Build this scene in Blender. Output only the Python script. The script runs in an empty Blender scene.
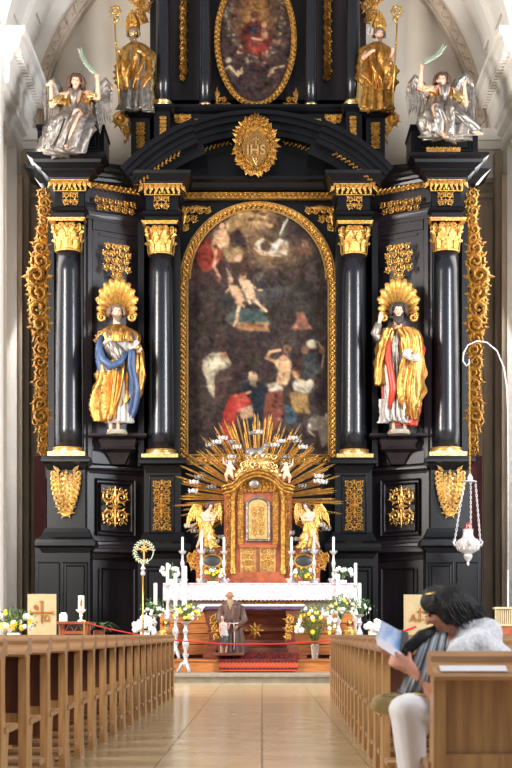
import bpy, bmesh, math, random
import numpy as np
from mathutils import Vector, Matrix, noise
R=math.radians; PI=math.pi
C=bpy.context.scene.collection
random.seed(7)

# ---------------------------------------------------------------- camera, world, lights, exposure
CX,CY,FOC,CAMH=262.0,633.0,1450.0,1.0          # vanishing point of the nave, focal length in pixels, eye height
cam=bpy.data.cameras.new('camera'); co=bpy.data.objects.new('camera',cam); C.objects.link(co)
cam.sensor_fit='HORIZONTAL'; cam.sensor_width=36; cam.lens=36*FOC/512
cam.shift_x=(256-CX)/512; cam.shift_y=(CY-384)/512
cam.clip_end=200; co.location=(0,0,CAMH); co.rotation_euler=(R(90),0,0)
bpy.context.scene.camera=co
cam.dof.use_dof=True; cam.dof.focus_distance=33.5; cam.dof.aperture_fstop=10.0
wd=bpy.data.worlds.new('world'); bpy.context.scene.world=wd; wd.use_nodes=True
wd.node_tree.nodes['Background'].inputs[0].default_value=(0.93,0.96,1.0,1)
wd.node_tree.nodes['Background'].inputs[1].default_value=0.34
vs=bpy.context.scene.view_settings; vs.view_transform='Standard'; vs.look='None'; vs.exposure=0.35; vs.gamma=1; vs.use_curve_mapping=False
def area(name,loc,target,sx,sy,power,col):
    l=bpy.data.lights.new(name,'AREA'); l.shape='RECTANGLE'; l.size=sx; l.size_y=sy; l.energy=power; l.color=col
    o=bpy.data.objects.new(name,l); C.objects.link(o); o.location=loc
    o.rotation_euler=(Vector(target)-Vector(loc)).to_track_quat('-Z','Y').to_euler(); return o
# daylight from the tall nave windows left and right (outside the frame)
area('nave_window_light_left',(-10.5,25,9),(0,36,6),2.4,9,3000,(1.0,0.95,0.88))
area('nave_window_light_right',(10.5,25,9),(0,36,6),2.4,9,2700,(0.9,0.95,1.0))
area('near_window_light_left',(-9,8,7),(0,12,0.5),3,6,1000,(1,0.95,0.88))
area('near_window_light_right',(9,4,7),(0,9,0.5),3,6,800,(0.95,0.97,1.0))
# daylight of the two tall chancel windows beside the altar
area('chancel_window_light_left',(-6.9,36.3,8),(0,34.5,6.0),1.7,10,230,(1,0.98,0.95))
area('chancel_window_light_right',(6.9,36.3,8),(0,34.5,6.0),1.7,10,230,(1,0.98,0.95))

def W(px,py,d): return Vector(((px-CX)*d/FOC, d, CAMH-(py-CY)*d/FOC))
def S(d): return d/FOC            # metres per photo pixel at depth d

# ---------------------------------------------------------------- materials
def lin(c):
    return tuple(((v/255)/12.92 if v/255<=0.04045 else ((v/255+0.055)/1.055)**2.4) for v in c)
MATS={}
def mat(name,col,rough=0.5,metal=0.0,var=0.0,vscale=8,bump=0.0,bscale=30,coat=0.0,col2=None,stretch=None,spec=0.5,trans=0):
    m=bpy.data.materials.new(name); m.use_nodes=True; nt=m.node_tree; b=nt.nodes['Principled BSDF']
    b.inputs['Roughness'].default_value=rough; b.inputs['Metallic'].default_value=metal
    b.inputs['Coat Weight'].default_value=coat; b.inputs['Coat Roughness'].default_value=0.12
    b.inputs['Specular IOR Level'].default_value=spec
    b.inputs['Transmission Weight'].default_value=trans
    c=lin(col); b.inputs['Base Color'].default_value=(*c,1)
    tc=nt.nodes.new('ShaderNodeTexCoord'); mp=nt.nodes.new('ShaderNodeMapping'); nt.links.new(tc.outputs['Object'],mp.inputs[0])
    if stretch: mp.inputs['Scale'].default_value=stretch
    if var or col2:
        n=nt.nodes.new('ShaderNodeTexNoise'); n.inputs['Scale'].default_value=vscale; n.inputs['Detail'].default_value=5
        nt.links.new(mp.outputs[0],n.inputs[0])
        r=nt.nodes.new('ShaderNodeValToRGB'); r.color_ramp.elements[0].position=0.36; r.color_ramp.elements[1].position=0.64
        c2=lin(col2) if col2 else tuple(v*(1-var) for v in c)
        r.color_ramp.elements[0].color=(*c2,1); r.color_ramp.elements[1].color=(*c,1)
        nt.links.new(n.outputs[0],r.inputs[0]); nt.links.new(r.outputs[0],b.inputs['Base Color'])
    if bump:
        n=nt.nodes.new('ShaderNodeTexNoise'); n.inputs['Scale'].default_value=bscale; n.inputs['Detail'].default_value=3
        nt.links.new(mp.outputs[0],n.inputs[0])
        bp=nt.nodes.new('ShaderNodeBump'); bp.inputs['Strength'].default_value=bump; bp.inputs['Distance'].default_value=0.02
        nt.links.new(n.outputs[0],bp.inputs['Height']); nt.links.new(bp.outputs[0],b.inputs['Normal'])
    MATS[name]=m; return m
GOLD=mat('gilding',(226,172,88),0.36,0.6,var=0.45,vscale=14,bump=0.7,bscale=26)
GOLDS=mat('statue_gilding',(206,150,78),0.36,0.88,var=0.45,vscale=9,bump=0.6,bscale=16)
GOLDD=mat('old_gilding',(196,142,64),0.4,0.68,var=0.6,vscale=12,bump=0.8,bscale=22)
GOLDL=mat('pale_gilding',(240,200,130),0.33,0.85,var=0.3,vscale=10,bump=0.4,bscale=18)
BLACK=mat('black_lacquered_wood',(10,10,14),0.3,0,var=0.3,vscale=3,bump=0.06,bscale=14,coat=0.05,spec=0.3,stretch=(1,1,.25))
BLACKB=mat('black_stained_wood',(32,25,29),0.4,0,var=0.35,vscale=3,bump=0.08,bscale=12,coat=0.06,spec=0.35,stretch=(1,1,.2))
COLM=mat('black_marbled_column',(25,26,33),0.27,0,var=0.4,vscale=2.5,coat=0.15,stretch=(1,1,.3))
SILV=mat('silver_leaf',(156,146,138),0.38,0.6,var=0.45,vscale=10,bump=0.5,bscale=20)
WSILV=mat('bright_silver',(214,208,208),0.32,0.3,var=0.3,vscale=20,bump=0.4,bscale=60)
SKIN=mat('painted_flesh',(222,176,150),0.45,var=0.12,vscale=12)
SKIN2=mat('skin',(206,142,118),0.5,var=0.1,vscale=12)
HAIRB=mat('brown_carved_hair',(96,62,46),0.5,var=0.3,vscale=30,bump=0.6,bscale=50)
BEARD=mat('grey_brown_beard',(120,96,80),0.55,var=0.3,vscale=30,bump=0.6,bscale=50)
DHAIR=mat('dark_beard',(52,44,44),0.55,var=0.3,vscale=30,bump=0.6,bscale=50)
BHAIR=mat('black_hair',(12,10,12),0.55,var=0.3,vscale=30,bump=0.5,bscale=70)
BLUE=mat('painted_blue',(62,84,122),0.42,var=0.3,vscale=10,bump=0.3,bscale=12)
RED=mat('painted_red',(186,62,42),0.4,var=0.3,vscale=10,bump=0.3,bscale=12)
WHITEP=mat('painted_white',(190,182,176),0.45,var=0.15,vscale=12,bump=0.3,bscale=20)
PLAST=mat('plaster_beige',(205,192,176),0.85,var=0.06,vscale=1.5,bump=0.05)
PLASTW=mat('plaster_white',(236,230,222),0.8,var=0.05,vscale=1.5)
STONEP=mat('pilaster_stone',(188,172,152),0.8,var=0.1,vscale=2,bump=0.05)
STUCCO=mat('stucco_rib',(206,188,170),0.8,var=0.12,vscale=6,bump=0.4,bscale=9)
WOOD=mat('pew_oak',(186,142,90),0.42,var=0.0,col2=(158,114,70),vscale=5,bump=0.1,bscale=20,stretch=(6,6,.7),coat=0.15)
WOODH=mat('pew_oak_rail',(176,134,92),0.38,var=0.0,col2=(150,108,72),vscale=5,bump=0.1,bscale=20,stretch=(.7,6,6),coat=0.25)
WOODD=mat('pew_dark_panel',(112,62,40),0.45,col2=(84,46,30),vscale=4,stretch=(5,5,.7),coat=0.1)
WOODO=mat('orange_wood',(196,124,62),0.4,col2=(166,96,46),vscale=4,stretch=(.6,3,6),coat=0.2)
WOODR=mat('red_brown_wood',(128,68,44),0.35,col2=(94,46,32),vscale=4,stretch=(.8,3,5),coat=0.3)
TABR=mat('red_marbled_wood',(170,92,56),0.3,col2=(132,62,38),vscale=4,coat=0.3)
STONE=mat('grey_stone',(160,150,134),0.7,var=0.25,vscale=6,bump=0.3)
SLAB=mat('polished_floor_slab',(196,174,134),0.22,0,var=0.16,vscale=1.6,bump=0.02,bscale=3,coat=0.2)
JOINT=mat('floor_joint',(140,122,94),0.6)
CLOTH=mat('white_linen',(214,208,214),0.8,var=0.05,vscale=20,bump=0.2,bscale=60)
LACE=mat('white_lace',(226,214,216),0.85,col2=(196,166,170),vscale=16,bump=0.5,bscale=90)
PURPLE=mat('purple_cloth',(88,56,92),0.7)
CARPET=mat('red_patterned_carpet',(128,32,22),0.9,col2=(44,16,14),vscale=26)
REDM=mat('red_rope',(186,34,38),0.6)
CANDLE=mat('wax_candle',(248,240,226),0.4)
GREEN=mat('leaf_green',(74,112,50),0.5,var=0.4,vscale=15)
GREEND=mat('dark_leaf_green',(48,88,44),0.45,var=0.4,vscale=10)
YEL=mat('yellow_petal',(250,222,50),0.6)
WHT=mat('white_petal',(248,246,240),0.6,var=0.08,vscale=30)
LIME=mat('cream_limestone',(192,172,132),0.75,var=0.12,vscale=7,bump=0.15)
BRONZE=mat('bronze_inlay',(178,112,52),0.4,0.5)
GLASSR=mat('ruby_glass',(190,16,18),0.1,coat=0.5)
MARS=mat('brown_habit',(96,66,56),0.55,var=0.25,vscale=8,bump=0.2)
DARKR=mat('dark_red_curtain',(74,20,22),0.8,var=0.3,vscale=3)
SHIELD=mat('shield_bronze',(140,98,46),0.45,0.5,var=0.4,vscale=30,bump=0.5,bscale=40)
BRASS=mat('brass',(214,170,90),0.3,0.9,bump=0.1)
DGREY=mat('dark_grey_pewter',(80,82,84),0.35,0.6)
EYE=mat('dark_eye',(30,22,20),0.3)
LIP=mat('lip',(170,84,72),0.5)

# ---------------------------------------------------------------- mesh builder
class MB:
    def __init__(s,M=None): s.v=[]; s.f=[]; s.M=M or Matrix.Identity(4); s.fl=s.M.determinant()<0
    def setM(s,M): s.M=M; s.fl=M.determinant()<0; return s
    def add(s,vs,fs):
        n=len(s.v); M=s.M
        for p in vs: s.v.append(tuple(M@Vector(p)))
        for f in fs:
            f=[i+n for i in f]
            s.f.append(f[::-1] if s.fl else f)
    def box(s,a,b):
        x0,y0,z0=a; x1,y1,z1=b
        s.add([(x0,y0,z0),(x1,y0,z0),(x1,y1,z0),(x0,y1,z0),(x0,y0,z1),(x1,y0,z1),(x1,y1,z1),(x0,y1,z1)],
              [(0,3,2,1),(4,5,6,7),(0,1,5,4),(1,2,6,5),(2,3,7,6),(3,0,4,7)])
    def hexa(s,p):   # 8 points: bottom 4 ccw, top 4 ccw
        s.add(p,[(0,3,2,1),(4,5,6,7),(0,1,5,4),(1,2,6,5),(2,3,7,6),(3,0,4,7)])
    def prism(s,poly,y0,y1):  # poly in xz ccw seen from -y
        n=len(poly); vs=[(x,y0,z) for x,z in poly]+[(x,y1,z) for x,z in poly]
        fs=[list(range(n)),list(range(2*n-1,n-1,-1))]+[(i,i+n,(i+1)%n+n,(i+1)%n) for i in range(n)]
        s.add(vs,fs)
    def prismx(s,poly,x0,x1):  # poly in yz
        n=len(poly); vs=[(x0,y,z) for y,z in poly]+[(x1,y,z) for y,z in poly]
        fs=[list(range(n-1,-1,-1)),list(range(n,2*n))]+[(i,(i+1)%n,(i+1)%n+n,i+n) for i in range(n)]
        s.add(vs,fs)
    def lathe(s,prof,c=(0,0,0),n=16,sq=False,ry=1.0):  # prof: (r,z) bottom to top
        vs=[];fs=[]; m=len(prof)
        for r,z in prof:
            for k in range(n):
                a=2*PI*(k+(.5 if sq else 0))/n; vs.append((c[0]+r*math.cos(a),c[1]+r*ry*math.sin(a),c[2]+z))
        for i in range(m-1):
            for k in range(n):
                k2=(k+1)%n; fs.append((i*n+k,i*n+k2,(i+1)*n+k2,(i+1)*n+k))
        fs.append(list(range(n-1,-1,-1))); fs.append([(m-1)*n+k for k in range(n)])
        s.add(vs,fs)
    def tube(s,pts,rad,n=6,flat=1.0):
        pts=[Vector(p) for p in pts]; m=len(pts)
        if not hasattr(rad,'__len__'): rad=[rad]*m
        vs=[];fs=[]; up=Vector((0,1,0))
        for i,p in enumerate(pts):
            t=(pts[min(i+1,m-1)]-pts[max(i-1,0)])
            if t.length<1e-9: t=Vector((0,0,1))
            t.normalize(); u=up
            if abs(t.dot(u))>0.95: u=Vector((1,0,0))
            a=t.cross(u).normalized(); b=a.cross(t).normalized()
            for k in range(n):
                an=2*PI*k/n; vs.append(p+a*rad[i]*math.cos(an)+b*rad[i]*flat*math.sin(an))
        for i in range(m-1):
            for k in range(n):
                k2=(k+1)%n; fs.append((i*n+k,(i+1)*n+k,(i+1)*n+k2,i*n+k2))
        fs.append(list(range(n))); fs.append([(m-1)*n+k for k in range(n-1,-1,-1)])
        s.add(vs,fs)
    def ell(s,c,r,n=10,m=7,rot=None):
        if not hasattr(r,'__len__'): r=(r,r,r)
        vs=[];fs=[]; c=Vector(c)
        for i in range(m+1):
            th=PI*i/m
            for k in range(n):
                a=2*PI*k/n; p=Vector((r[0]*math.sin(th)*math.cos(a),r[1]*math.sin(th)*math.sin(a),-r[2]*math.cos(th)))
                if rot: p=rot@p
                vs.append(c+p)
        for i in range(m):
            for k in range(n):
                k2=(k+1)%n; fs.append((i*n+k,i*n+k2,(i+1)*n+k2,(i+1)*n+k))
        s.add(vs,fs)
    def leaf(s,p,ang,L,w,h=None,curl=0.0,tilt=0.0):  # lozenge with a raised ridge, lying in xz, facing -y
        if h is None: h=w*0.6
        p=Vector(p); d=Vector((math.cos(ang),0,math.sin(ang))); q=Vector((-d.z,0,d.x)); y=Vector((0,-1,0))
        m1=p+d*L*.4; tip=p+d*L+q*curl*L+y*tilt*L
        s.add([p,m1+q*w*.5,tip,m1-q*w*.5,m1+y*h+q*curl*L*.2,m1-y*h*.4],[(0,4,1),(1,4,2),(2,4,3),(3,4,0),(0,1,5),(1,2,5),(2,3,5),(3,0,5)])
    def spiral(s,cx,cz,r,a0,turns,dr,t,n=14,y=0,bul=1.0):
        pts=[];rad=[]
        for i in range(n+1):
            u=i/n; rr=r*(1-.82*u); a=a0+dr*turns*2*PI*u
            pts.append((cx+rr*math.cos(a),y-bul*t*u*1.6,cz+rr*math.sin(a))); rad.append(t*(.55+.75*math.sin(PI*min(u+.15,1))*1)*(1 if u<.95 else 1.3))
        s.tube(pts,rad,4)
    def build(s,name,m=None,parent=None,smooth=False,loc=None,bevel=0):
        me=bpy.data.meshes.new(name); o0=Vector(loc) if loc is not None else (Vector(parent['_o']) if parent is not None and '_o' in parent else Vector((0,0,0)))
        me.from_pydata([(x-o0.x,y-o0.y,z-o0.z) for x,y,z in s.v],[],[list(f) for f in s.f]); me.validate(); me.update()
        if smooth:
            me.shade_smooth()
            if smooth=='auto':
                try: me.set_sharp_from_angle(angle=R(38))
                except Exception: pass
        if m: me.materials.append(m)
        o=bpy.data.objects.new(name,me); C.objects.link(o)
        if parent is not None: o.parent=parent
        if loc is not None and parent is None: o.location=loc
        o['_o']=tuple(o0)
        return o
def tag(o,label=None,cat=None,group=None,kind=None):
    if label: o['label']=label
    if cat: o['category']=cat
    if group: o['group']=group
    if kind: o['kind']=kind
    return o
def thing(name,label,cat,loc,group=None):
    o=bpy.data.objects.new(name,None); o.empty_display_size=.1; C.objects.link(o); o.location=loc; o['_o']=tuple(loc)
    return tag(o,label,cat,group)
def copy_tree(o,parent=None,loc=None):
    c=o.copy(); C.objects.link(c)
    if parent is not None: c.parent=parent
    if loc is not None: c.location=loc
    for ch in list(o.children): copy_tree(ch,c)
    return c
def PM(px,py,d,rz=0,sc=1.0,mx=1):  # matrix: local units are photo pixels at depth d, origin at that pixel
    s=S(d)*sc
    return Matrix.Translation(W(px,py,d))@Matrix.Rotation(rz,4,'Z')@Matrix.Diagonal((s*mx,s,s,1))
def pbox(mb,x0,y0,x1,y1,d,t,d1=None,zr=None):   # a box whose front face covers photo rect at depth d (d1 at its right edge)
    if d1 is None: d1=d
    zr=zr or (d+d1)/2
    za=W(0,y1,zr).z; zb=W(0,y0,zr).z
    a=W(x0,0,d); b=W(x1,0,d1)
    p=[(a.x,a.y,za),(b.x,b.y,za),(b.x,b.y+t,za),(a.x,a.y+t,za),(a.x,a.y,zb),(b.x,b.y,zb),(b.x,b.y+t,zb),(a.x,a.y+t,zb)]
    mb.hexa(p)
def mould(mb,x0,x1,d,prof,back,d1=None,zr=None):
    """horizontal moulding. prof: list of (py, projection m) top to bottom; wraps round both ends"""
    if d1 is None: d1=d
    zr=zr or (d+d1)/2
    a=W(x0,0,d); b=W(x1,0,d1)
    for (ya,pa),(yb,pb) in zip(prof[:-1],prof[1:]):
        if yb<=ya: continue
        za=W(0,ya,zr).z; zb=W(0,yb,zr).z
        mb.hexa([(a.x-pb,a.y-pb,zb),(b.x+pb,b.y-pb,zb),(b.x+pb,b.y+back,zb),(a.x-pb,a.y+back,zb),
                 (a.x-pa,a.y-pa,za),(b.x+pa,b.y-pa,za),(b.x+pa,b.y+back,za),(a.x-pa,a.y+back,za)])
# ---------------------------------------------------------------- gilded ornament
def ornament4(mb,w,h,cell=8,t=.7,seed=1):
    """scroll panel symmetrical about both axes, with a central rosette"""
    M0=mb.M
    for sz in (1,-1):
        mb.setM(M0@Matrix.Diagonal((1,1,sz,1))@Matrix.Translation((0,0,h/4))); ornament(mb,w,h/2,cell,t,seed,True,None,7)
    mb.setM(M0); rosette(mb,0,0,min(w,h)*.17,8,-t*2)
    for k in range(4): mb.leaf((0,-t,0),PI/2*k,(w if k%2==0 else h)*.3,cell*.35)
def leafy_scroll(mb,x,z,r,a0,dr,t,leaves,rnd):
    """one acanthus volute with leaves sprouting from its outer rim"""
    mb.spiral(x,z,r,a0,1.6,dr,t,13,0,1.5)
    for k in range(leaves):
        u=k/leaves; a=a0+dr*1.05*2*PI*u; rr=r*(1-.5*u)
        mb.leaf((x+rr*.8*math.cos(a),-t*.8,z+rr*.8*math.sin(a)),a-dr*(.75-.3*u),r*rnd.uniform(.55,.8),r*.42,r*.16,dr*.25,.12)
def ornament(mb,w,h,cell=9,t=.75,seed=1,mirror=True,mask=None,leaves=7):
    """openwork acanthus scrolls filling a w x h field (local pixels, centred), mirrored left/right"""
    rnd=random.Random(seed); hw=w/2; W_=hw if mirror else w
    nx=max(1,round(W_/cell)); nz=max(1,round(h/(W_/nx)))
    cw=W_/nx; cz=h/nz; r=min(cw,cz)*.46
    for j in range(nz):
        sh=(.12 if j%2 else -.12)*cw if nx>1 else 0
        for i in range(nx):
            x=(i+.5)*cw-(0 if mirror else hw)+sh; z=-h/2+(j+.5)*cz
            if mask and not mask(x,z): continue
            a0=rnd.choice((-.5,.5,2.6,3.6))+rnd.uniform(-.2,.2); dr=1 if (i+j)%2 else -1
            sr=seed*97+i*13+j
            for sg in ((1,-1) if mirror else (1,)):
                M0=mb.M
                if sg<0: mb.setM(M0@Matrix.Diagonal((-1,1,1,1)))
                leafy_scroll(mb,x,z,r,a0,dr,max(t,r*.17),leaves,random.Random(sr))
                if cz>cw*1.25: mb.spiral(x,z+cz*.4,r*.4,a0+1,1.2,-dr,t*.8,8,0,1)
                for q in (-1,1): mb.leaf((x+cw*.46*q,-t*.4,z+cz*.46),PI/2*q+PI/2+.6*q,r*.7,r*.35)
                mb.setM(M0)
    if mirror:
        k=max(1,int(h/(r*1.6)))
        for j in range(k):
            z=-h/2+(j+.2)*h/k
            if mask and not mask(0,z): continue
            mb.leaf((0,-t,z),PI/2,h/k*.95,r*.6,r*.25)
def rosette(mb,x,z,r,n=8,y=0):
    for k in range(n): mb.leaf((x,y,z),2*PI*k/n,r,r*.45)
    mb.ell((x,y-r*.2,z),r*.2,6,4)
def band(mb,pts,w,step=3.0,y=0,closed=False):
    """running leaf-and-bead band along an xz polyline"""
    P=[Vector((p[0],0,p[1])) for p in pts]; segs=list(zip(P[:-1],P[1:])); acc=0; k=0
    for a,b in segs:
        L=(b-a).length
        if L<1e-6: continue
        d=(b-a)/L; ang=math.atan2(d.z,d.x); s=acc
        while s<L:
            p=a+d*s; p.y=y; sg=1 if k%2 else -1
            mb.leaf(p,ang+sg*.75,w*.62,w*.36,w*.22); mb.leaf(p,ang-sg*2.3,w*.5,w*.34,w*.2)
            if k%2: mb.ell(p+Vector((0,-w*.12,0)),w*.15,5,3)
            s+=step; k+=1
        acc=s-L
def frame_strip(mb,outer,inner,y0,y1):
    """flat moulding between two closed xz loops with equal point counts"""
    n=len(outer); vs=[(x,y1,z) for x,z in outer]+[(x,y0,z) for x,z in [((a[0]*.72+b[0]*.28),(a[1]*.72+b[1]*.28)) for a,b in zip(outer,inner)]]
    vs+=[(x,y0+(y1-y0)*.25,z) for x,z in [((a[0]*.3+b[0]*.7),(a[1]*.3+b[1]*.7)) for a,b in zip(outer,inner)]]+[(x,y1,z) for x,z in inner]
    fs=[]
    for r in range(3):
        for i in range(n):
            j=(i+1)%n; fs.append((r*n+i,r*n+j,(r+1)*n+j,(r+1)*n+i))
    for i in range(n):
        j=(i+1)%n; fs.append((3*n+i,3*n+j,j,i))
    mb.add(vs,fs)
# ---------------------------------------------------------------- figures
def capsule(mb,p0,r0,p1,r1,n=10):
    p0=Vector(p0);p1=Vector(p1); d=p1-p0; L=d.length
    if L<1e-6: mb.ell(p0,max(r0,r1),n,6); return
    d/=L; prof=[]
    pts=[];rad=[]
    for i in range(4): a=PI/2*(1-i/3.0); pts.append(p0-d*r0*math.sin(a)); rad.append(max(r0*math.cos(a),r0*.05))
    for i in range(1,4): pts.append(p0+d*L*i/4); rad.append(r0+(r1-r0)*i/4)
    for i in range(4): a=PI/2*i/3.0; pts.append(p1+d*r1*math.sin(a)); rad.append(max(r1*math.cos(a),r1*.05))
    mb.tube(pts,rad,n)
def blob(name,caps,m,parent,vox,mbx=None,smooth_it=3):
    """one continuous surface from tapered limbs: joined, voxel remeshed and smoothed"""
    mb=MB()
    if mbx: mb.v+=mbx.v; mb.f+=mbx.f
    for c in caps: capsule(mb,*c)
    o=mb.build(name,m,parent)
    md=o.modifiers.new('r','REMESH'); md.mode='VOXEL'; md.voxel_size=vox; md.use_smooth_shade=True
    ms=o.modifiers.new('s','SMOOTH'); ms.iterations=smooth_it; ms.factor=.5
    dg=bpy.context.evaluated_depsgraph_get(); ev=o.evaluated_get(dg); me=bpy.data.meshes.new_from_object(ev)
    o.modifiers.clear(); old=o.data; o.data=me; bpy.data.meshes.remove(old); me.name=name
    if not me.materials: me.materials.append(m)
    me.shade_smooth(); return o
def hand(caps,w,dirv,side,s,curl=.5,nrm=None):
    """palm, five fingers with knuckles; w wrist, dirv pointing, side thumb side, s hand length"""
    w=Vector(w); d=Vector(dirv).normalized(); sd=Vector(side); sd=(sd-d*sd.dot(d)).normalized(); nr=d.cross(sd) if nrm is None else Vector(nrm)
    pc=w+d*s*.24
    for k in (-.16,0,.16): caps.append((w+sd*s*k*.6,s*.11,w+d*s*.45+sd*s*k,s*.095))
    for k,(o,L) in enumerate(((.21,.40),(.07,.46),(-.07,.43),(-.2,.34))):
        b=w+d*s*.48+sd*s*o; a=curl*.6; m1=b+(d*math.cos(a)+nr*math.sin(a))*s*L*.5+sd*s*o*.12
        a2=curl*1.7; e=m1+(d*math.cos(a2)+nr*math.sin(a2))*s*L*.5
        caps.append((b,s*.058,m1,s*.052)); caps.append((m1,s*.052,e,s*.042))
    t0=w+d*s*.14+sd*s*.2; t1=t0+(d*.6+sd*.75+nr*.15).normalized()*s*.24; t2=t1+(d*.9+sd*.3+nr*.3).normalized()*s*.2
    caps.append((t0,s*.075,t1,s*.062)); caps.append((t1,s*.062,t2,s*.048))
def rotv(yaw,pitch=0,roll=0): return Matrix.Rotation(yaw,3,'Z')@Matrix.Rotation(pitch,3,'X')@Matrix.Rotation(roll,3,'Y')
def head(caps,c,r,rot):
    """c head centre, r half head height; face looks along local -y"""
    c=Vector(c)
    def q(x,y,z): return c+rot@(Vector((x,y,z))*r)
    caps+= [(q(0,.12,.28),r*.70,q(0,.2,.2),r*.70),(q(0,-.12,.1),r*.56,q(0,-.22,-.5),r*.36),(q(0,-.3,-.72),r*.2,q(0,-.36,-.76),r*.19),
            (q(0,-.62,.12),r*.08,q(0,-.80,-.18),r*.13),(q(-.28,-.55,.3),r*.12,q(.28,-.55,.3),r*.12),(q(-.2,-.5,-.5),r*.12,q(.2,-.5,-.5),r*.12),
            (q(-.66,.05,.05),r*.12,q(-.68,.05,-.2),r*.1),(q(.66,.05,.05),r*.12,q(.68,.05,-.2),r*.1),(q(-.3,-.5,-.15),r*.17,q(-.3,-.4,-.2),r*.17),(q(.3,-.5,-.15),r*.17,q(.3,-.4,-.2),r*.17)]
    return q
def face_bits(parent,q,r,rot,eyes='eyes'):
    mb=MB()
    for sx in (-1,1): mb.ell(q(.25*sx,-.63,.1),(r*.1,r*.06,r*.055),8,5,rot)
    mb.build('eyes',EYE,parent,True)
    mb=MB(); mb.ell(q(0,-.66,-.42),(r*.19,r*.06,r*.055),8,5,rot); mb.build('mouth',LIP,parent,True)
def hair(mb,c,r,rot,long=.9,n=40,seed=3,back_only=False,curl=.3):
    """locks sweeping over the skull and down the sides"""
    rnd=random.Random(seed); c=Vector(c)
    def q(x,y,z): return c+rot@(Vector((x,y,z))*r)
    mb.ell(q(0,.2,.35),(r*.8,r*.82,r*.74),12,8,rot)
    for k in range(n):
        a=rnd.uniform(-.15,1.15)*PI; # around the back: angle 0=right side, PI=left side
        x0,y0=math.cos(a)*.55,math.sin(a)*.55+.15
        x1,y1=math.cos(a)*.92,math.sin(a)*.9+.12
        l=long*rnd.uniform(.7,1.15); ww=rnd.uniform(-curl,curl)
        mb.tube([q(x0*.6,y0*.6,1.0),q(x1*.95,y1*.95,.45),q(x1*1.06+ww*.3,y1*1.05,-.1*l),q(x1*1.0-ww*.4,y1,-.55*l),q(x1*1.1+ww*.5,y1*1.05,-l)],[r*.1,r*.17,r*.17,r*.15,r*.04],6)
def robe(mb,rings,nf=9,amp=.1,seed=1,arc=None,rows=40,cols=72,twist=0.0,sharp=1.6,thick=0):
    """draped cloth: rings (centre, rx, ry, fold) from top to bottom; arc=(a0,a1) or list per ring (radians; -PI/2 is the viewer's side)"""
    rnd=random.Random(seed); ph=[rnd.uniform(0,6.28) for _ in range(4)]; vs=[];fs=[]; K=len(rings)
    full=arc is None
    for i in range(rows+1):
        t=i/rows*(K-1); k=min(int(t),K-2); u=t-k
        def g(j): return rings[max(0,min(K-1,j))]
        def cr(f):
            p0,p1,p2,p3=f(g(k-1)),f(g(k)),f(g(k+1)),f(g(k+2))
            return p1+(p2-p0)*(.5*u)+(p0*2-p1*5+p2*4-p3)*(.5*u*u)+(p1*3-p0-p2*3+p3)*(.5*u*u*u)
        c=cr(lambda r:Vector(r[0])); rx=cr(lambda r:r[1]); ry=cr(lambda r:r[2]); fo=cr(lambda r:r[3]); T=i/rows
        if full: a0,a1=0,2*PI
        else:
            ar=arc if isinstance(arc,list) else [arc]*K
            a0=ar[k][0]*(1-u)+ar[min(k+1,K-1)][0]*u; a1=ar[k][1]*(1-u)+ar[min(k+1,K-1)][1]*u
        for j in range(cols+(0 if full else 1)):
            a=a0+(a1-a0)*j/cols
            w=a*nf+ph[0]+twist*T*6+.8*math.sin(T*5+ph[1]+a)
            f=1-abs(math.sin(w/2))**(1/sharp)*1.0
            f2=math.sin(a*(nf*1.7)+ph[2]+T*3)*.35
            m=1+1.75*amp*fo*(f*1.6-.6+f2)
            vs.append((c.x+rx*m*math.cos(a),c.y+ry*m*math.sin(a),c.z+.3*amp*fo*rx*math.sin(a*3+ph[3])*T))
    w=cols if full else cols+1
    for i in range(rows):
        for j in range(cols):
            j2=(j+1)%w if full else j+1
            fs.append((i*w+j,(i+1)*w+j,(i+1)*w+j2,i*w+j2))
    if thick and not full:
        n=len(vs); 
        nb=[]
        for i in range(rows+1):
            cc=sum((Vector(vs[i*w+j]) for j in (0,w//2,w-1)),Vector())/3
            for j in range(w):
                p=Vector(vs[i*w+j]); t=i/rows*(K-1); k=min(int(t),K-2); u=t-k; c0=Vector(rings[k][0])*(1-u)+Vector(rings[k+1][0])*u
                d=p-c0; d.z=0; L=max(d.length,1e-6); nb.append(p-d/L*thick)
        vs=[Vector(v) for v in vs]+nb; f2=[(a+n,d+n,c+n,b+n) for a,b,c,d in fs]
        ed=[]
        for i in range(rows): ed.append((i*w,i*w+n,(i+1)*w+n,(i+1)*w)); ed.append((i*w+w-1,(i+1)*w+w-1,(i+1)*w+w-1+n,i*w+w-1+n))
        for j in range(w-1): ed.append((j,j+1,j+1+n,j+n)); ed.append((rows*w+j,rows*w+j+n,rows*w+j+1+n,rows*w+j+1))
        fs=fs+f2+ed
    if full: fs.append([rows*w+j for j in range(w)][::-1]); fs.append(list(range(w)))
    mb.add(vs,fs)
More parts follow.
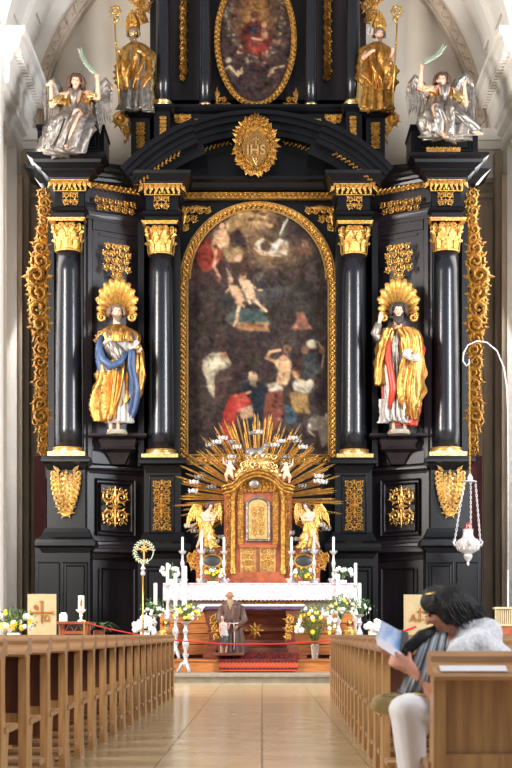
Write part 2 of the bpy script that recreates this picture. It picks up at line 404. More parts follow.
def wing(mb,arm,dirs,n=12,w=3.5,seed=1):
    """feathers along an arm polyline; dirs: (dx,dz,len) at arm start and end, in local px"""
    rnd=random.Random(seed); A=[Vector(a) for a in arm]; L=[(b-a).length for a,b in zip(A[:-1],A[1:])]; tot=sum(L)
    def at(t):
        s=t*tot
        for k,l in enumerate(L):
            if s<=l or k==len(L)-1: return A[k].lerp(A[k+1],min(1,s/l))
            s-=l
    mb.tube(A,[w*.5]+[w*.62]*(len(A)-2)+[w*.35],8)
    for row,(sc,off) in enumerate(((1,0),(.66,-.6),(.36,-1.1))):
        for k in range(n):
            t=(k+.3*row)/(n-1+.6); b=at(min(t,1)); d0,d1=Vector(dirs[0][:2]),Vector(dirs[1][:2]); l=dirs[0][2]*(1-t)+dirs[1][2]*t
            d=d0.lerp(d1,t); an=math.atan2(d.y,d.x)+rnd.uniform(-.04,.04)
            mb.leaf((b.x,b.y+off,b.z),an,l*sc*rnd.uniform(.92,1.05),w*(1.0 if row==0 else .85),w*.22,.05)
# ================================================================ THE SETTING
def struct(name,mb,m,parent=None,smooth=False,**k):
    o=mb.build(name,m,parent,smooth,**k)
    if parent is None: o['kind']='structure'
    return o
# floor: screed with polished slabs laid on it
mb=MB(); mb.box((-12,-4,-.3),(12,40,-.012)); floor=struct('floor',mb,JOINT)
sl=MB(); sl.box((-.396,-.396,-.03),(.396,.396,-.0)); me=None
rnd=random.Random(3)
for j in range(25):
    for i in range(-3,3):
        y=10.2+.8*j; x=.4+.8*i
        if me is None:
            o=sl.build('floor_slab',SLAB,floor); me=o.data
        else:
            o=bpy.data.objects.new('floor_slab',me); C.objects.link(o); o.parent=floor
        o.location=(x,y,rnd.uniform(-.001,.001)); o.rotation_euler=(rnd.uniform(-.0008,.0008),rnd.uniform(-.0008,.0008),rnd.choice((0,PI/2,PI)))
mb=MB(); mb.box((-12,-4,-.05),(-2.05,28.9,-.002)); mb.box((2.05,-4,-.05),(12,28.9,-.002)); mb.box((-2.05,-4,-.05),(2.05,9.75,-.002))
struct('floor_margin',mb,SLAB,floor)
# stone step and raised chancel floor
mb=MB(); mb.box((-9,29.0,-.02),(9,40,.155)); mb.box((-9,28.95,.125),(9,29.4,.17)); struct('floor_chancel',mb,STONE)
# back wall of the apse with the arch-shaped field
DB=38.6
mb=MB(); a=W(0,0,DB); mb.box((-9,DB+.25,0),(9,DB+.8,24)); struct('wall_back',mb,PLAST)
ac=W(258,140,DB); ar=217*S(DB)
mb=MB(); mb2=MB()
def archring(mb,r0,r1,y0,y1,cx,cz,n=40,zleg=None):
    vs=[];fs=[]
    for i in range(n+1):
        a=PI*i/n
        for r,y in ((r0,y1),(r0,y0),(r1,y0),(r1,y1)): vs.append((cx+r*math.cos(a),y,cz+r*math.sin(a)))
    for i in range(n):
        for k in range(4): fs.append((i*4+k,i*4+(k+1)%4,i*4+4+(k+1)%4,i*4+4+k))
    mb.add(vs,fs)
archring(mb,ar,ar+.34,DB-.02,DB+.3,ac.x,ac.z); archring(mb,ar+.06,ar+.28,DB-.1,DB,ac.x,ac.z)
band(mb.setM(Matrix.Translation((ac.x,DB-.1,ac.z))),[((ar+.17)*math.cos(PI*i/60),(ar+.17)*math.sin(PI*i/60)) for i in range(61)],.26,.2)
struct('trim_1',mb,STUCCO); bpy.data.objects['trim_1']['label']='stucco arch moulding around the apse wall'
mb=MB(); archring(mb,ar+.34,ar+4,DB+.0,DB+.25,ac.x,ac.z); mb.setM(Matrix.Identity(4))
struct('wall_back_arch',mb,PLASTW)
# chancel vault
mb=MB(); archring(mb,ar+.55,ar+.95,35.0,DB+.05,ac.x,ac.z+.4); struct('ceiling',mb,PLASTW)
mb=MB()
archring(mb,ar+.42,ar+.56,35.0,35.5,ac.x,ac.z+.4); archring(mb,ar+.42,ar+.56,36.9,37.3,ac.x,ac.z+.4)
for sg in (-1,1):
    for k in range(7):
        an=R(8+k*13)
        for yy in (35.62,):
            M=Matrix.Translation((ac.x,0,ac.z+.4))@Matrix.Rotation(-(an if sg>0 else PI-an),4,'Y')
            mb.setM(M); mb.box((ar+.46,35.6,-.5),(ar+.56,36.8,-.42)); mb.box((ar+.46,35.6,.42),(ar+.56,36.8,.5)); mb.box((ar+.46,37.4,-.4),(ar+.56,38.3,-.32))
mb.setM(Matrix.Identity(4)); struct('trim_2',mb,PLASTW); bpy.data.objects['trim_2']['label']='raised stucco bands of the chancel vault'
# side walls with tall windows
ZC=W(0,36.5,35).z
for sg,nm in ((-1,'left'),(1,'right')):
    mb=MB()
    def b(y0,y1,z0,z1,x0=6.3,x1=7.0):
        xs=sorted((sg*x0,sg*x1)); mb.box((xs[0],y0,z0),(xs[1],y1,z1))
    b(35,35.35,0,14.6); b(37.25,DB+.3,0,14.6); b(35.35,37.25,0,.9); b(35.35,37.25,13.5,14.6)
    b(34.6,35.05,0,15.0,6.25,9.5); b(34.9,DB+.3,14.4,24,6.9,7.2)
    struct('wall_'+nm,mb,PLASTW)
    # window: frame, bars and panes
    mb=MB()
    for y in (35.38,36.3,37.2): xs=sorted((sg*6.62,sg*6.72)); mb.box((xs[0],y-.03,.9),(xs[1],y+.03,13.5))
    for k in range(17): z=.915+k*.786; xs=sorted((sg*6.63,sg*6.71)); mb.box((xs[0],35.35,z-.025),(xs[1],37.25,z+.025))
    wn=struct('window_%d'%(1 if sg<0 else 2),mb,PLASTW)
    GP=MATS.get('window_glass') or mat('window_glass',(250,250,250),0.3,trans=1.0)
    pm=None
    for k in range(16):
        for c,(y0,y1) in enumerate(((35.41,36.27),(36.33,37.17))):
            z=.94+k*.786
            if pm is None:
                m_=MB(); m_.box((sg*6.66-.004,-.43,0),(sg*6.66+.004,.43,.745)); o=m_.build('pane',GP,wn); pm=o.data
            else: o=bpy.data.objects.new('pane',pm); C.objects.link(o); o.parent=wn
            o.location=(0,(y0+y1)/2,z)
    # cornice running round the chancel, stepped profile
    prof=[(5.62,0),(5.62,-.14),(5.72,-.2),(5.78,-.42),(5.95,-.5),(5.98,-.62),(6.05,-.7),(6.08,-1.15),(6.16,-1.2),(6.16,-1.35),(6.3,-1.42)]
    mb=MB()
    for (xa,za),(xb,zb) in zip(prof[:-1],prof[1:]):
        if abs(za-zb)<1e-6: continue
        z1,z0=ZC+za,ZC+zb
        def P4(x,y,z): return (sg*x,y,z)
        pts=[P4(xb,34.35+(xb-5.62),z0),P4(7.0,34.35+(xb-5.62),z0),P4(7.0,DB+.3,z0),P4(xb,DB+.3,z0),
             P4(xa,34.35+(xa-5.62),z1),P4(7.0,34.35+(xa-5.62),z1),P4(7.0,DB+.3,z1),P4(xa,DB+.3,z1)]
        if sg<0: pts=[pts[1],pts[0],pts[3],pts[2],pts[5],pts[4],pts[7],pts[6]]
        mb.hexa(pts)
    for k in range(18):
        y=34.9+k*.2; xs=sorted((sg*5.8,sg*6.0)); mb.box((xs[0],y,ZC-.52),(xs[1],y+.1,ZC-.42))
    struct('trim_%d'%(3 if sg<0 else 4),mb,PLASTW)['label']=nm+' white stepped cornice under the vault'
    # secondary white entablature block and pilaster on the back wall beside the altar
    mb=MB(); x=lambda v:sorted((sg*v[0],sg*v[1]))
    for x0,x1,z0,z1,pr in ((5.5,6.6,13.95,14.25,.55),(5.58,6.6,13.75,13.95,.42),(5.65,6.5,13.1,13.75,.28),(5.6,6.5,13.0,13.1,.36)):
        xs=x((x0,x1)); mb.box((xs[0],DB-pr,z0),(xs[1],DB+.3,z1))
    struct('trim_%d'%(5 if sg<0 else 6),mb,PLASTW)['label']=nm+' white entablature block over the stone pilaster'
    mb=MB()
    for x0,x1,z0,z1,pr in ((5.72,6.3,0,12.5,.22),(5.86,6.16,.8,12.3,.27),(5.55,5.72,0,12.4,.1),(5.64,6.36,12.5,12.62,.3),(5.66,6.34,12.9,13.0,.32),(5.7,6.3,12.62,12.9,.24)):
        xs=x((x0,x1)); mb.box((xs[0],DB-pr,z0),(xs[1],DB+.3,z1))
    for k in range(5):
        xx=sg*(5.74+k*.13); mb.setM(Matrix.Translation((xx,DB-.27,12.62))); mb.leaf((0,0,0),PI/2,.3,.14,.06); mb.spiral(0,.2,.06,0,1.2,1,.02,8)
    mb.setM(Matrix.Identity(4))
    struct('trim_%d'%(7 if sg<0 else 8),mb,STONEP)['label']=nm+' tall stone pilaster with a carved capital'
    mb=MB()
    for y0,y1,xo,z1 in ((37.35,37.6,.12,12.8),(37.9,38.3,.2,13.6),(35.1,35.3,.08,12.9)):
        xs=x((6.3-xo,6.3)); mb.box((xs[0],y0,0),(xs[1],y1,z1))
    struct('trim_%d'%(9 if sg<0 else 10),mb,STONEP)['label']=nm+' stone window surround strips'

# ================================================================ THE ALTARPIECE
alt=thing('altarpiece','huge black and gold baroque altarpiece filling the apse wall','altarpiece',(W(258,0,36.5).x,37,0.155))
DO,DI,DP,DC,DU=35.6,35.9,36.9,37.1,37.3     # outer bay, inner bay, niche bay back, centre, upper storey
def part(name,mb,m,parent=alt,smooth=False): return mb.build(name,m,parent,smooth)
MIR=lambda x:516-x
def both(fn):
    for s in (0,1): fn(s)
def X2(s,x0,x1): return (x0,x1) if s==0 else (MIR(x1),MIR(x0))
# backboard of the whole structure
mb=MB()
pbox(mb,40,205,476,668,DC+.35,.5); pbox(mb,135,100,381,210,DU+.3,.4); pbox(mb,150,-75,366,110,DU+.3,.4)
pbox(mb,44,172,472,215,DC+.3,.4)
part('backboard',mb,BLACKB)
def column(parent,cx,yt,yb,r,d,capt,caph,base_h,fl=True):
    """shaft with entasis, gilded base and Corinthian capital; pixel numbers at depth d (column axis at d+r)"""
    s=S(d); ax=W(cx,0,d+r*s); z=lambda py:W(0,py,d+r*s).z
    h=z(yt)-z(yb); mb=MB(); prof=[(r*s*(1.0-.14*(t**1.6)),z(yb)+h*t) for t in [i/10 for i in range(11)]]
    mb.lathe(prof,(ax.x,ax.y,0),40); sh=part('column_shaft',mb,COLM,parent,True)
    # base
    mb=MB(); b=z(yb); R0=r*s; u=base_h*s
    mb.lathe([(R0*1.28,b-u*.62),(R0*1.3,b-u*.5),(R0*1.26,b-u*.36),(R0*1.1,b-u*.3),(R0*1.08,b-u*.2),(R0*1.16,b-u*.12),(R0*1.12,b-u*.02),(R0*1.0,b)],(ax.x,ax.y,0),32)
    mb.box((ax.x-R0*1.36,ax.y-R0*1.36,b-u),(ax.x+R0*1.36,ax.y+R0*1.36,b-u*.6)); part('column_base',mb,GOLDL,parent,'auto')
    # capital
    mb=MB(); c0=z(yt); H=caph*s; r1=R0*.9
    mb.lathe([(r1*1.06,c0-.0),(r1*1.1,c0+H*.04),(r1*.98,c0+H*.08),(r1,c0+H*.5),(r1*1.1,c0+H*.85)],(ax.x,ax.y,0),24)
    for row,(n,zb,hh,rr) in enumerate(((8,.06,.42,1.02),(8,.3,.42,1.08))):
        for k in range(n):
            a=2*PI*(k+.5*row)/n; dx,dy=math.cos(a),math.sin(a); tx,ty=-dy,dx
            def q(rad,tt,zz): return (ax.x+dx*rad+tx*tt,ax.y+dy*rad+ty*tt,c0+H*zz)
            w=r1*.34
            P=[q(r1*rr,-w*.8,zb),q(r1*rr,w*.8,zb),q(r1*rr*1.05,-w,zb+hh*.55),q(r1*rr*1.05,w,zb+hh*.55),q(r1*rr*1.22,-w*.6,zb+hh*.9),q(r1*rr*1.22,w*.6,zb+hh*.9),q(r1*rr*1.36,0,zb+hh*.78),q(r1*rr*1.14,0,zb+hh*.55),q(r1*rr*1.1,0,zb)]
            mb.add(P,[(0,8,7,2),(8,1,3,7),(2,7,4),(7,5,4),(7,3,5),(4,5,6),(2,4,6),(3,6,5)])
    for k in range(4):
        a=PI/4+PI/2*k; dx,dy=math.cos(a),math.sin(a)
        M=Matrix.Translation((ax.x+dx*r1*1.3,ax.y+dy*r1*1.3,c0+H*.72))@Matrix.Rotation(a,4,'Z')
        mb.setM(M); mb.spiral(0,0,H*.14,PI/2,1.4,-1,H*.035,12); mb.tube([(-r1*.5,0,-H*.25),(-r1*.2,0,0),(0,0,H*.12)],[H*.03,H*.045,H*.04],5)
    for k in range(4):
        a=PI/2*k-PI/2; mb.setM(Matrix.Translation((ax.x+math.cos(a)*r1*1.18,ax.y+math.sin(a)*r1*1.18,c0+H*.8))@Matrix.Rotation(a+PI/2,4,'Z')); rosette(mb,0,0,H*.13,6); 
        mb.spiral(-r1*.45,-.02,H*.1,0,1.2,1,H*.03,10); mb.spiral(r1*.45,-.02,H*.1,PI,1.2,-1,H*.03,10)
    mb.setM(Matrix.Identity(4)); A=r1*1.42
    mb.box((ax.x-A,ax.y-A,c0+H*.9),(ax.x+A,ax.y+A,c0+H*.96)); mb.box((ax.x-A*1.06,ax.y-A*1.06,c0+H*.96),(ax.x+A*1.06,ax.y+A*1.06,c0+H)); part('column_capital',mb,GOLD,parent)
def parent_part(name,s=None):
    o=bpy.data.objects.new(name,None); C.objects.link(o); o.parent=alt; o['_o']=alt['_o']; return o
def gpanel(mb,x0,y0,x1,y1,d,seed,cell=5,t=.7,rz=0,mask=None,leaves=5):
    cell=min(9.5,(x1-x0)/2*.98); t*=.8
    M=PM((x0+x1)/2,(y0+y1)/2,d-.03,rz); mb.setM(M)
    if mask is None and y1-y0>20: ornament4(mb,x1-x0,y1-y0,cell,t,seed)
    else: ornament(mb,x1-x0,y1-y0,cell,t,seed,True,mask,leaves)
    mb.setM(Matrix.Identity(4))
def picframe(mb,x0,y0,x1,y1,d,w,t,rz=0,steps=2):
    """mitred raised frame mouldings nested inside each other"""
    M=PM((x0+x1)/2,(y0+y1)/2,d,rz); mb.setM(M); hw,hh=(x1-x0)/2,(y1-y0)/2
    for k in range(steps):
        o=k*w*1.9
        O=[(-hw+o,-hh+o),(hw-o,-hh+o),(hw-o,hh-o),(-hw+o,hh-o)]; I=[(-hw+o+w,-hh+o+w),(hw-o-w,-hh+o+w),(hw-o-w,hh-o-w),(-hw+o+w,hh-o-w)]
        frame_strip(mb,O,I,-t,0)
    mb.setM(Matrix.Identity(4))
for s in (0,1):
    sx=-1 if s==0 else 1
    # ---- outer pedestal and plinth
    mb=MB(); a,b=X2(s,47,85); pbox(mb,a,464,b,532,DO,1.4); a,b=X2(s,35,90); pbox(mb,a,548,b,668,DO-.05,1.8)
    mould(mb,*X2(s,48,84),DO,[(457,.14),(460,.16),(462,.16),(464,.1),(467,.05),(470,0)],1.4)
    mould(mb,*X2(s,45,87),DO,[(528,.0),(532,.04),(537,.1),(540,.2),(543,.22),(546,.22),(548,.14),(553,.06)],1.6)
    o=part('pedestal',mb,BLACK)
    mb=MB(); a,b=X2(s,62,88); picframe(mb,a,562,b,664,DO-.05,1.6,1.6,0,2); a,b=X2(s,37,60); picframe(mb,a,562,b,664,DO-.05,1.3,1.4,0,1); part('raised_frame',mb,BLACK,o)
    mb=MB(); cx=66 if s==0 else 450   # acanthus console
    mb.setM(PM(cx,493,DO-.1)); w=18
    for k in range(9):
        t=k/8; z=20-t*40; ww=w*(1-.95*t**2.4)+1.5
        for sg in (-1,1):
            mb.spiral(sg*ww*.62,z,4.6,PI/2,1.3,sg,.9,12,-3*math.sin(PI*t)); mb.leaf((sg*ww*.3,-3*math.sin(PI*t),z+2),PI/2-sg*(1.1+.9*t),9,4.2,1.6,.2*sg)
            mb.leaf((sg*ww*.15,-3.6*math.sin(PI*t),z+1),-PI/2+sg*.55,8,3.6,1.6)
        mb.leaf((0,-4*math.sin(PI*t)-.5,z+4),-PI/2,8,3.4,1.8)
    mb.setM(Matrix.Identity(4)); pm_=PM(cx,493,DO-.02); mb.setM(pm_)
    mb.ell((0,0,4),(12,2.6,15),14,8); mb.setM(Matrix.Identity(4)); part('acanthus_console',mb,GOLDL,o)
    # ---- inner pedestal and plinth
    mb=MB(); a,b=X2(s,144,181); pbox(mb,a,464,b,538,DI,1.3); a,b=X2(s,138,187); pbox(mb,a,552,b,668,DI-.04,1.4)
    mould(mb,*X2(s,146,180),DI,[(458,.14),(461,.17),(464,.17),(466,.09),(469,.04),(473,0)],1.3)
    mould(mb,*X2(s,144,183),DI,[(532,.0),(536,.05),(541,.12),(544,.2),(548,.22),(551,.2),(554,.1),(559,.04)],1.3)
    o=part('pedestal',mb,BLACK)
    mb=MB(); a,b=X2(s,149,174.5); picframe(mb,a,475,b,534,DI,1.6,1.6,0,1); a,b=X2(s,143,182); picframe(mb,a,566,b,664,DI-.04,2,1.6,0,2); part('raised_frame',mb,BLACK,o)
    mb=MB(); a,b=X2(s,152.5,171.5); gpanel(mb,a,480,b,531,DI-.03,11,4.8,.75); part('gilded_scroll_panel',mb,GOLD,o)
    # ---- niche bay, running back towards the centre
    d0,d1=(DO+.35,DP) if s==0 else (DP,DO+.35)
    a,b=X2(s,84,148); mb=MB(); pbox(mb,a,205,b,668,d0+.1,.3,d1+.1)
    # raised panel stiles
    for (u0,v0,u1,v1,t) in ((88,222,92,464,.08),(139,222,145,464,.08),(93,222,139,231,.08),(99,233,133,236,.04),(92,452,140,464,.1)):
        p,q=X2(s,u0,u1); f=lambda x:d0+(d1-d0)*(x-a)/(b-a); pbox(mb,p,v0,q,v1,f(p)+.1-t,.1,f(q)+.1-t,36.3)
    bay=part('niche_bay',mb,BLACKB)
    mb=MB(); f=lambda x:d0+(d1-d0)*(x-a)/(b-a)
    mould(mb,*X2(s,90,141),f(X2(s,90,141)[0])+.1,[(464,.05),(466,.12),(469,.14),(471,.06),(474,0)],.2,f(X2(s,90,141)[1])+.1,36.3)
    part('moulding',mb,BLACKB,bay); mb=MB()
    mould(mb,*X2(s,88,141),f(X2(s,88,141)[0])+.1,[(538,.0),(542,.08),(546,.14),(549,.2),(552,.2),(554,.12),(560,.04)],.2,f(X2(s,88,141)[1])+.1,36.3)
    part('moulding',mb,BLACKB,bay)
    rz=math.atan2((d1-d0),(W(b,0,36.3).x-W(a,0,36.3).x))
    mb=MB(); p,q=X2(s,94,137); picframe(mb,p,479,q,536,36.45,2,2.2,rz,2); p,q=X2(s,100,136); picframe(mb,p,568,q,664,36.4,1.6,2,rz,1); part('raised_frame',mb,BLACKB,bay)
    mb=MB(); p,q=X2(s,101,129)
    if s: p,q=388,415
    gpanel(mb,p,488,q,525,36.36,21,4.6,.75,rz); part('gilded_scroll_panel',mb,GOLD,bay)
    mb=MB(); p,q=(102,132) if s==0 else (384,413)
    gpanel(mb,p,244,q,279,36.3,31,5,.85,rz,lambda x,z:not (abs(x)<1.5 and z>8) and not(z<-11 and abs(x)>9),5); part('gilded_fretwork',mb,GOLD,bay)
    # narrow pilasters flanking each column
    mb=MB()
    for (u0,u1,d) in ((83,90,DO+.75),(138,144,DI+.5),(174,180,DI+.5),(48,54,DO+.75)):
        p,q=X2(s,u0,u1); pbox(mb,p,222,q,466,d,.6)
    part('pilaster',mb,BLACK)
    # ---- columns
    cx=68.5 if s==0 else 446; c=parent_part('column'); column(c,cx,253,448,13.8,DO+.15,0,31,10)
    cx=161 if s==0 else 354; c=parent_part('column'); column(c,cx,256,450,13.4,DI+.15,0,31,10)
    # ---- entablature blocks above the columns
    for (x0,x1,d,top,g0,yy) in ((55,84,DO+.1,180,62,0),(146,178,DI+.1,184,153,4)):
        o_=parent_part('entablature'); mb=MB(); p,q=X2(s,x0,x1)
        pbox(mb,p,188+yy,q,221+yy,d,1.3)
        mould(mb,p+1,q-1,d,[(206+yy,.0),(208+yy,.1),(211+yy,.12),(213+yy,.04),(219+yy,.03),(221+yy,.0)],1.2)
        part('frieze_block',mb,BLACK,o_)
        mb=MB(); mould(mb,p,q,d,[(179+yy,.16),(182+yy,.14),(186+yy,.07),(190+yy,.02)],1.2); part('bed_moulding',mb,BLACK,o_)
        mb=MB(PM((p+q)/2,185+yy,d-.15)); hw=(q-p)/2+3
        for k in range(9):
            xx=-hw+2*hw*k/8; mb.leaf((xx,-.5,4.5),-PI/2+.03*xx,9,4.2,1.6,0,-.12); 
            if k<8: mb.spiral(xx+hw/8,2,1.7,0,1.2,1,.6,8,-1); mb.leaf((xx+hw/8,.5,-1),-PI/2,5,2.2,1)
        mb.tube([(-hw-1.5,-1,4.8),(hw+1.5,-1,4.8)],.7,6); mb.tube([(-hw+1,2,-5),(hw-1,2,-5)],.6,6); mb.setM(Matrix.Identity(4)); part('gilded_moulding',mb,GOLD,o_)
        mb=MB(); p2,q2=X2(s,g0,g0+17); gpanel(mb,p2,192+yy,q2,206+yy,d,5,4,.6); part('gilded_scroll_panel',mb,GOLD,o_)
        mb=MB()
        if x0==55: mould(mb,p,q,d,[(160,.6),(162.5,.6),(164,.54),(165,.48),(168,.46),(171,.34),(172,.3),(174,.3),(176,.22),(179,.14)],1.3)
        else: mould(mb,p,q,d,[(174,.34),(177,.32),(180,.24),(183,.16)],1.3)
        part('cornice',mb,BLACK,o_)
    # cornice return behind the outer block
    mb=MB(); mould(mb,*X2(s,42,60),DO+.7,[(169,.4),(173,.38),(178,.2),(184,.05)],.8); pbox(mb,*[X2(s,45,60)[0],184,X2(s,45,60)[1],222],DO+.8,.8); part('cornice_return',mb,BLACK)
    # ---- entablature over the niche bay
    o_=parent_part('entablature'); a2,b2=X2(s,84,146); f2=lambda x:d0+(d1-d0)*(x-a)/(b-a)
    mb=MB(); pbox(mb,a2,188,b2,222,f2(a2)-.02,.4,f2(b2)-.02,36.3); mould(mb,a2,b2,f2(a2),[(206,.04),(208,.12),(211,.14),(214,.05),(218,.04),(220,.0)],.3,f2(b2),36.3); part('frieze_block',mb,BLACKB,o_)
    mb=MB(); mould(mb,a2,b2,f2(a2),[(168,.42),(172,.4),(177,.28),(181,.2),(185,.12)],.4,f2(b2),36.3); part('cornice',mb,BLACK,o_)
    mb=MB(); mb.setM(PM((a2+b2)/2,188.5,36.2,rz)); band(mb,[(-33,0),(33,0)],8,2.6); mb.setM(Matrix.Identity(4)); mould(mb,a2,b2,f2(a2),[(186,.1),(190,.03)],.3,f2(b2),36.3); part('gilded_moulding',mb,GOLDD,o_)
    mb=MB(); p,q=X2(s,92,139); mb.setM(PM((p+q)/2,206,36.2,rz)); ornament(mb,44,13,7,.65,9); mb.setM(Matrix.Identity(4)); part('gilded_scroll_panel',mb,GOLDD,o_)
    # ---- shell and bracket of the niche
    sc=W(117.5 if s==0 else 398,312,35.95); u=S(35.95)
    mb=MB(); N=13
    for k in range(N):
        a=R(-12)+(PI+R(24))*k/(N-1); L=(20.5 if abs(k-6)<5 else 18)*u; da=(PI+R(24))/(N-1)/2
        rows=[]
        for i in range(8):
            t=i/7; rr=L*(.12+.88*t); y=-.55*math.sin(t*PI*.5)*.9+.25*(t<.01)
            row=[]
            for j in range(5):
                aa=a+da*(j-2)/2; bul=(1-abs(j-2)/2)**.6
                row.append((sc.x+rr*math.cos(aa),sc.y+.35+y-bul*.038*(.3+t),sc.z+(rr*math.sin(aa))*(1.5 if aa<PI and aa>0 else 1)+ (0.03*bul if i==7 else 0)))
            rows.append(row)
        vs=[p for r_ in rows for p in r_]+[(x,y+.05,z) for r_ in rows for (x,y,z) in r_]; fs=[]
        for i in range(7):
            for j in range(4): fs.append((i*5+j,i*5+j+1,i*5+6+j,i*5+5+j)); fs.append((40+i*5+j,40+i*5+5+j,40+i*5+6+j,40+i*5+j+1))
        for j in range(4): fs.append((35+j,36+j,76+j,75+j))
        mb.add(vs,fs)
        aa=a; mb.ell((sc.x+L*math.cos(a),sc.y-.13,sc.z+L*math.sin(a)*(1.5 if 0<a<PI else 1)),(.07,.05,.07),6,4)
    for sg in (-1,1):
        mb.setM(Matrix.Translation((sc.x+sg*.30,sc.y-.2,sc.z-.18))); mb.spiral(sg*.06,0,.11,PI/2,1.5,-sg,.03,12); mb.setM(Matrix.Identity(4))
    part('shell_canopy',mb,GOLD,alt,True)
    mb=MB(); p,q=(92,143) if s==0 else (373,424); dd=36.05
    mould(mb,p,q,dd,[(433.5,.08),(436,.1),(437.5,.04)],.8); mould(mb,p+9,q-9,dd,[(437.5,.0),(440,.06),(446,.0),(449,.04),(452,-.12),(458,-.2),(463,-.25)],.8)
    part('bracket',mb,BLACKB)
    # ---- carved openwork wings at the sides
    o_=parent_part('side_wing'); mb=MB()
    def outl(z):  # left edge (px) as a function of photo y
        ys=[188,215,247,275,300,320,338,377,400,416,433,446,458]; xs=[38,37,33,26,27,28,33,33,34,31,37,36,40]
        return float(np.interp(z,ys,xs))
    rnd=random.Random(5); y=194.0; k=0; mx=1 if s==0 else -1; S_=lambda v:v if s==0 else MIR(v)
    while y<455:
        xl=outl(y); wid=50-xl; r=wid*.5*rnd.uniform(.8,1.05); k+=1
        mb.setM(PM(S_(xl+wid*(.48 if k%2 else .56)),y,DO+.8,0,1,mx)); leafy_scroll(mb,0,0,r,rnd.uniform(0,6.28),(-1)**k,r*.2,9,rnd)
        for q_ in range(6):
            mb.setM(PM(S_(rnd.uniform(xl+4,49)),y+rnd.uniform(-.2,1.3)*r,DO+.86,0,1,mx)); leafy_scroll(mb,0,0,r*.5,rnd.uniform(0,6.28),rnd.choice((-1,1)),r*.11,6,rnd)
        mb.setM(PM(S_(49.3),y,DO+.85)); mb.ell((0,-1,0),(1.1,1.3,r*.6),6,4); mb.ell((0,-1,-r*.8),(.9,1,1.2),5,3)
        y+=r*1.45
    mb.setM(Matrix.Identity(4)); part('gilded_scrollwork',mb,GOLDD,o_)
    mb=MB(); pts=[]
    for k in range(12):
        y=190+k*24; 
        xl=outl(y)+5; xl2=outl(y+24)+5
        p,q=X2(s,xl,52); p2,q2=X2(s,xl2,52)
        za=W(0,y+24,36.5).z; zb=W(0,y,36.5).z; A=W(p,0,36.5).x;B=W(q,0,36.5).x;A2=W(p2,0,36.5).x;B2=W(q2,0,36.5).x
        mb.hexa([(A2,36.6,za),(B2,36.6,za),(B2,36.7,za),(A2,36.7,za),(A,36.6,zb),(B,36.6,zb),(B,36.7,zb),(A,36.7,zb)])
    part('wing_board',mb,BLACKB,o_)
    mb=MB(); p,q=X2(s,34,46); pbox(mb,p,456,q,668,DO+1.2,.2); part('side_board',mb,DARKR)
    # ---- seats of the angels above the outer columns
    o_=parent_part('attic_block'); mb=MB(); p,q=(37.5,104) if s==0 else (411,478)
    pbox(mb,p,128,q,160,DO+.35,1.2); mould(mb,p+1,q-1,DO+.35,[(125,.05),(128,.06),(130,.0)],1.2); mould(mb,p+1,q-1,DO+.35,[(152,.0),(157,.05),(161,.06)],1.2)
    part('block',mb,BLACK,o_); mb=MB(); picframe(mb,p+5,132,p+26,152,DO+.35,1.6,1.4); picframe(mb,q-26,132,q-5,152,DO+.35,1.6,1.4); part('raised_frame',mb,BLACK,o_)
    mb=MB(); p,q=(62,86) if s==0 else (427,460); mb.setM(PM((p+q)/2,151,DO-.25)); ornament(mb,q-p,8,4,.7,4); mb.box((-(q-p)/2,0,-4),((q-p)/2,14,3)); mb.setM(Matrix.Identity(4)); part('gilded_block',mb,GOLD,o_)
# ---- centre: frieze, ledges, tympanum
mb=MB(); pbox(mb,176,189,340,470,DC,.3); pbox(mb,178,460,338,668,DC-.1,.4)
part('centre_panel',mb,BLACK)
cent=parent_part('centre_entablature')
mb=MB(); mould(mb,184,332,DC-.15,[(181,.42),(184,.42),(186,.3),(190,.22),(192,.16)],.6); part('ledge',mb,BLACK,cent)
mb=MB(); mb.setM(PM(258,195,DC-.3)); band(mb,[(-82,0),(82,0)],6.5,2.4); mb.box((-83,1,-3),(83,8,3)); mb.setM(Matrix.Identity(4)); part('gilded_moulding',mb,GOLDD,cent)
ped=parent_part('segmental_pediment')
def arcseg(mb,r0,r1,a0,a1,y0,y1,c,u,n=20):
    vs=[];fs=[]
    for i in range(n+1):
        a=a0+(a1-a0)*i/n
        for r,y in ((r0,y1),(r0,y0),(r1,y0),(r1,y1)): vs.append((c.x+r*u*math.cos(a),y,c.z+r*u*math.sin(a)))
    for i in range(n):
        for k in range(4): fs.append((i*4+k,i*4+(k+1)%4,i*4+4+(k+1)%4,i*4+4+k))
    fs.append((0,3,2,1)); m=4*n; fs.append((m,m+1,m+2,m+3)); mb.add(vs,fs)
mb=MB(); cc=W(257,297,DC); u=S(DC)
A1=math.acos(68/179)
for (r0,r1,y) in ((175,179,-.62),(170,175,-.5),(164,170,-.36),(158,164,-.3)): arcseg(mb,r0,r1,A1,PI-A1,DC+y,DC+.3,cc,u)
part('arch_moulding',mb,BLACK,ped)
mb=MB(); A2=math.acos(132/179.)
for s in (0,1):
    a0,a1=(PI-A1-.02,PI-A2) if s==0 else (A2,A1+.02); c2=W(257,297,DI+.1); u2=S(DI+.1)
    mb=MB()
    for (r0,r1,y) in ((178,183,-.5),(173,178,-.4),(168,173,-.26),(163,168,-.2)): arcseg(mb,r0,r1,a0,a1,DI+.1+y,DC+.3,c2,u2,10)
    part('pediment_wing',mb,BLACK,ped)
mb=MB(); pbox(mb,186,150,330,184,DC+.05,.3)
arcseg(mb,40,160,A1-.1,PI-A1+.1,DC+.02,DC+.3,cc,u,24)
for s in (0,1):
    a0,a1=(PI-A1-.05,PI-A2) if s==0 else (A2,A1+.05); arcseg(mb,152,168,a0,a1,DI+.2,DC+.3,W(257,297,DI+.2),S(DI+.2),10)
part('tympanum',mb,BLACK,ped)
mb=MB(); mb.setM(PM(257,297,DC-.3)); 
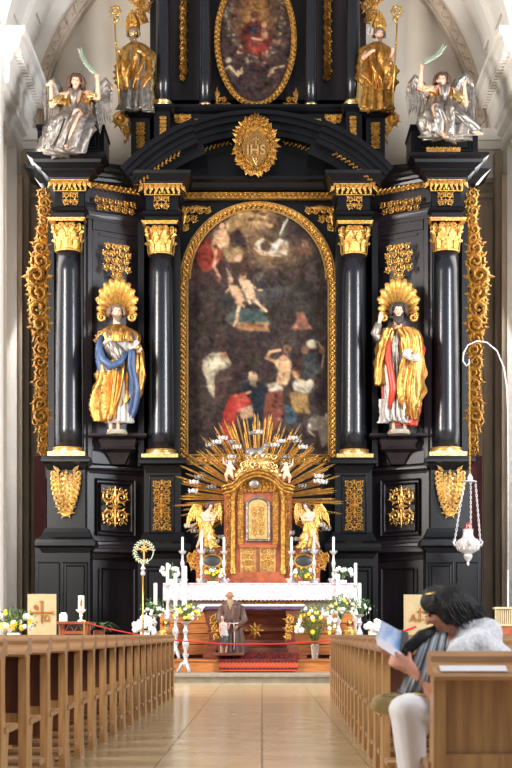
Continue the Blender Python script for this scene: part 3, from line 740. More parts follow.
for a0,a1 in ((PI-1.0,PI-1.40),(1.0,1.40)):
    mb=MB(PM(257,297,DC-.3)); band(mb,[(156.5*math.cos(a0+(a1-a0)*i/16),156.5*math.sin(a0+(a1-a0)*i/16)) for i in range(17)],5.5,2.2); mb.setM(Matrix.Identity(4)); part('gilded_bead_moulding',mb,GOLDD,ped)
for a0,a1 in ((PI-.76,PI-1.07),(.76,1.07)):
    mb=MB(PM(257,297,DI-.15)); band(mb,[(163*math.cos(a0+(a1-a0)*i/12),163*math.sin(a0+(a1-a0)*i/12)) for i in range(13)],6,2.4); mb.setM(Matrix.Identity(4)); part('gilded_bead_moulding',mb,GOLDD,ped)
# ---- cartouche with the monogram
car=parent_part('cartouche')
mb=MB(); mb.setM(PM(255.5,146,DC-.75)); rnd=random.Random(2)
for k in range(34):
    a=2*PI*k/34; rx,rz=17.5,26; x,z=rx*math.cos(a),rz*math.sin(a)
    mb.leaf((x*.9,-1.5,z*.9),math.atan2(z*.8,x)+rnd.uniform(-.3,.3),8+rnd.uniform(-1,1.5),7.0,2.4,rnd.uniform(-.5,.5),.1)
    if k%2==0: mb.spiral(x*.98,z*.98,4.2,a,1.3,1 if x>0 else -1,1.0,12,-2,1.4)
    mb.leaf((x*.9,-2.5,z*.9),a+PI*.5*(1 if x<0 else -1),7,3.2,1.6)
for k in range(6): rosette(mb,(-1)**k*4*(k//2)*.8,28-abs(k//2)*2.5,5.5,7,-3)
mb.ell((0,1,0),(19,3.5,28),20,10)
mb.setM(Matrix.Identity(4)); part('leafy_wreath',mb,GOLDD,car)
mb=MB(); mb.setM(PM(256,149,DC-.78))
poly=[(0,-20),(7,-12),(14,-2),(14,3),(7,12),(0,17),(-7,12),(-14,3),(-14,-2),(-7,-12)]
mb.prism([(x,z) for x,z in poly],-3.2,0); mb.setM(Matrix.Identity(4)); part('shield',mb,SHIELD,car)
def text(body,px,py,d,size,m,name='letters',parent=None,ext=.6,bold=0,yoff=0):
    cu=bpy.data.curves.new(name,'FONT'); cu.body=body; cu.size=size; cu.extrude=ext; cu.offset=bold; cu.align_x='CENTER'; cu.align_y='CENTER'
    to=bpy.data.objects.new(name,cu); C.objects.link(to); dg=bpy.context.evaluated_depsgraph_get(); me=bpy.data.meshes.new_from_object(to.evaluated_get(dg)); bpy.data.objects.remove(to)
    s=S(d); o0=Vector(parent['_o']) if parent is not None else Vector((0,0,0)); p=W(px,py,d)-o0
    me.transform(Matrix.Translation(p)@Matrix.Rotation(PI/2,4,'X')@Matrix.Scale(s,4)); me.materials.clear(); me.materials.append(m)
    o=bpy.data.objects.new(name,me); C.objects.link(o)
    if parent is not None: o.parent=parent
    o['_o']=tuple(o0); return o
text('IHS',256,150.5,DC-.88,13.5,GOLDL,'monogram',car,1.2,.25)
mb=MB(); mb.setM(PM(256,141.5,DC-.88)); mb.box((-.6,-1.2,-4),(.6,.5,4.5)); mb.box((-3,-1.2,1.2),(3,.5,2.4))
mb.setM(PM(256,160,DC-.88)); mb.tube([(0,0,-5),(0,0,3)],.7,5); mb.tube([(-3.5,0,3),(0,0,-5)],.5,5); mb.tube([(3.5,0,3),(0,0,-5)],.5,5)
mb.setM(Matrix.Identity(4)); part('cross_and_nails',mb,GOLDL,car)
# ---- spandrels of the painting
mb=MB()
for s in (0,1):
    mb.setM(PM(197 if s==0 else 319,219,DC-.05,0,1,1 if s==0 else -1)); ornament(mb,30,26,7.5,.85,8,False,lambda x,z:(x+z*-1.0)<4 and z>-12+(x+13)*.75,5)
    mb.leaf((-12,-1,9),-PI/2-.1,17,5,1.8); mb.leaf((-10,-1,11),0,22,5,1.8)
    mb.setM(Matrix.Identity(4)); part('gilded_spandrel',mb,GOLD); mb=MB()
# ---- upper storey
up=parent_part('upper_storey')
mb=MB(); pbox(mb,168,112,348,140,DU-.35,.7); mould(mb,172,344,DU-.35,[(106,.14),(109,.16),(112,.1),(114,0)],.7)
for s in (0,1):
    p,q=X2(s,154,170); pbox(mb,p,110,q,148,DU-.75,1.0); mould(mb,p,q,DU-.75,[(105,.1),(108,.12),(111,.05)],1.0)
    p,q=X2(s,131,150); pbox(mb,p,117,q,170,DU-.7,1.0); mould(mb,p,q,DU-.7,[(112,.12),(115,.14),(118,.03)],1.0)
part('upper_pedestal',mb,BLACK,up)
mb=MB()
for s in (0,1):
    def G(nm='gilded_scroll_panel'):
        global mb
        mb.setM(Matrix.Identity(4)); part(nm,mb,GOLD,up); mb=MB()
    p,q=X2(s,159.5,166.5); gpanel(mb,p,116,q,135,DU-.77,6,3.6,.6); G()
    p,q=X2(s,136,145); gpanel(mb,p,122,q,149,DU-.72,7,4,.6); G()
    p,q=X2(s,173,192); mb.setM(PM((p+q)/2,119,DU-.4)); ornament(mb,17,10,4,.7,3); rosette(mb,0,1,4,8,-1); G()
    p,q=X2(s,195,213); mb.setM(PM((p+q)/2,123,DU-.4)); ornament(mb,17,9,4,.7,13); G()
    mb.setM(PM(122.5 if s==0 else 389.5,124,DU-.6,0,1,1 if s==0 else -1)); mb.spiral(-1,4,8.5,0,1.6,1,1.9,18,0,1.5); mb.spiral(4,-8,5,PI,1.4,-1,1.5,14)
    for k in range(9): mb.leaf((-2,-1,3),k*.75,10,5,2,.3)
    for k in range(4): mb.leaf((4,-1,-2-k*4),-PI/2+.3*(-1)**k,8,4,1.6)
    G('gilded_volute')
for s in (0,1):
    for (cx,r,yb,d) in ((163,7.5,101,DU-.75),(205,6.2,104.5,DU-.3)):
        c=parent_part('upper_column'); cxx=cx if s==0 else MIR(cx); sc_=S(d); ax=W(cxx,0,d+r*sc_)
        zt=W(0,-45,d).z; zb=W(0,yb,d).z; mb=MB(); mb.lathe([(r*sc_*(1-.12*t),zb+(zt-zb)*t) for t in (0,.2,.4,.6,.8,1)],(ax.x,ax.y,0),28); part('column_shaft',mb,COLM,c,True)
        mb=MB(); rr=r*sc_; mb.lathe([(rr*1.3,zb-.1),(rr*1.36,zb-.06),(rr*1.12,zb-.02),(rr*1.18,zb+.03),(rr,zb+.07)],(ax.x,ax.y,0),24); mb.box((ax.x-rr*1.4,ax.y-rr*1.4,zb-.15),(ax.x+rr*1.4,ax.y+rr*1.4,zb-.09)); part('column_base',mb,GOLDL,c,'auto')
        mb=MB(); mb.lathe([(rr*.95,zt),(rr*1.0,zt+.3),(rr*1.5,zt+.7),(rr*1.5,zt+.78)],(ax.x,ax.y,0),16)
        for k in range(10):
            a=2*PI*k/10; mb.setM(Matrix.Translation((ax.x+math.cos(a)*rr,ax.y+math.sin(a)*rr,zt+.1))@Matrix.Rotation(a+PI/2,4,'Z')); mb.leaf((0,0,0),PI/2,.5,.16,.08,0,.25)
        mb.setM(Matrix.Identity(4)); part('column_capital',mb,GOLD,c)
mb=MB()
for s in (0,1):
    cx=183.5 if s==0 else 327.5; mb.setM(PM(cx,40,DU+.2))
    for k in range(16):
        z=38-k*5; w=4.6*(1 if k<13 else .6); sg=(-1)**k
        mb.spiral(sg*1.4,z,3.2,0,1.2,sg,.8,10); mb.leaf((0,-.8,z+2),-PI/2+.5*sg,7,w*.9,1.6); mb.leaf((0,-.8,z+2),-PI/2-.6*sg,6,w*.7,1.4)
    mb.leaf((0,-.5,-36),-PI/2,6,3,1.2); mb.box((-3.2,.2,-34),(3.2,1,42))
    mb.setM(Matrix.Identity(4)); part('gilded_hanging_ornament',mb,GOLDD,up); mb=MB()
mb=MB()
for s in (0,1):
    mb.setM(PM(226 if s==0 else 287,97,DU-.02,0,1,1 if s==0 else -1)); ornament(mb,22,22,5,.8,15,False,lambda x,z:z<-x-2,5)
    mb.leaf((-9,-1,10),-PI/2,20,4,1.4); mb.leaf((-10,-1,-9),0,20,4,1.4)
    mb.setM(Matrix.Identity(4)); part('gilded_spandrel',mb,GOLDD,up); mb=MB()
mb=MB(); mould(mb,150,366,DU-.7,[(-82,.4),(-78,.38),(-72,.2),(-66,.05),(-58,0)],1.0); part('upper_cornice',mb,BLACK,up)
# gold scrolls behind the bishops' heads
mb=MB()
for s in (0,1):
    mb.setM(PM(141 if s==0 else 371,8,DU-.1,0,1,1 if s==0 else -1))
    for (x,z,r,a) in ((-4,8,7,0),(4,2,7,2),(-1,-6,5.5,4),(3,-12,4.5,1),(-9,16,6,3),(4,16,7,5)):
        mb.spiral(x,z,r,a,1.5,1 if x>0 else -1,1.5,14,0,1.5)
        for k in range(4): mb.leaf((x,-1,z),a+k*1.5,r*1.4,3.6,1.6,.3)
    mb.setM(Matrix.Identity(4)); part('gilded_scroll_finial',mb,GOLD,up); mb=MB()

# ================================================================ PAINTINGS
class Canvas:
    def __init__(s,x0,y0,x1,y1,res,bg):
        s.x0,s.y0,s.x1,s.y1=x0,y0,x1,y1; s.nx=int((x1-x0)*res)+1; s.ny=int((y1-y0)*res)+1
        s.X,s.Y=np.meshgrid(np.linspace(x0,x1,s.nx),np.linspace(y0,y1,s.ny)); s.c=np.zeros((s.ny,s.nx,3))+np.array(bg,float)
    def mix(s,m,col): m=np.clip(m,0,1)[...,None]; s.c=s.c*(1-m)+np.array(col,float)*m
    def ell(s,cx,cy,rx,ry,col,a=0,soft=.35,op=1):
        ca,sa=math.cos(R(a)),math.sin(R(a)); dx=s.X-cx; dy=s.Y-cy
        q=np.sqrt(((dx*ca+dy*sa)/rx)**2+((-dx*sa+dy*ca)/ry)**2); s.mix((1.0-q)/soft*op if soft<1 else np.exp(-q*q*1.5)*op,col)
    def poly(s,pts,col,op=1):
        m=np.zeros_like(s.X,bool); n=len(pts)
        for i in range(n):
            (xa,ya),(xb,yb)=pts[i],pts[(i+1)%n]
            if ya==yb: continue
            cnd=((s.Y>=min(ya,yb))&(s.Y<max(ya,yb))); xi=xa+(s.Y-ya)*(xb-xa)/(yb-ya); m^=cnd&(s.X<xi)
        m=m.astype(float)
        for _ in range(2): m=(m+np.roll(m,1,0)+np.roll(m,-1,0)+np.roll(m,1,1)+np.roll(m,-1,1))/5
        s.mix(m*op,col)
    def line(s,pts,w,col,op=1):
        d=np.full_like(s.X,1e9)
        for (xa,ya),(xb,yb) in zip(pts[:-1],pts[1:]):
            L=(xb-xa)**2+(yb-ya)**2+1e-9; t=np.clip(((s.X-xa)*(xb-xa)+(s.Y-ya)*(yb-ya))/L,0,1); d=np.minimum(d,np.hypot(s.X-xa-t*(xb-xa),s.Y-ya-t*(yb-ya)))
        s.mix((w*.5-d)/(w*.25)*op if w>1 else np.clip(1-d/w,0,1)*op,col)
    def person(s,hx,hy,hr,skin,cloth,pts,hairc=(50,34,28)):
        s.poly(pts,cloth); s.ell(hx,hy,hr,hr*1.15,hairc); s.ell(hx+.3,hy+.5,hr*.7,hr*.9,skin)
    def noise(s,amp,scale,seed):
        r=np.random.RandomState(seed); ny,nx=int((s.y1-s.y0)/scale)+3,int((s.x1-s.x0)/scale)+3; g=r.randn(ny,nx,1)*np.array([1,.88,.76])+r.randn(ny,nx,3)*.25
        fy=(s.Y-s.y0)/scale; fx=(s.X-s.x0)/scale; iy=fy.astype(int); ix=fx.astype(int); ty=(fy-iy)[...,None]; tx=(fx-ix)[...,None]
        v=(g[iy,ix]*(1-tx)+g[iy,ix+1]*tx)*(1-ty)+(g[iy+1,ix]*(1-tx)+g[iy+1,ix+1]*tx)*ty; s.c=np.clip(s.c+v*amp,4,250)
    def strokes(s,n,seed,x0=None):
        rd=random.Random(seed); rx=(s.nx-1)/(s.x1-s.x0)
        for _ in range(n):
            x=rd.uniform(s.x0+2,s.x1-2); y=rd.uniform(s.y0+2,s.y1-2); a=rd.uniform(-.5,2.2); L=rd.uniform(1.5,6); w=rd.uniform(.8,2.2)
            i0,i1=max(0,int((x-s.x0-8)*rx)),int((x-s.x0+8)*rx); j0,j1=max(0,int((y-s.y0-8)*rx)),int((y-s.y0+8)*rx)
            X=s.X[j0:j1,i0:i1]-x; Y=s.Y[j0:j1,i0:i1]-y; u=X*math.cos(a)+Y*math.sin(a)+.04*X*X; v=-X*math.sin(a)+Y*math.cos(a)
            m=np.exp(-(u/L)**2*2-(v/w)**2*2)[...,None]*rd.uniform(.3,.8); c=s.c[min(s.ny-1,int((y-s.y0)*rx)),min(s.nx-1,int((x-s.x0)*rx))]*rd.choice((.5,.62,.75,1.25,1.45))
            s.c[j0:j1,i0:i1]=s.c[j0:j1,i0:i1]*(1-m)+np.minimum(c,235)*m
    def finish(s,gain,soft):
        for _ in range(soft): s.c=(s.c*2+np.roll(s.c,1,0)+np.roll(s.c,-1,0)+np.roll(s.c,1,1)+np.roll(s.c,-1,1))/6
        g=s.c.mean(2,keepdims=True)*np.array([1.08,.98,.88]); s.c=(s.c*.8+g*.2)*gain
    def build(s,name,d,inside,parent):
        idx=-np.ones((s.ny,s.nx),int); ins=inside(s.X,s.Y); idx[ins]=np.arange(ins.sum())
        k=S(d); o0=Vector(parent['_o'])
        vx=(s.X[ins]-CX)*k-o0.x; vz=CAMH-(s.Y[ins]-CY)*k-o0.z; vy=np.full_like(vx,d-o0.y)
        q=[(idx[:-1,:-1],idx[1:,:-1],idx[1:,1:],idx[:-1,1:])]; a,b,c,e=q[0]; ok=(a>=0)&(b>=0)&(c>=0)&(e>=0); fs=np.stack([a[ok],b[ok],c[ok],e[ok]],1)
        me=bpy.data.meshes.new(name); me.from_pydata(np.stack([vx,vy,vz],1).tolist(),[],fs.tolist()); at=me.color_attributes.new('paint','FLOAT_COLOR','POINT')
        cc=s.c[ins]/255; li=np.where(cc<=.04045,cc/12.92,((cc+.055)/1.055)**2.4); at.data.foreach_set('color',np.concatenate([li,np.ones((len(li),1))],1).astype('f').ravel())
        o=bpy.data.objects.new(name,me); C.objects.link(o); o.parent=parent; o['_o']=tuple(o0); me.materials.append(PAINT); return o
PAINT=mat('oil_paint',(128,128,128),0.6,spec=.08); nt=PAINT.node_tree; an=nt.nodes.new('ShaderNodeVertexColor'); an.layer_name='paint'; nt.links.new(an.outputs[0],nt.nodes['Principled BSDF'].inputs['Base Color'])
# main painting
pt=thing('altar_painting','tall arched dark painting of angels above a crowd, in a gilt frame','painting',W(258,462,DC-.06))
cv=Canvas(184,206,332,462,1.4,(56,42,40))
cv.ell(200,260,40,60,(74,40,38),0,2,.5); cv.ell(320,270,30,60,(60,48,42),0,2,.7)
cv.ell(246,222,34,22,(170,128,74),-20,2,.95); cv.ell(262,248,36,22,(126,92,62),10,2,.9); cv.ell(252,214,22,12,(196,152,90),0,2,.8)
for (x,y,rx,ry,c) in ((282,262,20,12,(104,78,56)),(262,255,14,8,(140,104,70)),(290,250,14,8,(120,88,60)),(300,300,20,25,(46,46,40)),(230,300,26,16,(60,62,56)),(268,292,22,10,(70,76,74)),(206,300,20,20,(48,36,34))): cv.ell(x,y,rx,ry,c,0,2,.7)
cv.poly([(226,316),(238,308),(262,310),(270,322),(270,331),(244,330),(228,324)],(66,84,82)); cv.poly([(228,322),(268,322),(270,332),(240,330)],(176,116,70),.9); cv.poly([(290,329),(313,329),(308,322),(304,312),(297,312),(296,322)],(152,92,70),.9); cv.line([(226,320),(234,318)],3,(90,80,60))
# angel left with red drapery and dark wing
cv.poly([(196,246),(206,238),(214,240),(222,250),(220,262),(212,270),(204,272),(197,264)],(138,44,34)); cv.poly([(228,236),(238,228),(246,240),(248,252),(240,246),(230,242)],(52,38,38)); cv.poly([(214,232),(224,228),(230,238),(228,250),(220,248),(214,244)],(196,146,104)); cv.ell(221,224,5,5.5,(84,54,38)); cv.ell(222,226,3.4,4,(206,156,116))
cv.line([(216,250),(214,266),(220,278)],4,(190,140,104)); cv.line([(216,236),(212,246),(216,254)],3.4,(190,140,104)); cv.poly([(220,248),(236,246),(244,252),(240,262),(228,262)],(150,114,74)); cv.ell(238,258,5,4.5,(204,158,120)); cv.ell(246,262,6,5,(90,56,44))
# cherubs at the top and the figure in white
for (x,y) in ((251,222),(264,216),(270,224),(256,214)): cv.ell(x,y,4.6,4.6,(196,146,100)); cv.ell(x-.5,y-2.4,4.2,2.6,(110,72,44))
cv.line([(288,218),(280,234)],2.5,(170,170,160)); cv.line([(284,222),(280,236)],1.5,(200,196,180))
cv.poly([(254,244),(262,238),(272,244),(280,238),(288,242),(287,256),(278,252),(270,256),(260,252)],(198,190,170)); cv.poly([(260,244),(266,240),(272,246),(268,252),(261,250)],(96,66,50)); cv.ell(283,248,6,5,(206,160,122)); cv.line([(254,248),(262,254),(280,256)],3,(204,160,120)); cv.ell(305,244,4,5,(130,92,66)); cv.poly([(298,248),(312,246),(312,256),(300,256)],(104,70,52))
# pair of putti in the middle
cv.ell(243,276,4.2,4.4,(206,160,118)); cv.ell(243,274,4,2.6,(110,72,50)); cv.poly([(238,278),(250,280),(254,290),(256,298),(248,300),(242,290)],(222,178,138)); cv.line([(252,296),(258,304),(266,311)],4,(222,178,138)); cv.line([(247,297),(250,303)],4,(216,170,130)); cv.line([(250,284),(258,290),(262,290)],3,(214,170,130)); cv.poly([(252,276),(266,270),(262,280),(254,284)],(96,86,76))
cv.ell(230,280,4,4.2,(188,140,102)); cv.poly([(228,284),(238,286),(246,300),(240,304),(232,296)],(202,154,114)); cv.line([(240,302),(238,312),(236,322)],4.4,(206,160,120)); cv.line([(236,302),(244,306)],4,(200,150,112)); cv.line([(226,268),(232,278)],1.6,(160,140,110)); cv.line([(236,322),(234,326)],3,(206,160,120)); cv.line([(232,286),(226,292)],2.6,(190,142,104))
# crowd: white-robed man
cv.poly([(203,360),(212,352),(224,352),(232,362),(228,370),(218,370),(214,380),(216,392),(214,398),(208,390),(206,378),(202,370)],(176,160,130)); cv.poly([(206,362),(214,356),(220,362),(214,374),(208,372)],(206,192,160)); cv.ell(224,354,4.4,5,(164,112,80)); cv.ell(223,350,4.4,2.6,(60,40,30)); cv.line([(230,354),(244,348),(254,344)],3,(150,98,70)); cv.line([(214,396),(220,402)],3,(180,130,96)); cv.poly([(216,372),(232,366),(236,392),(226,414),(214,402)],(66,46,42))
cv.poly([(226,352),(238,340),(252,340),(260,352),(250,372),(236,372)],(50,36,34)); 
# bald man in dark blue
cv.poly([(238,392),(248,380),(262,384),(270,396),(268,424),(250,430),(242,414)],(30,36,46)); cv.ell(253,377,5.6,6.2,(202,154,114)); cv.ell(253,383,4,4,(120,96,80)); cv.ell(252,373.5,4,2.6,(216,172,132)); cv.line([(240,396),(250,392)],4,(196,146,108))
# red draped figure
cv.poly([(224,410),(230,396),(244,392),(252,402),(244,408),(236,414),(234,430),(238,446),(226,446),(220,430)],(168,40,34)); cv.poly([(232,396),(244,393),(250,402),(240,402)],(200,70,56)); cv.poly([(238,410),(252,404),(254,416),(242,420)],(196,146,108))
# man with bare back
cv.ell(287,349,5,5.6,(120,76,54)); cv.poly([(274,362),(284,354),(292,362),(290,378),(286,386),(276,384),(278,370)],(206,152,108)); cv.line([(276,362),(266,358),(270,352),(280,350)],4,(200,146,104)); cv.poly([(268,384),(276,382),(284,388),(280,398),(270,396)],(198,180,156)); cv.poly([(266,392),(282,390),(284,410),(276,430),(262,430),(264,408)],(122,60,44))
# woman in white sleeves, blue and yellow cloth
cv.ell(296,373,5,6,(176,120,86)); cv.ell(297,369,5,3,(92,60,42)); cv.poly([(292,384),(298,378),(310,382),(312,392),(304,394),(294,390)],(204,188,158)); cv.poly([(290,392),(308,394),(310,414),(292,412)],(150,110,58)); cv.poly([(284,404),(294,408),(298,424),(286,424)],(58,84,98)); cv.ell(310,384,5,6,(214,200,170))
# people and drapes at the right
cv.ell(311,344,6,5,(176,160,130)); cv.ell(312,342,4.5,3,(206,194,168)); cv.ell(305,350,4.6,5,(112,76,58)); cv.ell(322,350,4,5,(128,86,64)); cv.poly([(300,356),(318,352),(322,372),(306,380),(300,370)],(60,62,64)); cv.line([(318,342),(324,352),(322,366)],2.5,(150,120,86)); cv.poly([(296,360),(302,356),(302,372),(298,374)],(84,48,40))
cv.poly([(308,420),(316,414),(328,418),(330,440),(322,448),(318,430),(310,430)],(120,108,96)); cv.line([(310,424),(308,430),(314,436)],3,(150,136,118)); cv.line([(326,414),(330,430)],3,(130,116,100))
for (x,y,rx,ry,c) in ((196,360,8,12,(64,44,40)),(192,400,8,14,(70,50,44)),(204,420,12,10,(54,38,38)),(316,392,8,16,(50,40,40)),(290,340,10,5,(64,52,46)),(222,382,8,4,(84,60,50))): cv.ell(x,y,rx,ry,c,20,2,.8)
cv.noise(7,9,1); cv.noise(6,4,6); cv.strokes(2600,5); cv.finish(.84,1); cv.noise(5,1.6,2)
inarch=lambda X,Y:(X>=187)&(X<=329.5)&((Y>=278)|(((X-258)**2/71.5**2+(Y-278)**2/70.5**2)<=1.0))
cv.build('picture',DC-.06,inarch,pt)
def archloop(hw,hy,yb,shoulder=0,n=28):
    pts=[(-hw,-(yb-278)),(hw,-(yb-278)),(hw,-shoulder if shoulder else 0)]
    r=hw-(2.5 if shoulder else 0)
    pts+= [(r*math.cos(PI*i/n),hy*math.sin(PI*i/n)) for i in range(n+1)]
    pts+= [(-hw,-shoulder if shoulder else 0)]
    return pts
fr=MB(); fr.setM(PM(258,278,DC-.06)); frame_strip(fr,archloop(80,76,465,2),archloop(70.5,69,455,2),-4,0)
frm=fr.build('frame',GOLDD,pt)
mb=MB(); mb.setM(PM(258,278,DC-.16)); pts=archloop(75,72.6,460,2); band(mb,pts+[pts[0]],8,2.6); mb.build('carved_leaf_moulding',GOLD,frm)
mb=MB(); mb.setM(PM(258,278,DC-.14))
for off in (0,9.2):
    pts=archloop(79.6-off,76-off*.8,464-off,2); pts=pts+[pts[0]]
    mb.tube([(x,0,z) for x,z in pts],.8,5)
mb.build('bead_edge',GOLDL,frm)
# oval painting
ov=thing('oval_painting','oval dark painting of a mother and child in a flower garland','painting',W(255.5,106,DU-.05))
cv=Canvas(215,-34,296,106,1.4,(60,42,42)); cv.ell(256,16,24,38,(150,96,48),0,2,.95); cv.ell(255,14,12,20,(190,130,64),0,2,.6)
cv.poly([(244,30),(250,20),(262,20),(268,30),(272,48),(262,56),(246,54),(240,44)],(112,40,34)); cv.poly([(242,28),(250,22),(250,46),(242,50)],(92,34,32)); cv.ell(254,17,4.6,5.6,(196,140,96)); cv.ell(254,14,5,3.6,(92,52,34)); cv.poly([(250,26),(258,26),(258,34),(250,34)],(44,48,62)); cv.ell(264,25,3,3.6,(204,150,110)); cv.poly([(261,29),(267,29),(268,38),(262,40)],(190,134,96)); cv.line([(252,38),(262,40)],3,(196,146,110)); cv.poly([(248,44),(264,42),(268,50),(254,54)],(150,50,40))
rnd=random.Random(11)
for k in range(170):
    a=rnd.uniform(0,2*PI)
    if abs(math.cos(a))<.35 and math.sin(a)<0: continue
    x=256+rnd.gauss(28,3.2)*math.cos(a); y=18+rnd.gauss(38,5)*math.sin(a)
    c=rnd.choice(((168,150,128),(156,70,60),(176,116,92),(110,92,70),(190,160,110),(90,100,110),(70,80,54))); cv.ell(x,y,rnd.uniform(1.4,3),rnd.uniform(1.2,2.6),c,rnd.uniform(0,90),.6,.75)
cv.line([(224,70),(230,66),(238,76),(242,68)],3,(180,150,100)); cv.line([(268,76),(274,68),(284,66)],3,(180,150,100)); cv.ell(228,60,4,3.4,(180,168,140)); cv.ell(240,72,4,3,(190,172,130)); cv.line([(288,60),(294,54)],2,(170,170,176)); cv.line([(230,90),(240,93)],2,(110,110,120))
cv.noise(6,5,4); cv.strokes(900,6); cv.finish(.86,1); cv.noise(6,1.8,5)
cv.build('picture',DU-.05,lambda X,Y:((X-255.5)/37)**2+((Y-38.6)/64)**2<=1,ov)
lo=lambda a,b:[(a*math.cos(2*PI*i/48),b*math.sin(2*PI*i/48)) for i in range(48)]
mb=MB(); mb.setM(PM(255.5,38.6,DU-.05)); frame_strip(mb,lo(41.5,69),lo(35.5,62.5),-4,0); frm=mb.build('frame',GOLDD,ov)
mb=MB(); mb.setM(PM(255.5,38.6,DU-.15)); P=lo(38.6,66); band(mb,P+[P[0]],7,2.4); mb.build('carved_leaf_moulding',GOLD,frm)
# ================================================================ STATUES
class Fig:
    """places points by photo pixel at the figure's own depth, dy metres nearer(-)/farther(+)"""
    def __init__(s,d): s.d=d; s.u=S(d)
    def p(s,x,y,dy=0): return W(x,y,s.d)+Vector((0,dy,0))
    def c(s,a,ra,b,rb): return (s.p(*a),ra*s.u,s.p(*b),rb*s.u)
    def r(s,lst,m=1): return [(s.p(*a),rx*s.u,ry*s.u,f) for a,rx,ry,f in lst]
def book(parent,c,rot,w,h,t,cover,name='book'):
    M=Matrix.Translation(c)@rot.to_4x4(); mb=MB(M)
    for sg in (-1,1): mb.prism([(0,0),(sg*w,h*.16),(sg*w,h*.16+t*.25),(0,t*.25)] if sg>0 else [(0,t*.25),(sg*w,h*.16+t*.25),(sg*w,h*.16),(0,0)],-h*.5,h*.5)
    o=mb.build(name,cover,parent); mb=MB(M)
    for sg in (-1,1):
        q=[(0,t*.25),(sg*w*.94,h*.16+t*.25),(sg*w*.94,h*.16+t*.75),(sg*w*.4,h*.1+t*1.5),(0,t*.5)]; mb.prism(q if sg>0 else q[::-1],-h*.46,h*.46)
    mb.build('pages',WHITEP,o)
def saint_left():
    F=Fig(35.75); u=F.u; t=thing('saint_statue','painted bearded saint in gold mantle with blue lining, on the left niche bracket','statue',F.p(117,433),'saint statues in the side niches')
    caps=[]; rot=rotv(R(18),R(-8)); q=head(caps,F.p(116.5,313,-.02),8.6*u,rot)
    caps.append(F.c((116,318,.03),3.2,(117,330,.03),4.6)); caps.append(F.c((104,333,0),4,(100,350,-.1),3.2)); caps.append(F.c((100,350,-.1),3.2,(110,343,-.42),2.3)); hand(caps,F.p(110,343,-.42),(1,-.05,-.1),(0,0,1),8*u,.5)
    caps.append(F.c((131,336,0),4,(136,352,-.1),3.2)); caps.append(F.c((136,352,-.1),3.2,(141,354,-.42),2.2)); hand(caps,F.p(140,354,-.42),(.6,-.5,.3),(-.5,0,.9),8*u,.5)
    for x,fx in ((110.5,109),(118,119.5)): caps.append(F.c((x,414,0),2.6,(x,429,0),1.9)); caps.append(F.c((x,430,.02),2,(fx,432,-.2),1.5))
    caps.append(F.c((117,332,.05),9,(117,390,.05),8))
    blob('body',caps,SKIN,t,.028); face_bits(t,q,8.6*u,rot)
    mb=MB(); hair(mb,F.p(116.5,313,-.02),8.6*u,rot,.35,34,3); mb.build('hair',BEARD,t,True)
    caps=[(q(-.3,-.45,-.62),1.9*u,q(-.1,-.75,-1.15),1.6*u),(q(.3,-.45,-.62),1.9*u,q(.1,-.75,-1.2),1.6*u),(q(0,-.6,-.75),2.2*u,q(0,-.8,-1.25),1.3*u),(q(-.5,-.15,-.35),1.1*u,q(-.4,-.4,-.65),1.5*u),(q(.5,-.15,-.35),1.1*u,q(.4,-.4,-.65),1.5*u)]
    blob('beard',caps,BEARD,t,.03,None,1)
    mb=MB(); robe(mb,F.r([((117,326,.04),6,5,.2),((117,334,.03),14,9,.5),((118,350,0),15,10,.8),((118,375,0),14,10,1),((119,400,0),13,9,1.1),((119,423,0),12.5,9,1.3)]),15,.13,5); mb.build('white_tunic',WHITEP,t,True)
    mb=MB(); robe(mb,F.r([((117,327,.03),7,6,.2),((118,334,.02),17,11,.5),((118,345,0),19,13,.8),((118,360,0),19.5,13,1),((118,374,-.05),17,12,.8)]),8,.13,7,[(R(-30),R(235)),(R(-35),R(260)),(R(-30),R(270)),(R(-20),R(280)),(R(-10),R(300))],30,60,.6,1.6,.05); mb.build('blue_lining',BLUE,t,True)
    mb=MB(); robe(mb,F.r([((117,325,.03),7,6,.3),((118,333,.02),18,12,.8),((118,344,0),19,13.5,1.2)]),12,.13,8,(R(-170),R(190)),20,70,.4,1.3,.05); mb.build('gold_shoulder_cape',GOLDS,t,True)
    mb=MB(); robe(mb,F.r([((118,362,-.05),15,12,.7),((118,376,-.05),17.5,13,1.2),((117,392,0),18,13,1.4),((115,408,0),17.5,12,1.4),((113,422,0),14,11,1.2)]),9,.17,9,[(R(-180),R(10)),(R(-190),R(-5)),(R(-200),R(-25)),(R(-210),R(-60)),(R(-215),R(-85))],40,70,1.1,1.5,.05); mb.build('gold_mantle',GOLDS,t,True)
    mb=MB(); robe(mb,F.r([((133,352,-.3),4,5,.6),((131,368,-.25),5,5,1),((134,385,-.2),6,5,1.2),((133,403,-.1),6.5,5,1.2),((130,418,0),4,4,1)]),5,.25,12,None,24,30); mb.build('blue_fold',BLUE,t,True)
    mb=MB(); robe(mb,F.r([((136,345,-.05),5,6,.6),((139,360,-.05),5.5,6,1),((138,380,0),6,6,1.3),((135,398,0),5,6,1)]),6,.25,14,None,24,30); mb.build('gold_sleeve',GOLDS,t,True)
    mb=MB(); robe(mb,F.r([((112,344,-.34),4,3,.5),((115,351,-.34),8,4,1.2),((118,358,-.32),7,4,1.2),((121,364,-.3),3,3,1)]),11,.3,15,None,20,40); mb.build('white_gathered_cloth',SILV,t,True)
    mb=MB(); pts=[F.p(102,338,-.25),F.p(101,352,-.42),F.p(105,364,-.5),F.p(113,370,-.52),F.p(122,366,-.48),F.p(128,356,-.4)]; mb.tube(pts,[2*u,3.6*u,4.2*u,4.2*u,3.4*u,2*u],10); mb.build('blue_drape',BLUE,t,True)
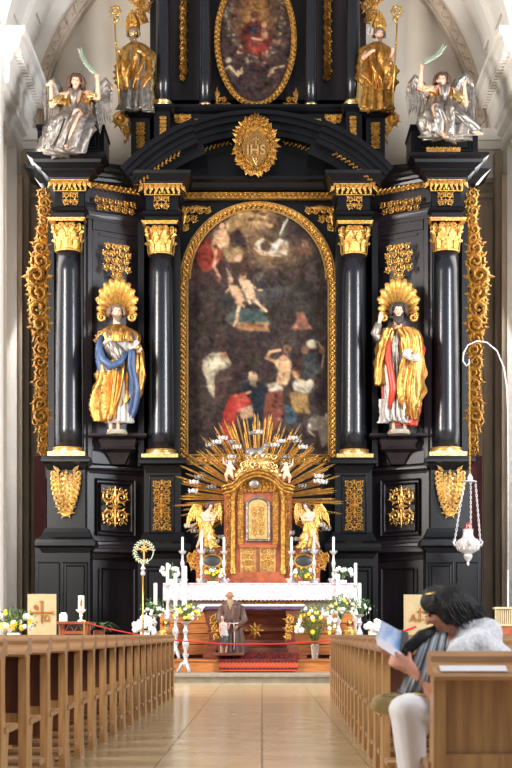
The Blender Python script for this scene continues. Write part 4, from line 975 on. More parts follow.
    book(t,F.p(136.5,350.5,-.5),Matrix.Rotation(R(-35),3,'Y')@Matrix.Rotation(R(35),3,'X'),6.5*u,8*u,2*u,DARKR)
    mb=MB(); mb.lathe([(10*u,-.04),(10.5*u,.0),(9*u,.07)],F.p(117,433,0),16); mb.build('rock_base',STONE,t)
saint_left()
def saint_right():
    F=Fig(35.75); u=F.u; t=thing('saint_statue','painted dark-bearded saint in red and gold raising a hand, on the right niche bracket','statue',F.p(399,433),'saint statues in the side niches')
    caps=[]; rot=rotv(R(-5),R(6)); q=head(caps,F.p(398.5,311,-.02),8.6*u,rot)
    caps.append(F.c((398,318,.03),3.2,(397,330,.03),4.6)); caps.append(F.c((387,331,0),4,(376,338,-.1),3.2)); caps.append(F.c((376,338,-.1),3,(379,322,-.25),2.1)); hand(caps,F.p(379,322,-.25),(.15,-.1,1),(1,0,.1),9.5*u,.25)
    caps.append(F.c((410,333,0),4,(415,350,-.1),3.2)); caps.append(F.c((415,350,-.1),3.2,(409,355,-.45),2.2)); hand(caps,F.p(410,354,-.45),(-.9,-.3,-.2),(.1,0,1),8*u,.7)
    for x,fx in ((393.5,391),(405,407)): caps.append(F.c((x,414,0),2.6,(x,429,0),1.9)); caps.append(F.c((x,430,.02),2,(fx,432,-.2),1.5))
    caps.append(F.c((398,332,.05),9,(398,390,.05),8))
    blob('body',caps,SKIN,t,.028); face_bits(t,q,8.6*u,rot)
    mb=MB(); hair(mb,F.p(398.5,311,-.02),8.6*u,rot,.45,38,5); mb.build('hair',DHAIR,t,True)
    caps=[(q(-.4,-.4,-.7),2.0*u,q(-.25,-.65,-1.2),2.2*u),(q(.4,-.4,-.7),2.0*u,q(.25,-.65,-1.25),2.2*u),(q(0,-.6,-.9),2.2*u,q(0,-.75,-1.55),2*u),(q(-.5,-.15,-.35),1.3*u,q(-.45,-.4,-.65),1.8*u),(q(.5,-.15,-.35),1.3*u,q(.45,-.4,-.65),1.8*u)]
    blob('beard',caps,DHAIR,t,.03,None,1)
    mb=MB(); robe(mb,F.r([((397,327,.04),6,5,.2),((397,335,.03),13,9,.5),((397,352,0),14,10,1.1),((397,376,0),14,10,1.1),((397,402,0),13,9,1.2),((397,422,0),13.5,9,1.5)]),17,.14,25); mb.build('silver_white_tunic',SILV,t,True)
    mb=MB(); robe(mb,F.r([((395,400,-.02),14,10,1.2),((396,423,-.02),14.5,10,1.5)]),18,.15,28,(R(-165),R(-30)),14,70,0,1.5,.04); mb.build('striped_hem',WHITEP,t,True)
    mb=MB(); robe(mb,F.r([((398,326,.03),8,6,.3),((398,334,.02),20,12,.8),((399,348,0),20,13,1),((400,366,0),19.5,13,1.2),((401,388,0),18,12,1.3),((403,408,0),15,11,1.3),((407,426,0),9,8,1)]),9,.16,27,[(R(-62),R(255)),(R(-58),R(235)),(R(-70),R(215)),(R(-80),R(200)),(R(-85),R(190)),(R(-80),R(190)),(R(-100),R(200))],44,70,.9,1.5,.05); mb.build('red_mantle',RED,t,True)
    mb=MB(); robe(mb,F.r([((404,330,-.25),8,7,.6),((410,340,-.25),9,8,1),((411,362,-.25),9.5,7,1.3),((408,384,-.25),12,7,1.4),((408,404,-.2),10,7,1.4),((411,421,-.1),5,5,1)]),8,.24,29,None,34,44,.8); mb.build('gold_mantle_front',GOLDS,t,True)
    mb=MB(); robe(mb,F.r([((388,330,-.15),6,6,.6),((384,345,-.15),6,6,1),((381,365,-.1),5.5,6,1.3),((380,386,-.05),5,5,1)]),6,.28,31,None,24,30,.6); mb.build('gold_fold',GOLDS,t,True)
    mb=MB(); mb.tube([F.p(389,332,-.1),F.p(386,350,-.2),F.p(389,370,-.3),F.p(392,390,-.32),F.p(389,410,-.25)],[3.6*u,4*u,3.6*u,3.8*u,2.5*u],10); mb.build('red_fold',RED,t,True)
    mb=MB(); mb.tube([F.p(386,332,-.02),F.p(376,340,-.1),F.p(375,335,-.15),F.p(378,325,-.22)],[5*u,5.4*u,5*u,3.4*u],12); mb.build('white_sleeve',SILV,t,True)
    mb=MB(); mb.tube([F.p(385,345,-.05),F.p(388,330,-.1),F.p(392,318,.1)],[3*u,3*u,2*u],8); mb.build('dark_fold',DHAIR,t,True)
    book(t,F.p(408,362,-.55),Matrix.Rotation(R(22),3,'Y')@Matrix.Rotation(R(50),3,'X'),9*u,10*u,2.4*u,MARS)
    mb=MB(); mb.lathe([(11*u,-.04),(11.5*u,.0),(10*u,.07)],F.p(399,433,0),16); mb.build('rock_base',STONE,t)
saint_right()
def angel(right):
    d=35.0; F=Fig(d); u=F.u
    t=thing('angel_statue','seated winged angel in gold and silver robe on the %s cornice block'%('right' if right else 'left'),'statue',F.p(*((444,155) if right else (71,159))),'seated angels on the outer cornice')
    if not right:
        hd=(76.5,83.5,-.1); yaw,roll=R(4),R(4); sh=((62,97,0),(89,95,0)); el=((52.5,107,-.1),(98.5,99,-.1)); wr=((52,89,-.2),(98.5,82,-.2)); hdir=((0.05,-.1,1),(-.1,-.1,1))
        w1=[(58,98,.2),(52,78,.25),(44,80,.25)]; waist=(77,117,0); knee=(80,121,-.55); foot=(71,152,-.45); knee2=(63,128,-.5); foot2=(50,157,-.5)
        rob=[((77,104,0),11,8,.6),((76,116,-.1),14,12,1),((73,126,-.3),18,17,1.2),((67,140,-.3),19,15,1.3),((62,157,-.3),18,13,1.2)]
    else:
        hd=(441.5,82,-.1); yaw,roll=R(-12),R(10); sh=((431,90,0),(455,93,0)); el=((419.5,89,-.1),(465,106,-.1)); wr=((420.5,73,-.2),(463,91,-.25)); hdir=((.1,-.1,1),(.1,-.1,1))
        waist=(442,108,0); knee=(433,116,-.55); foot=(442,143,-.45); knee2=(452,124,-.55); foot2=(474,140,-.45)
        rob=[((442,98,0),11,8,.6),((442,108,-.1),14,12,1),((440,118,-.3),18,17,1.2),((446,130,-.3),21,15,1.3),((447,142,-.3),23,13,1.2)]
    caps=[]; rot=Matrix.Rotation(roll,3,'Y')@rotv(yaw,R(8)); r=8.2*u; q=head(caps,F.p(*hd),r,rot)
    nk=(hd[0]-(0 if right else 1),hd[1]+8,0)
    caps.append(F.c((hd[0],hd[1]+4,0),2.8,(hd[0],sh[0][1]+1,.05),4)); caps.append((F.p(*sh[0]),5*u,F.p(*sh[1]),5*u)); caps.append(((F.p(*sh[0])+F.p(*sh[1]))/2,8.5*u,F.p(*waist),8*u))
    for i in (0,1):
        caps.append((F.p(*sh[i]),4*u,F.p(*el[i]),3.2*u)); caps.append((F.p(*el[i]),3.2*u,F.p(*wr[i]),1.9*u)); hand(caps,F.p(*wr[i]),hdir[i],(1 if i==0 else -1,0,0),8.5*u,.6)
    hipl=F.p(waist[0]-6,waist[1]+8,0); hipr=F.p(waist[0]+6,waist[1]+8,0); hk,ho=(hipr,hipl) if not right else (hipl,hipr)
    caps.append((hk,6.5*u,F.p(*knee),4.6*u)); k=F.p(*knee); f=F.p(*foot); caps.append((k,4.6*u,k.lerp(f,.35),4.3*u)); caps.append((k.lerp(f,.35),4.3*u,f,2.2*u))
    caps.append((f,2.1*u,f+Vector(((-2 if not right else 2)*u,-.2,-3*u)),1.5*u))
    caps.append((ho,6.5*u,F.p(*knee2),4.6*u)); caps.append((F.p(*knee2),4.6*u,F.p(*foot2),2.2*u)); f=F.p(*foot2); dx=-1 if not right else 1; caps.append((f,2.2*u,f+Vector((dx*5*u,-.1,-1.6*u)),1.5*u))
    blob('body',caps,SKIN,t,.026); face_bits(t,q,r,rot)
    mb=MB(); hair(mb,F.p(*hd),r,rot,.95 if not right else .7,44,7 if right else 8,False,.6); mb.build('hair',HAIRB,t,True)
    # silver skirt
    mb=MB(); robe(mb,F.r(rob),9,.2,33 if right else 35,None,40,84,.7,1.5); mb.build('silver_robe',SILV,t,True)
    mb=MB(); k1=F.p(*knee2); f2=F.p(*foot2)
    robe(mb,[(ho,8*u,8*u,.6),(k1,7.5*u,7.5*u,1),(k1.lerp(f2,.5),8*u,7*u,1.3),(k1.lerp(f2,.9),6.5*u,6*u,1.4)],7,.25,37,None,30,40,.6); mb.build('robe_fold',SILV,t,True)
    mb=MB(); robe(mb,[(hk,8.6*u,8.6*u,.6),(hk.lerp(F.p(*knee),.6),8*u,8*u,1.2)],7,.22,39,None,16,36,.6); mb.build('robe_fold',SILV,t,True)
    # gold bodice and short sleeves
    cx=(sh[0][0]+sh[1][0])/2; cy=(sh[0][1]+sh[1][1])/2
    mb=MB(); robe(mb,F.r([((cx,cy-5,.05),5,4,.2),((cx,cy-1,.03),12.5,7.5,.7),((cx,cy+8,0),11.5,8.5,1),((waist[0],waist[1]-3,0),10.5,8.5,1),((waist[0],waist[1]+5,-.05),14,11,1.3)]),11,.18,41,None,26,60,.4); mb.build('gold_bodice',GOLDS,t,True)
    for i in (0,1):
        mb=MB(); a,b=F.p(*sh[i]),F.p(*el[i]); robe(mb,[(a.lerp(b,-.1)+Vector((0,0,1.5*u)),4*u,4.5*u,.3),(a.lerp(b,.3),6.5*u,6*u,1),(a.lerp(b,.7)+Vector((0,0,-2*u)),6.5*u,6*u,1.4)],6,.26,43+i,None,18,32); mb.build('gold_sleeve',GOLDL,t,True)
    mb=mb
    mb=MB(); mb.tube([F.p(cx-5,cy-5,-.2),F.p(cx-2,cy+2,-.36),F.p(cx,cy+14,-.34)],[1.4*u,2.2*u,1.6*u],8); mb.tube([F.p(cx+5,cy-5,-.2),F.p(cx+2,cy+2,-.36),F.p(cx,cy+14,-.34)],[1.4*u,2.2*u,1.6*u],8); mb.build('silver_collar',SILV,t,True)
    # wings
    M=PM(0,0,d+.25)
    def lw(pts): return [(x-CX,0,-(y-CY)) for x,y in pts]
    M=Matrix.Translation((0,d+.3,CAMH))@Matrix.Diagonal((u,u,u,1))
    if not right:
        mb=MB(M); wing(mb,lw([(60,98),(56,84),(52,77),(45,80)]),((-.25,-1,32),(-.16,-1,40)),12,8,1); mb.build('wing',SILV,t)
        mb=MB(M); wing(mb,lw([(93,98),(98,84),(105,77),(109,82)]),((.1,-1,32),(-.02,-1,42)),12,8,2); mb.build('wing',SILV,t)
        gm=MB(M); gm.tube(lw([(60,97),(55,84),(50,76.5),(45,80),(44,86)]),[2,2.6,2.6,2,1],8); gm.tube(lw([(93,97),(98,84),(105,76),(110,82),(111,88)]),[2,2.6,2.6,2,1],8); gm.build('gilded_wing_edge',GOLDL,t,True)
    else:
        mb=MB(M); wing(mb,lw([(430,92),(422,80),(416,74),(411,80)]),((-.3,-1,28),(-.12,-1,36)),12,8,3); mb.build('wing',SILV,t)
        mb=MB(M); wing(mb,lw([(455,90),(460,78),(467,73),(474,80)]),((.15,-1,34),(0,-1,40)),12,9,4); mb.build('wing',SILV,t)
        gm=MB(M); gm.tube(lw([(455,92),(460,78),(466,72),(473,77),(476,86)]),[2.5,3.4,3.4,2.6,1],8); gm.tube(lw([(430,92),(422,79),(416,73),(411,79),(409,88)]),[2,2.4,2.4,1.8,1],8); gm.build('gilded_wing_edge',GOLDL,t,True)
    # palm branch
    mb=MB(); pts=[(97,77),(92,73),(87,67),(83,60),(81.5,54)] if not right else [(422,67),(427,64),(433,61),(438,57),(442,51)]
    P=[F.p(x,y,-.25) for x,y in pts]; mb.tube(P,[.9*u,.9*u,.8*u,.6*u,.3*u],6)
    for i in range(12):
        tt=i/11*3.9; k=int(tt); p=P[k].lerp(P[k+1],tt-k); dd=P[k+1]-P[k]; a=math.atan2(dd.z,dd.x)
        for sg in (-1,1): mb.leaf(p,a+sg*.75,4.6*u,1.25*u,.4*u,-.15*sg)
    mb.build('palm_branch',mat('palm_silver_green_'+('b' if right else 'a'),(150,166,146),.4,.4),t)
angel(False); angel(True)
def bishop(right):
    d=36.4; F=Fig(d); u=F.u; m=(lambda x:x) if not right else (lambda x:516-x-4)
    t=thing('bishop_statue','gilded %s bishop statue with mitre and %s on the upper pedestal'%(('right','crozier holding a book') if right else ('left','tall curled crozier')),'statue',F.p(m(134),112),'bishop statues beside the upper storey')
    X=m; s=-1 if right else 1
    caps=[]; rot=rotv(R(20*-s if not right else 12),R(6)); r=6.6*u; hd=(X(133),34 if not right else 35,-.05); q=head(caps,F.p(*hd),r,rot)
    caps.append(F.c((X(133.5),38,.03),2.6,(X(135),46,.03),4)); caps.append(F.c((X(125),50,0),3.4,(X(121),60,-.1),2.8)); caps.append(F.c((X(121),60,-.1),2.6,(X(120),56,-.3),1.8)); hand(caps,F.p(X(120.5),57,-.28),(-.2*s,-.2,1),(s,0,0),6.5*u,.9)
    caps.append(F.c((X(145),50,0),3.4,(X(149),60,-.1),2.8)); caps.append(F.c((X(149),60,-.1),2.6,(X(142),58,-.4),1.8)); hand(caps,F.p(X(142),58,-.4),(-s,-.2,.2),(0,0,1),6.5*u,.6)
    caps.append(F.c((X(135),50,.04),6,(X(135),90,.04),6)); caps.append(F.c((X(129),108,-.05),1.8,(X(128),111,-.25),1.4)); caps.append(F.c((X(140),108,-.05),1.8,(X(141),111,-.25),1.4))
    blob('body',caps,SKIN if right else GOLDL,t,.026); face_bits(t,q,r,rot)
    mb=MB(); hair(mb,F.p(*hd),r,rot,.5,20,9); mb.build('hair',BEARD,t,True)
    blob('beard',[(q(-.3,-.45,-.6),1.5*u,q(0,-.8,-1.3),1.2*u),(q(.3,-.45,-.6),1.5*u,q(0,-.8,-1.35),1.2*u),(q(0,-.6,-.8),1.8*u,q(0,-.9,-1.5),1*u)],BEARD,t,.03,None,1)
    # mitre
    mb=MB(); c=F.p(hd[0],hd[1]-4.5,.05); M=Matrix.Translation(c)@rot.to_4x4()@Matrix.Diagonal((u,u,u,1)); mb.setM(M)
    for yy,y1 in ((-4.6,-2.6),(2.2,3.8)): mb.prism([(-5.4,-1.5),(5.4,-1.5),(6.6,6),(4.4,12),(0,18.5),(-4.4,12),(-6.6,6)],yy,y1)
    mb.lathe([(5.4,-1.6),(5.8,1.5),(5.4,2.2),(6,5),(3,8)],(0,0,0),16); mb.prism([(-.8,-1),(.8,-1),(.8,15),(-.8,15)],-5.2,-4.6); mb.prism([(-5.4,-.6),(5.4,-.6),(5.6,1.2),(-5.6,1.2)],-5.2,-4.6); mb.ell((0,0,19),1.1,6,4)
    mb.build('mitre',GOLDD,t,'auto')
    mb=MB(); robe(mb,F.r([((X(135),44,.02),5,4,.2),((X(136),50,.02),12,8,.6),((X(136),70,0),11.5,8.5,.9),((X(135),90,0),12.5,9,1.1),((X(135),111,0),14,10,1.5)]),11,.2,51+right,None,40,72,.4); mb.build('silver_alb',SILV if not right else GOLDD,t,True)
    mb=MB(); robe(mb,F.r([((X(135),43,.02),6,5,.3),((X(136),50,.01),13.5,9.5,.8),((X(136),64,0),14.5,11,1.2),((X(134),80,-.02),14,12,1.4),((X(132),93,-.02),9,9,1.2)]),8,.22,53+right,None,36,72,1.2*s,1.5); mb.build('gilded_chasuble',GOLDS,t,True)
    mb=MB(); robe(mb,F.r([((X(138),44,.1),8,5,.4),((X(142),55,.15),10,6,1),((X(143),75,.15),9,6,1.3),((X(143),98,.1),8,6,1.3),((X(146),109,.05),6,6,1.2)]),7,.25,57+right,None,36,44,.5*s); mb.build('cope',GOLDL,t,True)
    mb=MB(); a,b=(F.p(X(115.5),22,-.3),F.p(X(120.5),108,-.3)); mb.tube([a,b],.8*u,6)
    for k in (0,.06,.3,.34): p=a.lerp(b,k); mb.ell(p,(1.5*u,1.5*u,1.1*u),8,5)
    cc=W(X(115),11,d-.3)
    mb.setM(Matrix.Translation(cc)@Matrix.Diagonal((u*s,u,u,1))); mb.spiral(0,0,5.4,-1.2,1.6,1,1.0,22,0,.2); mb.tube([(2,0,-5),(3.5,0,-8),(.8,0,-11.5)],[1.1,1.2,.9],6)
    for k in range(7): a_=k*.8; mb.leaf((5*math.cos(a_),0,5*math.sin(a_)),a_,2.6,1.6)
    mb.build('crozier',BRASS,t,True)
    if right: book(t,F.p(368.5,40,-.45),Matrix.Rotation(R(10),3,'Y')@Matrix.Rotation(R(75),3,'X'),3*u,7*u,2*u,GOLDL)
bishop(False); bishop(True)

# ================================================================ HIGH ALTAR AND TABERNACLE
TD=34.4
# mensa
DM=33.4
ha=thing('high_altar_table','long wooden high altar table under a lace-edged white cloth','altar',(W(259,0,33.8).x,33.8,.155))
mb=MB(); pbox(mb,166,600,352,612,DM+.15,1.2); mould(mb,168,350,DM+.15,[(588,.1),(592,.1),(596,.0)],1.2); mb.build('table_slab',STONE,ha)
mb=MB(); pbox(mb,176,612,342,668,DM+.3,1.1); mb.build('altar_body',WOODR,ha)
for k in range(4):
    mb=MB(); pbox(mb,160,613+k*10.6,356,622.8+k*10.6,DM-.15+.04*(3-k),.25); mb.build('board',WOODO,ha)
mb=MB(); mb.setM(PM(270,603,DM+.1)); ornament(mb,70,10,9,.8,3); mb.setM(Matrix.Identity(4)); mb.build('gilded_scroll_panel',GOLD,ha)
cl=MB(); pbox(cl,163,583,355,585,DM,1.2); M=PM(259,585,DM)
n=96; vs=[];fs=[]
for i in range(n+1):
    x=-96+192*i/n; w=.35*math.sin(i*.9)+.25*math.sin(i*2.3)
    vs+= [(x,w*.3,0),(x,w-.6,-7),(x,w-.9,-14.5-(1.2 if i%2 else 0))]
for i in range(n):
    for k in range(2): fs.append((i*3+k,i*3+k+1,i*3+4+k,i*3+3+k))
cl.add([M@Vector(v) for v in vs],fs)
for sx in (163,355):
    a=W(sx,585,DM); vs=[]
    for i in range(13): yy=a.y+1.2*i/12; vs+= [(a.x,yy,a.z),(a.x+.01*math.sin(i*1.5),yy,a.z-.5-(.02 if i%2 else 0))]
    cl.add(vs,[(i*2,i*2+1,i*2+3,i*2+2) for i in range(12)])
c=tag(cl.build('altar_cloth',LACE,None,loc=W(259,583,33.8)),'white lace cloth hanging over the front of the high altar','altar cloth')
c.data.shade_smooth()
tb=thing('tabernacle','gilded baroque tabernacle with ray glory standing on the high altar','tabernacle',W(258,583,34.5))
def tp(name,mb,m,sm=False,par=None): return mb.build(name,m,par or tb,sm)
mb=MB(); pbox(mb,226,578,289,583,TD-.25,.9); pbox(mb,231,572,284,578,TD-.15,.8); pbox(mb,196,574,320,583,TD,.7); tp('red_base',mb,TABR)
mb=MB(); pbox(mb,236,482,280,574,TD-.05,.6); tp('case',mb,TABR)
mb=MB(); 
cs=PM(258,483,TD-.06); mb.setM(cs); mb.prism([(22*math.cos(PI*i/16),13*math.sin(PI*i/16)) for i in range(17)],0,16); mb.setM(Matrix.Identity(4)); tp('arched_top',mb,GOLDD)
# side wings of the tabernacle
for s in (0,1):
    mb=MB(); p,q=X2(s,224,237); pbox(mb,p,492,q,576,TD+.1,.5); p,q=X2(s,196,226); pbox(mb,p,546,q,578,TD+.12,.45); tp('wing_block',mb,TABR)
    mb=MB(); p,q=X2(s,226,236); gpanel(mb,p,494,q,572,TD+.1,61,4.4,.75); tp('gilded_scroll_panel',mb,GOLD)
    mb=MB(); p,q=X2(s,237.5,243.5); gpanel(mb,p,486,q,545,TD-.05,63,3.2,.55); tp('gilded_scroll_panel',mb,GOLD)
    mb=MB(); cxx=233 if s==0 else 283; a=W(cxx,0,TD-.1)
    sc_=S(TD); z=lambda y:W(0,y,TD).z; r=2.6*sc_
    mb.lathe([(r*1.5,z(574)),(r*1.5,z(570)),(r*1.1,z(568)),(r,z(560)),(r*1.1,z(540)),(r*.85,z(500)),(r*1.3,z(496)),(r*1.6,z(491)),(r*1.6,z(489))],(a.x,a.y,0),14); tp('gilded_column',mb,GOLDD,'auto')
    # medallion
    mb=MB(); mx=212 if s==0 else 304; mb.setM(PM(mx,561,TD+.08)); P=[(9.5*math.cos(2*PI*i/20),6.5*math.sin(2*PI*i/20)) for i in range(21)]; mb.tube([(x,-.5,z_) for x,z_ in P],1.2,6)
    for k in range(14): a_=2*PI*k/14; mb.leaf((9.5*math.cos(a_),-.8,6.5*math.sin(a_)),a_,5,3,1.4); 
    mb.setM(PM(195 if s==0 else 321,561,TD+.15,0,1,1 if s==0 else -1)); 
    for (x,z_,r_,a_) in ((0,-4,6,0),(3,6,5,2),(-5,4,4.5,4),(5,-9,4,1)): mb.spiral(x,z_,r_,a_,1.4,1,1.2,12); [mb.leaf((x,-.5,z_),a_+k*1.3,r_*1.3,3.2,1.4,.2) for k in range(4)]
    mb.setM(Matrix.Identity(4)); tp('gilded_medallion_frame',mb,GOLD)
    mb=MB(); mb.setM(PM(mx,561,TD+.08)); mb.ell((0,0,0),(8.6,1.2,5.8),16,8); tp('dark_medallion',mb,DGREY,True)
# cornice, sweeping up in the middle
mb=MB(); mb.setM(PM(258,480,TD-.25))
top=[(-36,-10),(-30,-8),(-26,-7),(-22,-4),(-18,1),(-12,5),(-6,7),(0,8),(6,7),(12,5),(18,1),(22,-4),(26,-7),(30,-8),(36,-10)]
mb.tube([(x,0,z) for x,z in top],2.4,8); mb.tube([(x*.98,-1.5,z-4) for x,z in top],1.4,6); mb.tube([(x*1.02,-3,z+2.6) for x,z in top],1.3,6); mb.setM(Matrix.Identity(4)); tp('curved_cornice',mb,GOLDD,True)
mb=MB(); mb.setM(PM(258,466,TD-.1)); 
for (x,z,rx,rz) in ((0,2,15,7),(-9,-2,8,6),(9,-2,8,6),(-16,-6,6,5),(16,-6,6,5),(0,9,10,6),(-6,6,6,5),(6,7,6,5),(0,14,6,4),(-20,-10,5,4),(20,-10,5,4)): mb.ell((x,0,z),(rx,6,rz),12,8)
for k in range(18): mb.spiral(random.Random(k).uniform(-18,18),random.Random(k+50).uniform(-8,9),3.6,k,1.2,1,.9,9,-6)
mb.setM(Matrix.Identity(4)); tp('gilded_cloud',mb,GOLDL,True)
caps=[]; Fm=Fig(TD-.2); caps+= [Fm.c((249,452,0),4.0,(262,451,0),3.6),Fm.c((262,450,0),2.4,(266,445,0),2.2),Fm.c((266,444.5,0),2.3,(270,446,-.05),1.3),Fm.c((249,453,0),1.4,(245,457,0),1),Fm.c((252,454,-.08),1.3,(250,459,-.08),1),Fm.c((260,454,-.08),1.3,(262,459,-.08),1)]
blob('silver_lamb',caps,SILV,tb,.02)
# doors
mb=MB(); mb.setM(PM(258,519,TD-.06)); O=[(-12.5,-23),(12.5,-23)]+[(12.5*math.cos(PI*i/12),14+9*math.sin(PI*i/12)) for i in range(13)]; I=[(-9.5,-20),(9.5,-20)]+[(9.5*math.cos(PI*i/12),13+6.5*math.sin(PI*i/12)) for i in range(13)]
frame_strip(mb,O,I,-3,0); mb.setM(Matrix.Identity(4)); fr_=tp('door_frame',mb,SILV,False)
mb=MB(); mb.setM(PM(258,519,TD-.07)); mb.prism(I,-1,1); mb.setM(Matrix.Identity(4)); dr=tp('door',mb,GOLDL)
mb=MB(); mb.setM(PM(258,521,TD-.1)); ornament(mb,13,30,6.5,.5,71); mb.setM(Matrix.Identity(4)); tp('door_relief',mb,GOLDL,False,dr)
mb=MB()
for x0,x1 in ((240.5,256.5),(259.5,275.5)): mb.setM(PM((x0+x1)/2,560,TD-.08)); ornament4(mb,x1-x0,24,7,.55,73); mb.box((-8,0,-12.5),(8,1,12.5))
mb.setM(Matrix.Identity(4)); tp('lower_door_panel',mb,GOLDL)
mb=MB(); pbox(mb,239,545,277,547.5,TD-.16,.2); pbox(mb,257.2,547,258.8,573,TD-.12,.1); tp('moulding',mb,TABR)
mb=MB(); mb.setM(PM(258,487,TD-.1)); ornament(mb,38,10,4,.7,75); rosette(mb,0,0,5,8,-1); mb.setM(Matrix.Identity(4)); tp('gilded_scroll_panel',mb,GOLD)
mb=MB(); mb.setM(PM(254,484,TD-.2)); mb.ell((0,0,0),(5.5,2,4.6),12,8); mb.setM(Matrix.Identity(4)); tp('silver_cartouche',mb,SILV,True)
# rays
rc=(258,500); rnd=random.Random(21); n=0
ang=-32
while ang<212:
    L=rnd.choice((86,80,74,66,78)); 
    if 60<ang<120: L=rnd.choice((88,80,84,70))
    if ang<-12 or ang>192: L*=.92
    dang=rnd.uniform(1.5,2.1)+(2.2 if n%4==3 else 0)
    a=R(ang+rnd.uniform(-.3,.3)); mb=MB(); dpt=TD+.35+.02*(n%3)
    M=PM(rc[0],rc[1],dpt)@Matrix.Rotation(-a,4,'Y'); mb.setM(M); r0=22; w0,w1=.5,.95
    if not (248<ang<292):
        mb.add([(r0,0,-w0),(r0,-1.2,0),(r0,0,w0),(L-5,0,-w1),(L-5,-1.6,0),(L-5,0,w1),(L,0,0)],[(0,1,4,3),(1,2,5,4),(3,4,6),(4,5,6),(0,2,1),(0,3,5,2),(3,6,5)])
        mb.build('ray',GOLDL if n%3 else GOLD,tb); n+=1
    ang+=dang
# cherub heads and little clouds in the glory
def cherub(x,y,k):
    mb=MB(); u=S(TD)*.85; c=W(x,y,TD+.12); 
    mb.ell(c,(2.4*u,2.4*u,2.6*u),10,8); mb.ell(c+Vector((0,-2.3*u,-.3*u)),.5*u,5,4); 
    for sg in (-1,1):
        mb.ell(c+Vector((sg*.9*u,-2.1*u,.4*u)),.35*u,5,3); mb.ell(c+Vector((sg*1.2*u,-1.5*u,-1*u)),.9*u,6,4)
        M=Matrix.Translation(c+Vector((sg*2*u,0,-.5*u)))@Matrix.Diagonal((u*sg,u,u,1)); mb.setM(M)
        for q_ in range(4): mb.leaf((0,0,0),.7-q_*.5,5.5-q_*.7,2.6,.8,.1)
        mb.setM(Matrix.Identity(4))
    for q_ in range(5): mb.ell(c+Vector(((q_-2)*.9*u,-.6*u,2*u-abs(q_-2)*.4*u)),1.0*u,6,4)
    mb.build('cherub_head',WHITEP if k%3 else SILV,tb,True)
for k,(x,y) in enumerate(((210,445),(217,442),(223,438),(232,442),(237,447),(258,432),(253,433),(281,441),(275,445),(297,441),(303,447),(293,438),(199,477),(194,482),(193,491),(212,487),(318,481),(323,482),(302,486),(319,476),(189,526),(195,531),(215,541),(222,537),(326,529),(321,525),(296,539),(303,543),(290,533),(232,457),(285,457))): cherub(x,y,k)
# small angels seated on the cornice
def putto(x,y,s):
    F=Fig(TD-.12); u=F.u; caps=[F.c((x,y,0),2.4,(x,y,0),2.4),F.c((x,y+3,0),2.6,(x+s,y+9,0),3),F.c((x+s,y+9,0),2.4,(x+4*s,y+13,-.1),1.9),F.c((x+4*s,y+13,-.1),1.8,(x+3*s,y+19,-.05),1.1),F.c((x-s,y+9,0),2.2,(x-2*s,y+14,-.1),1.7),F.c((x-2*s,y+14,-.1),1.6,(x-4*s,y+18,-.05),1),F.c((x+2*s,y+4,0),1.4,(x+6*s,y+2,-.1),1.1),F.c((x+6*s,y+2,-.1),1.1,(x+7*s,y-4,-.1),.8),F.c((x-2*s,y+4,0),1.4,(x-5*s,y+8,-.1),1)]
    o=blob('putto',caps,SKIN,tb,.018); mb=MB(Matrix.Translation(F.p(x,y+3,.08))@Matrix.Diagonal((u,u,u,1)))
    for sg in (-1,1): [mb.leaf((sg,0,0),(PI/2-sg*(.5+.25*k)),8-k,3,.8) for k in range(4)]
    mb.build('wing',SILV,o)
putto(230,462,-1); putto(286,464,1)
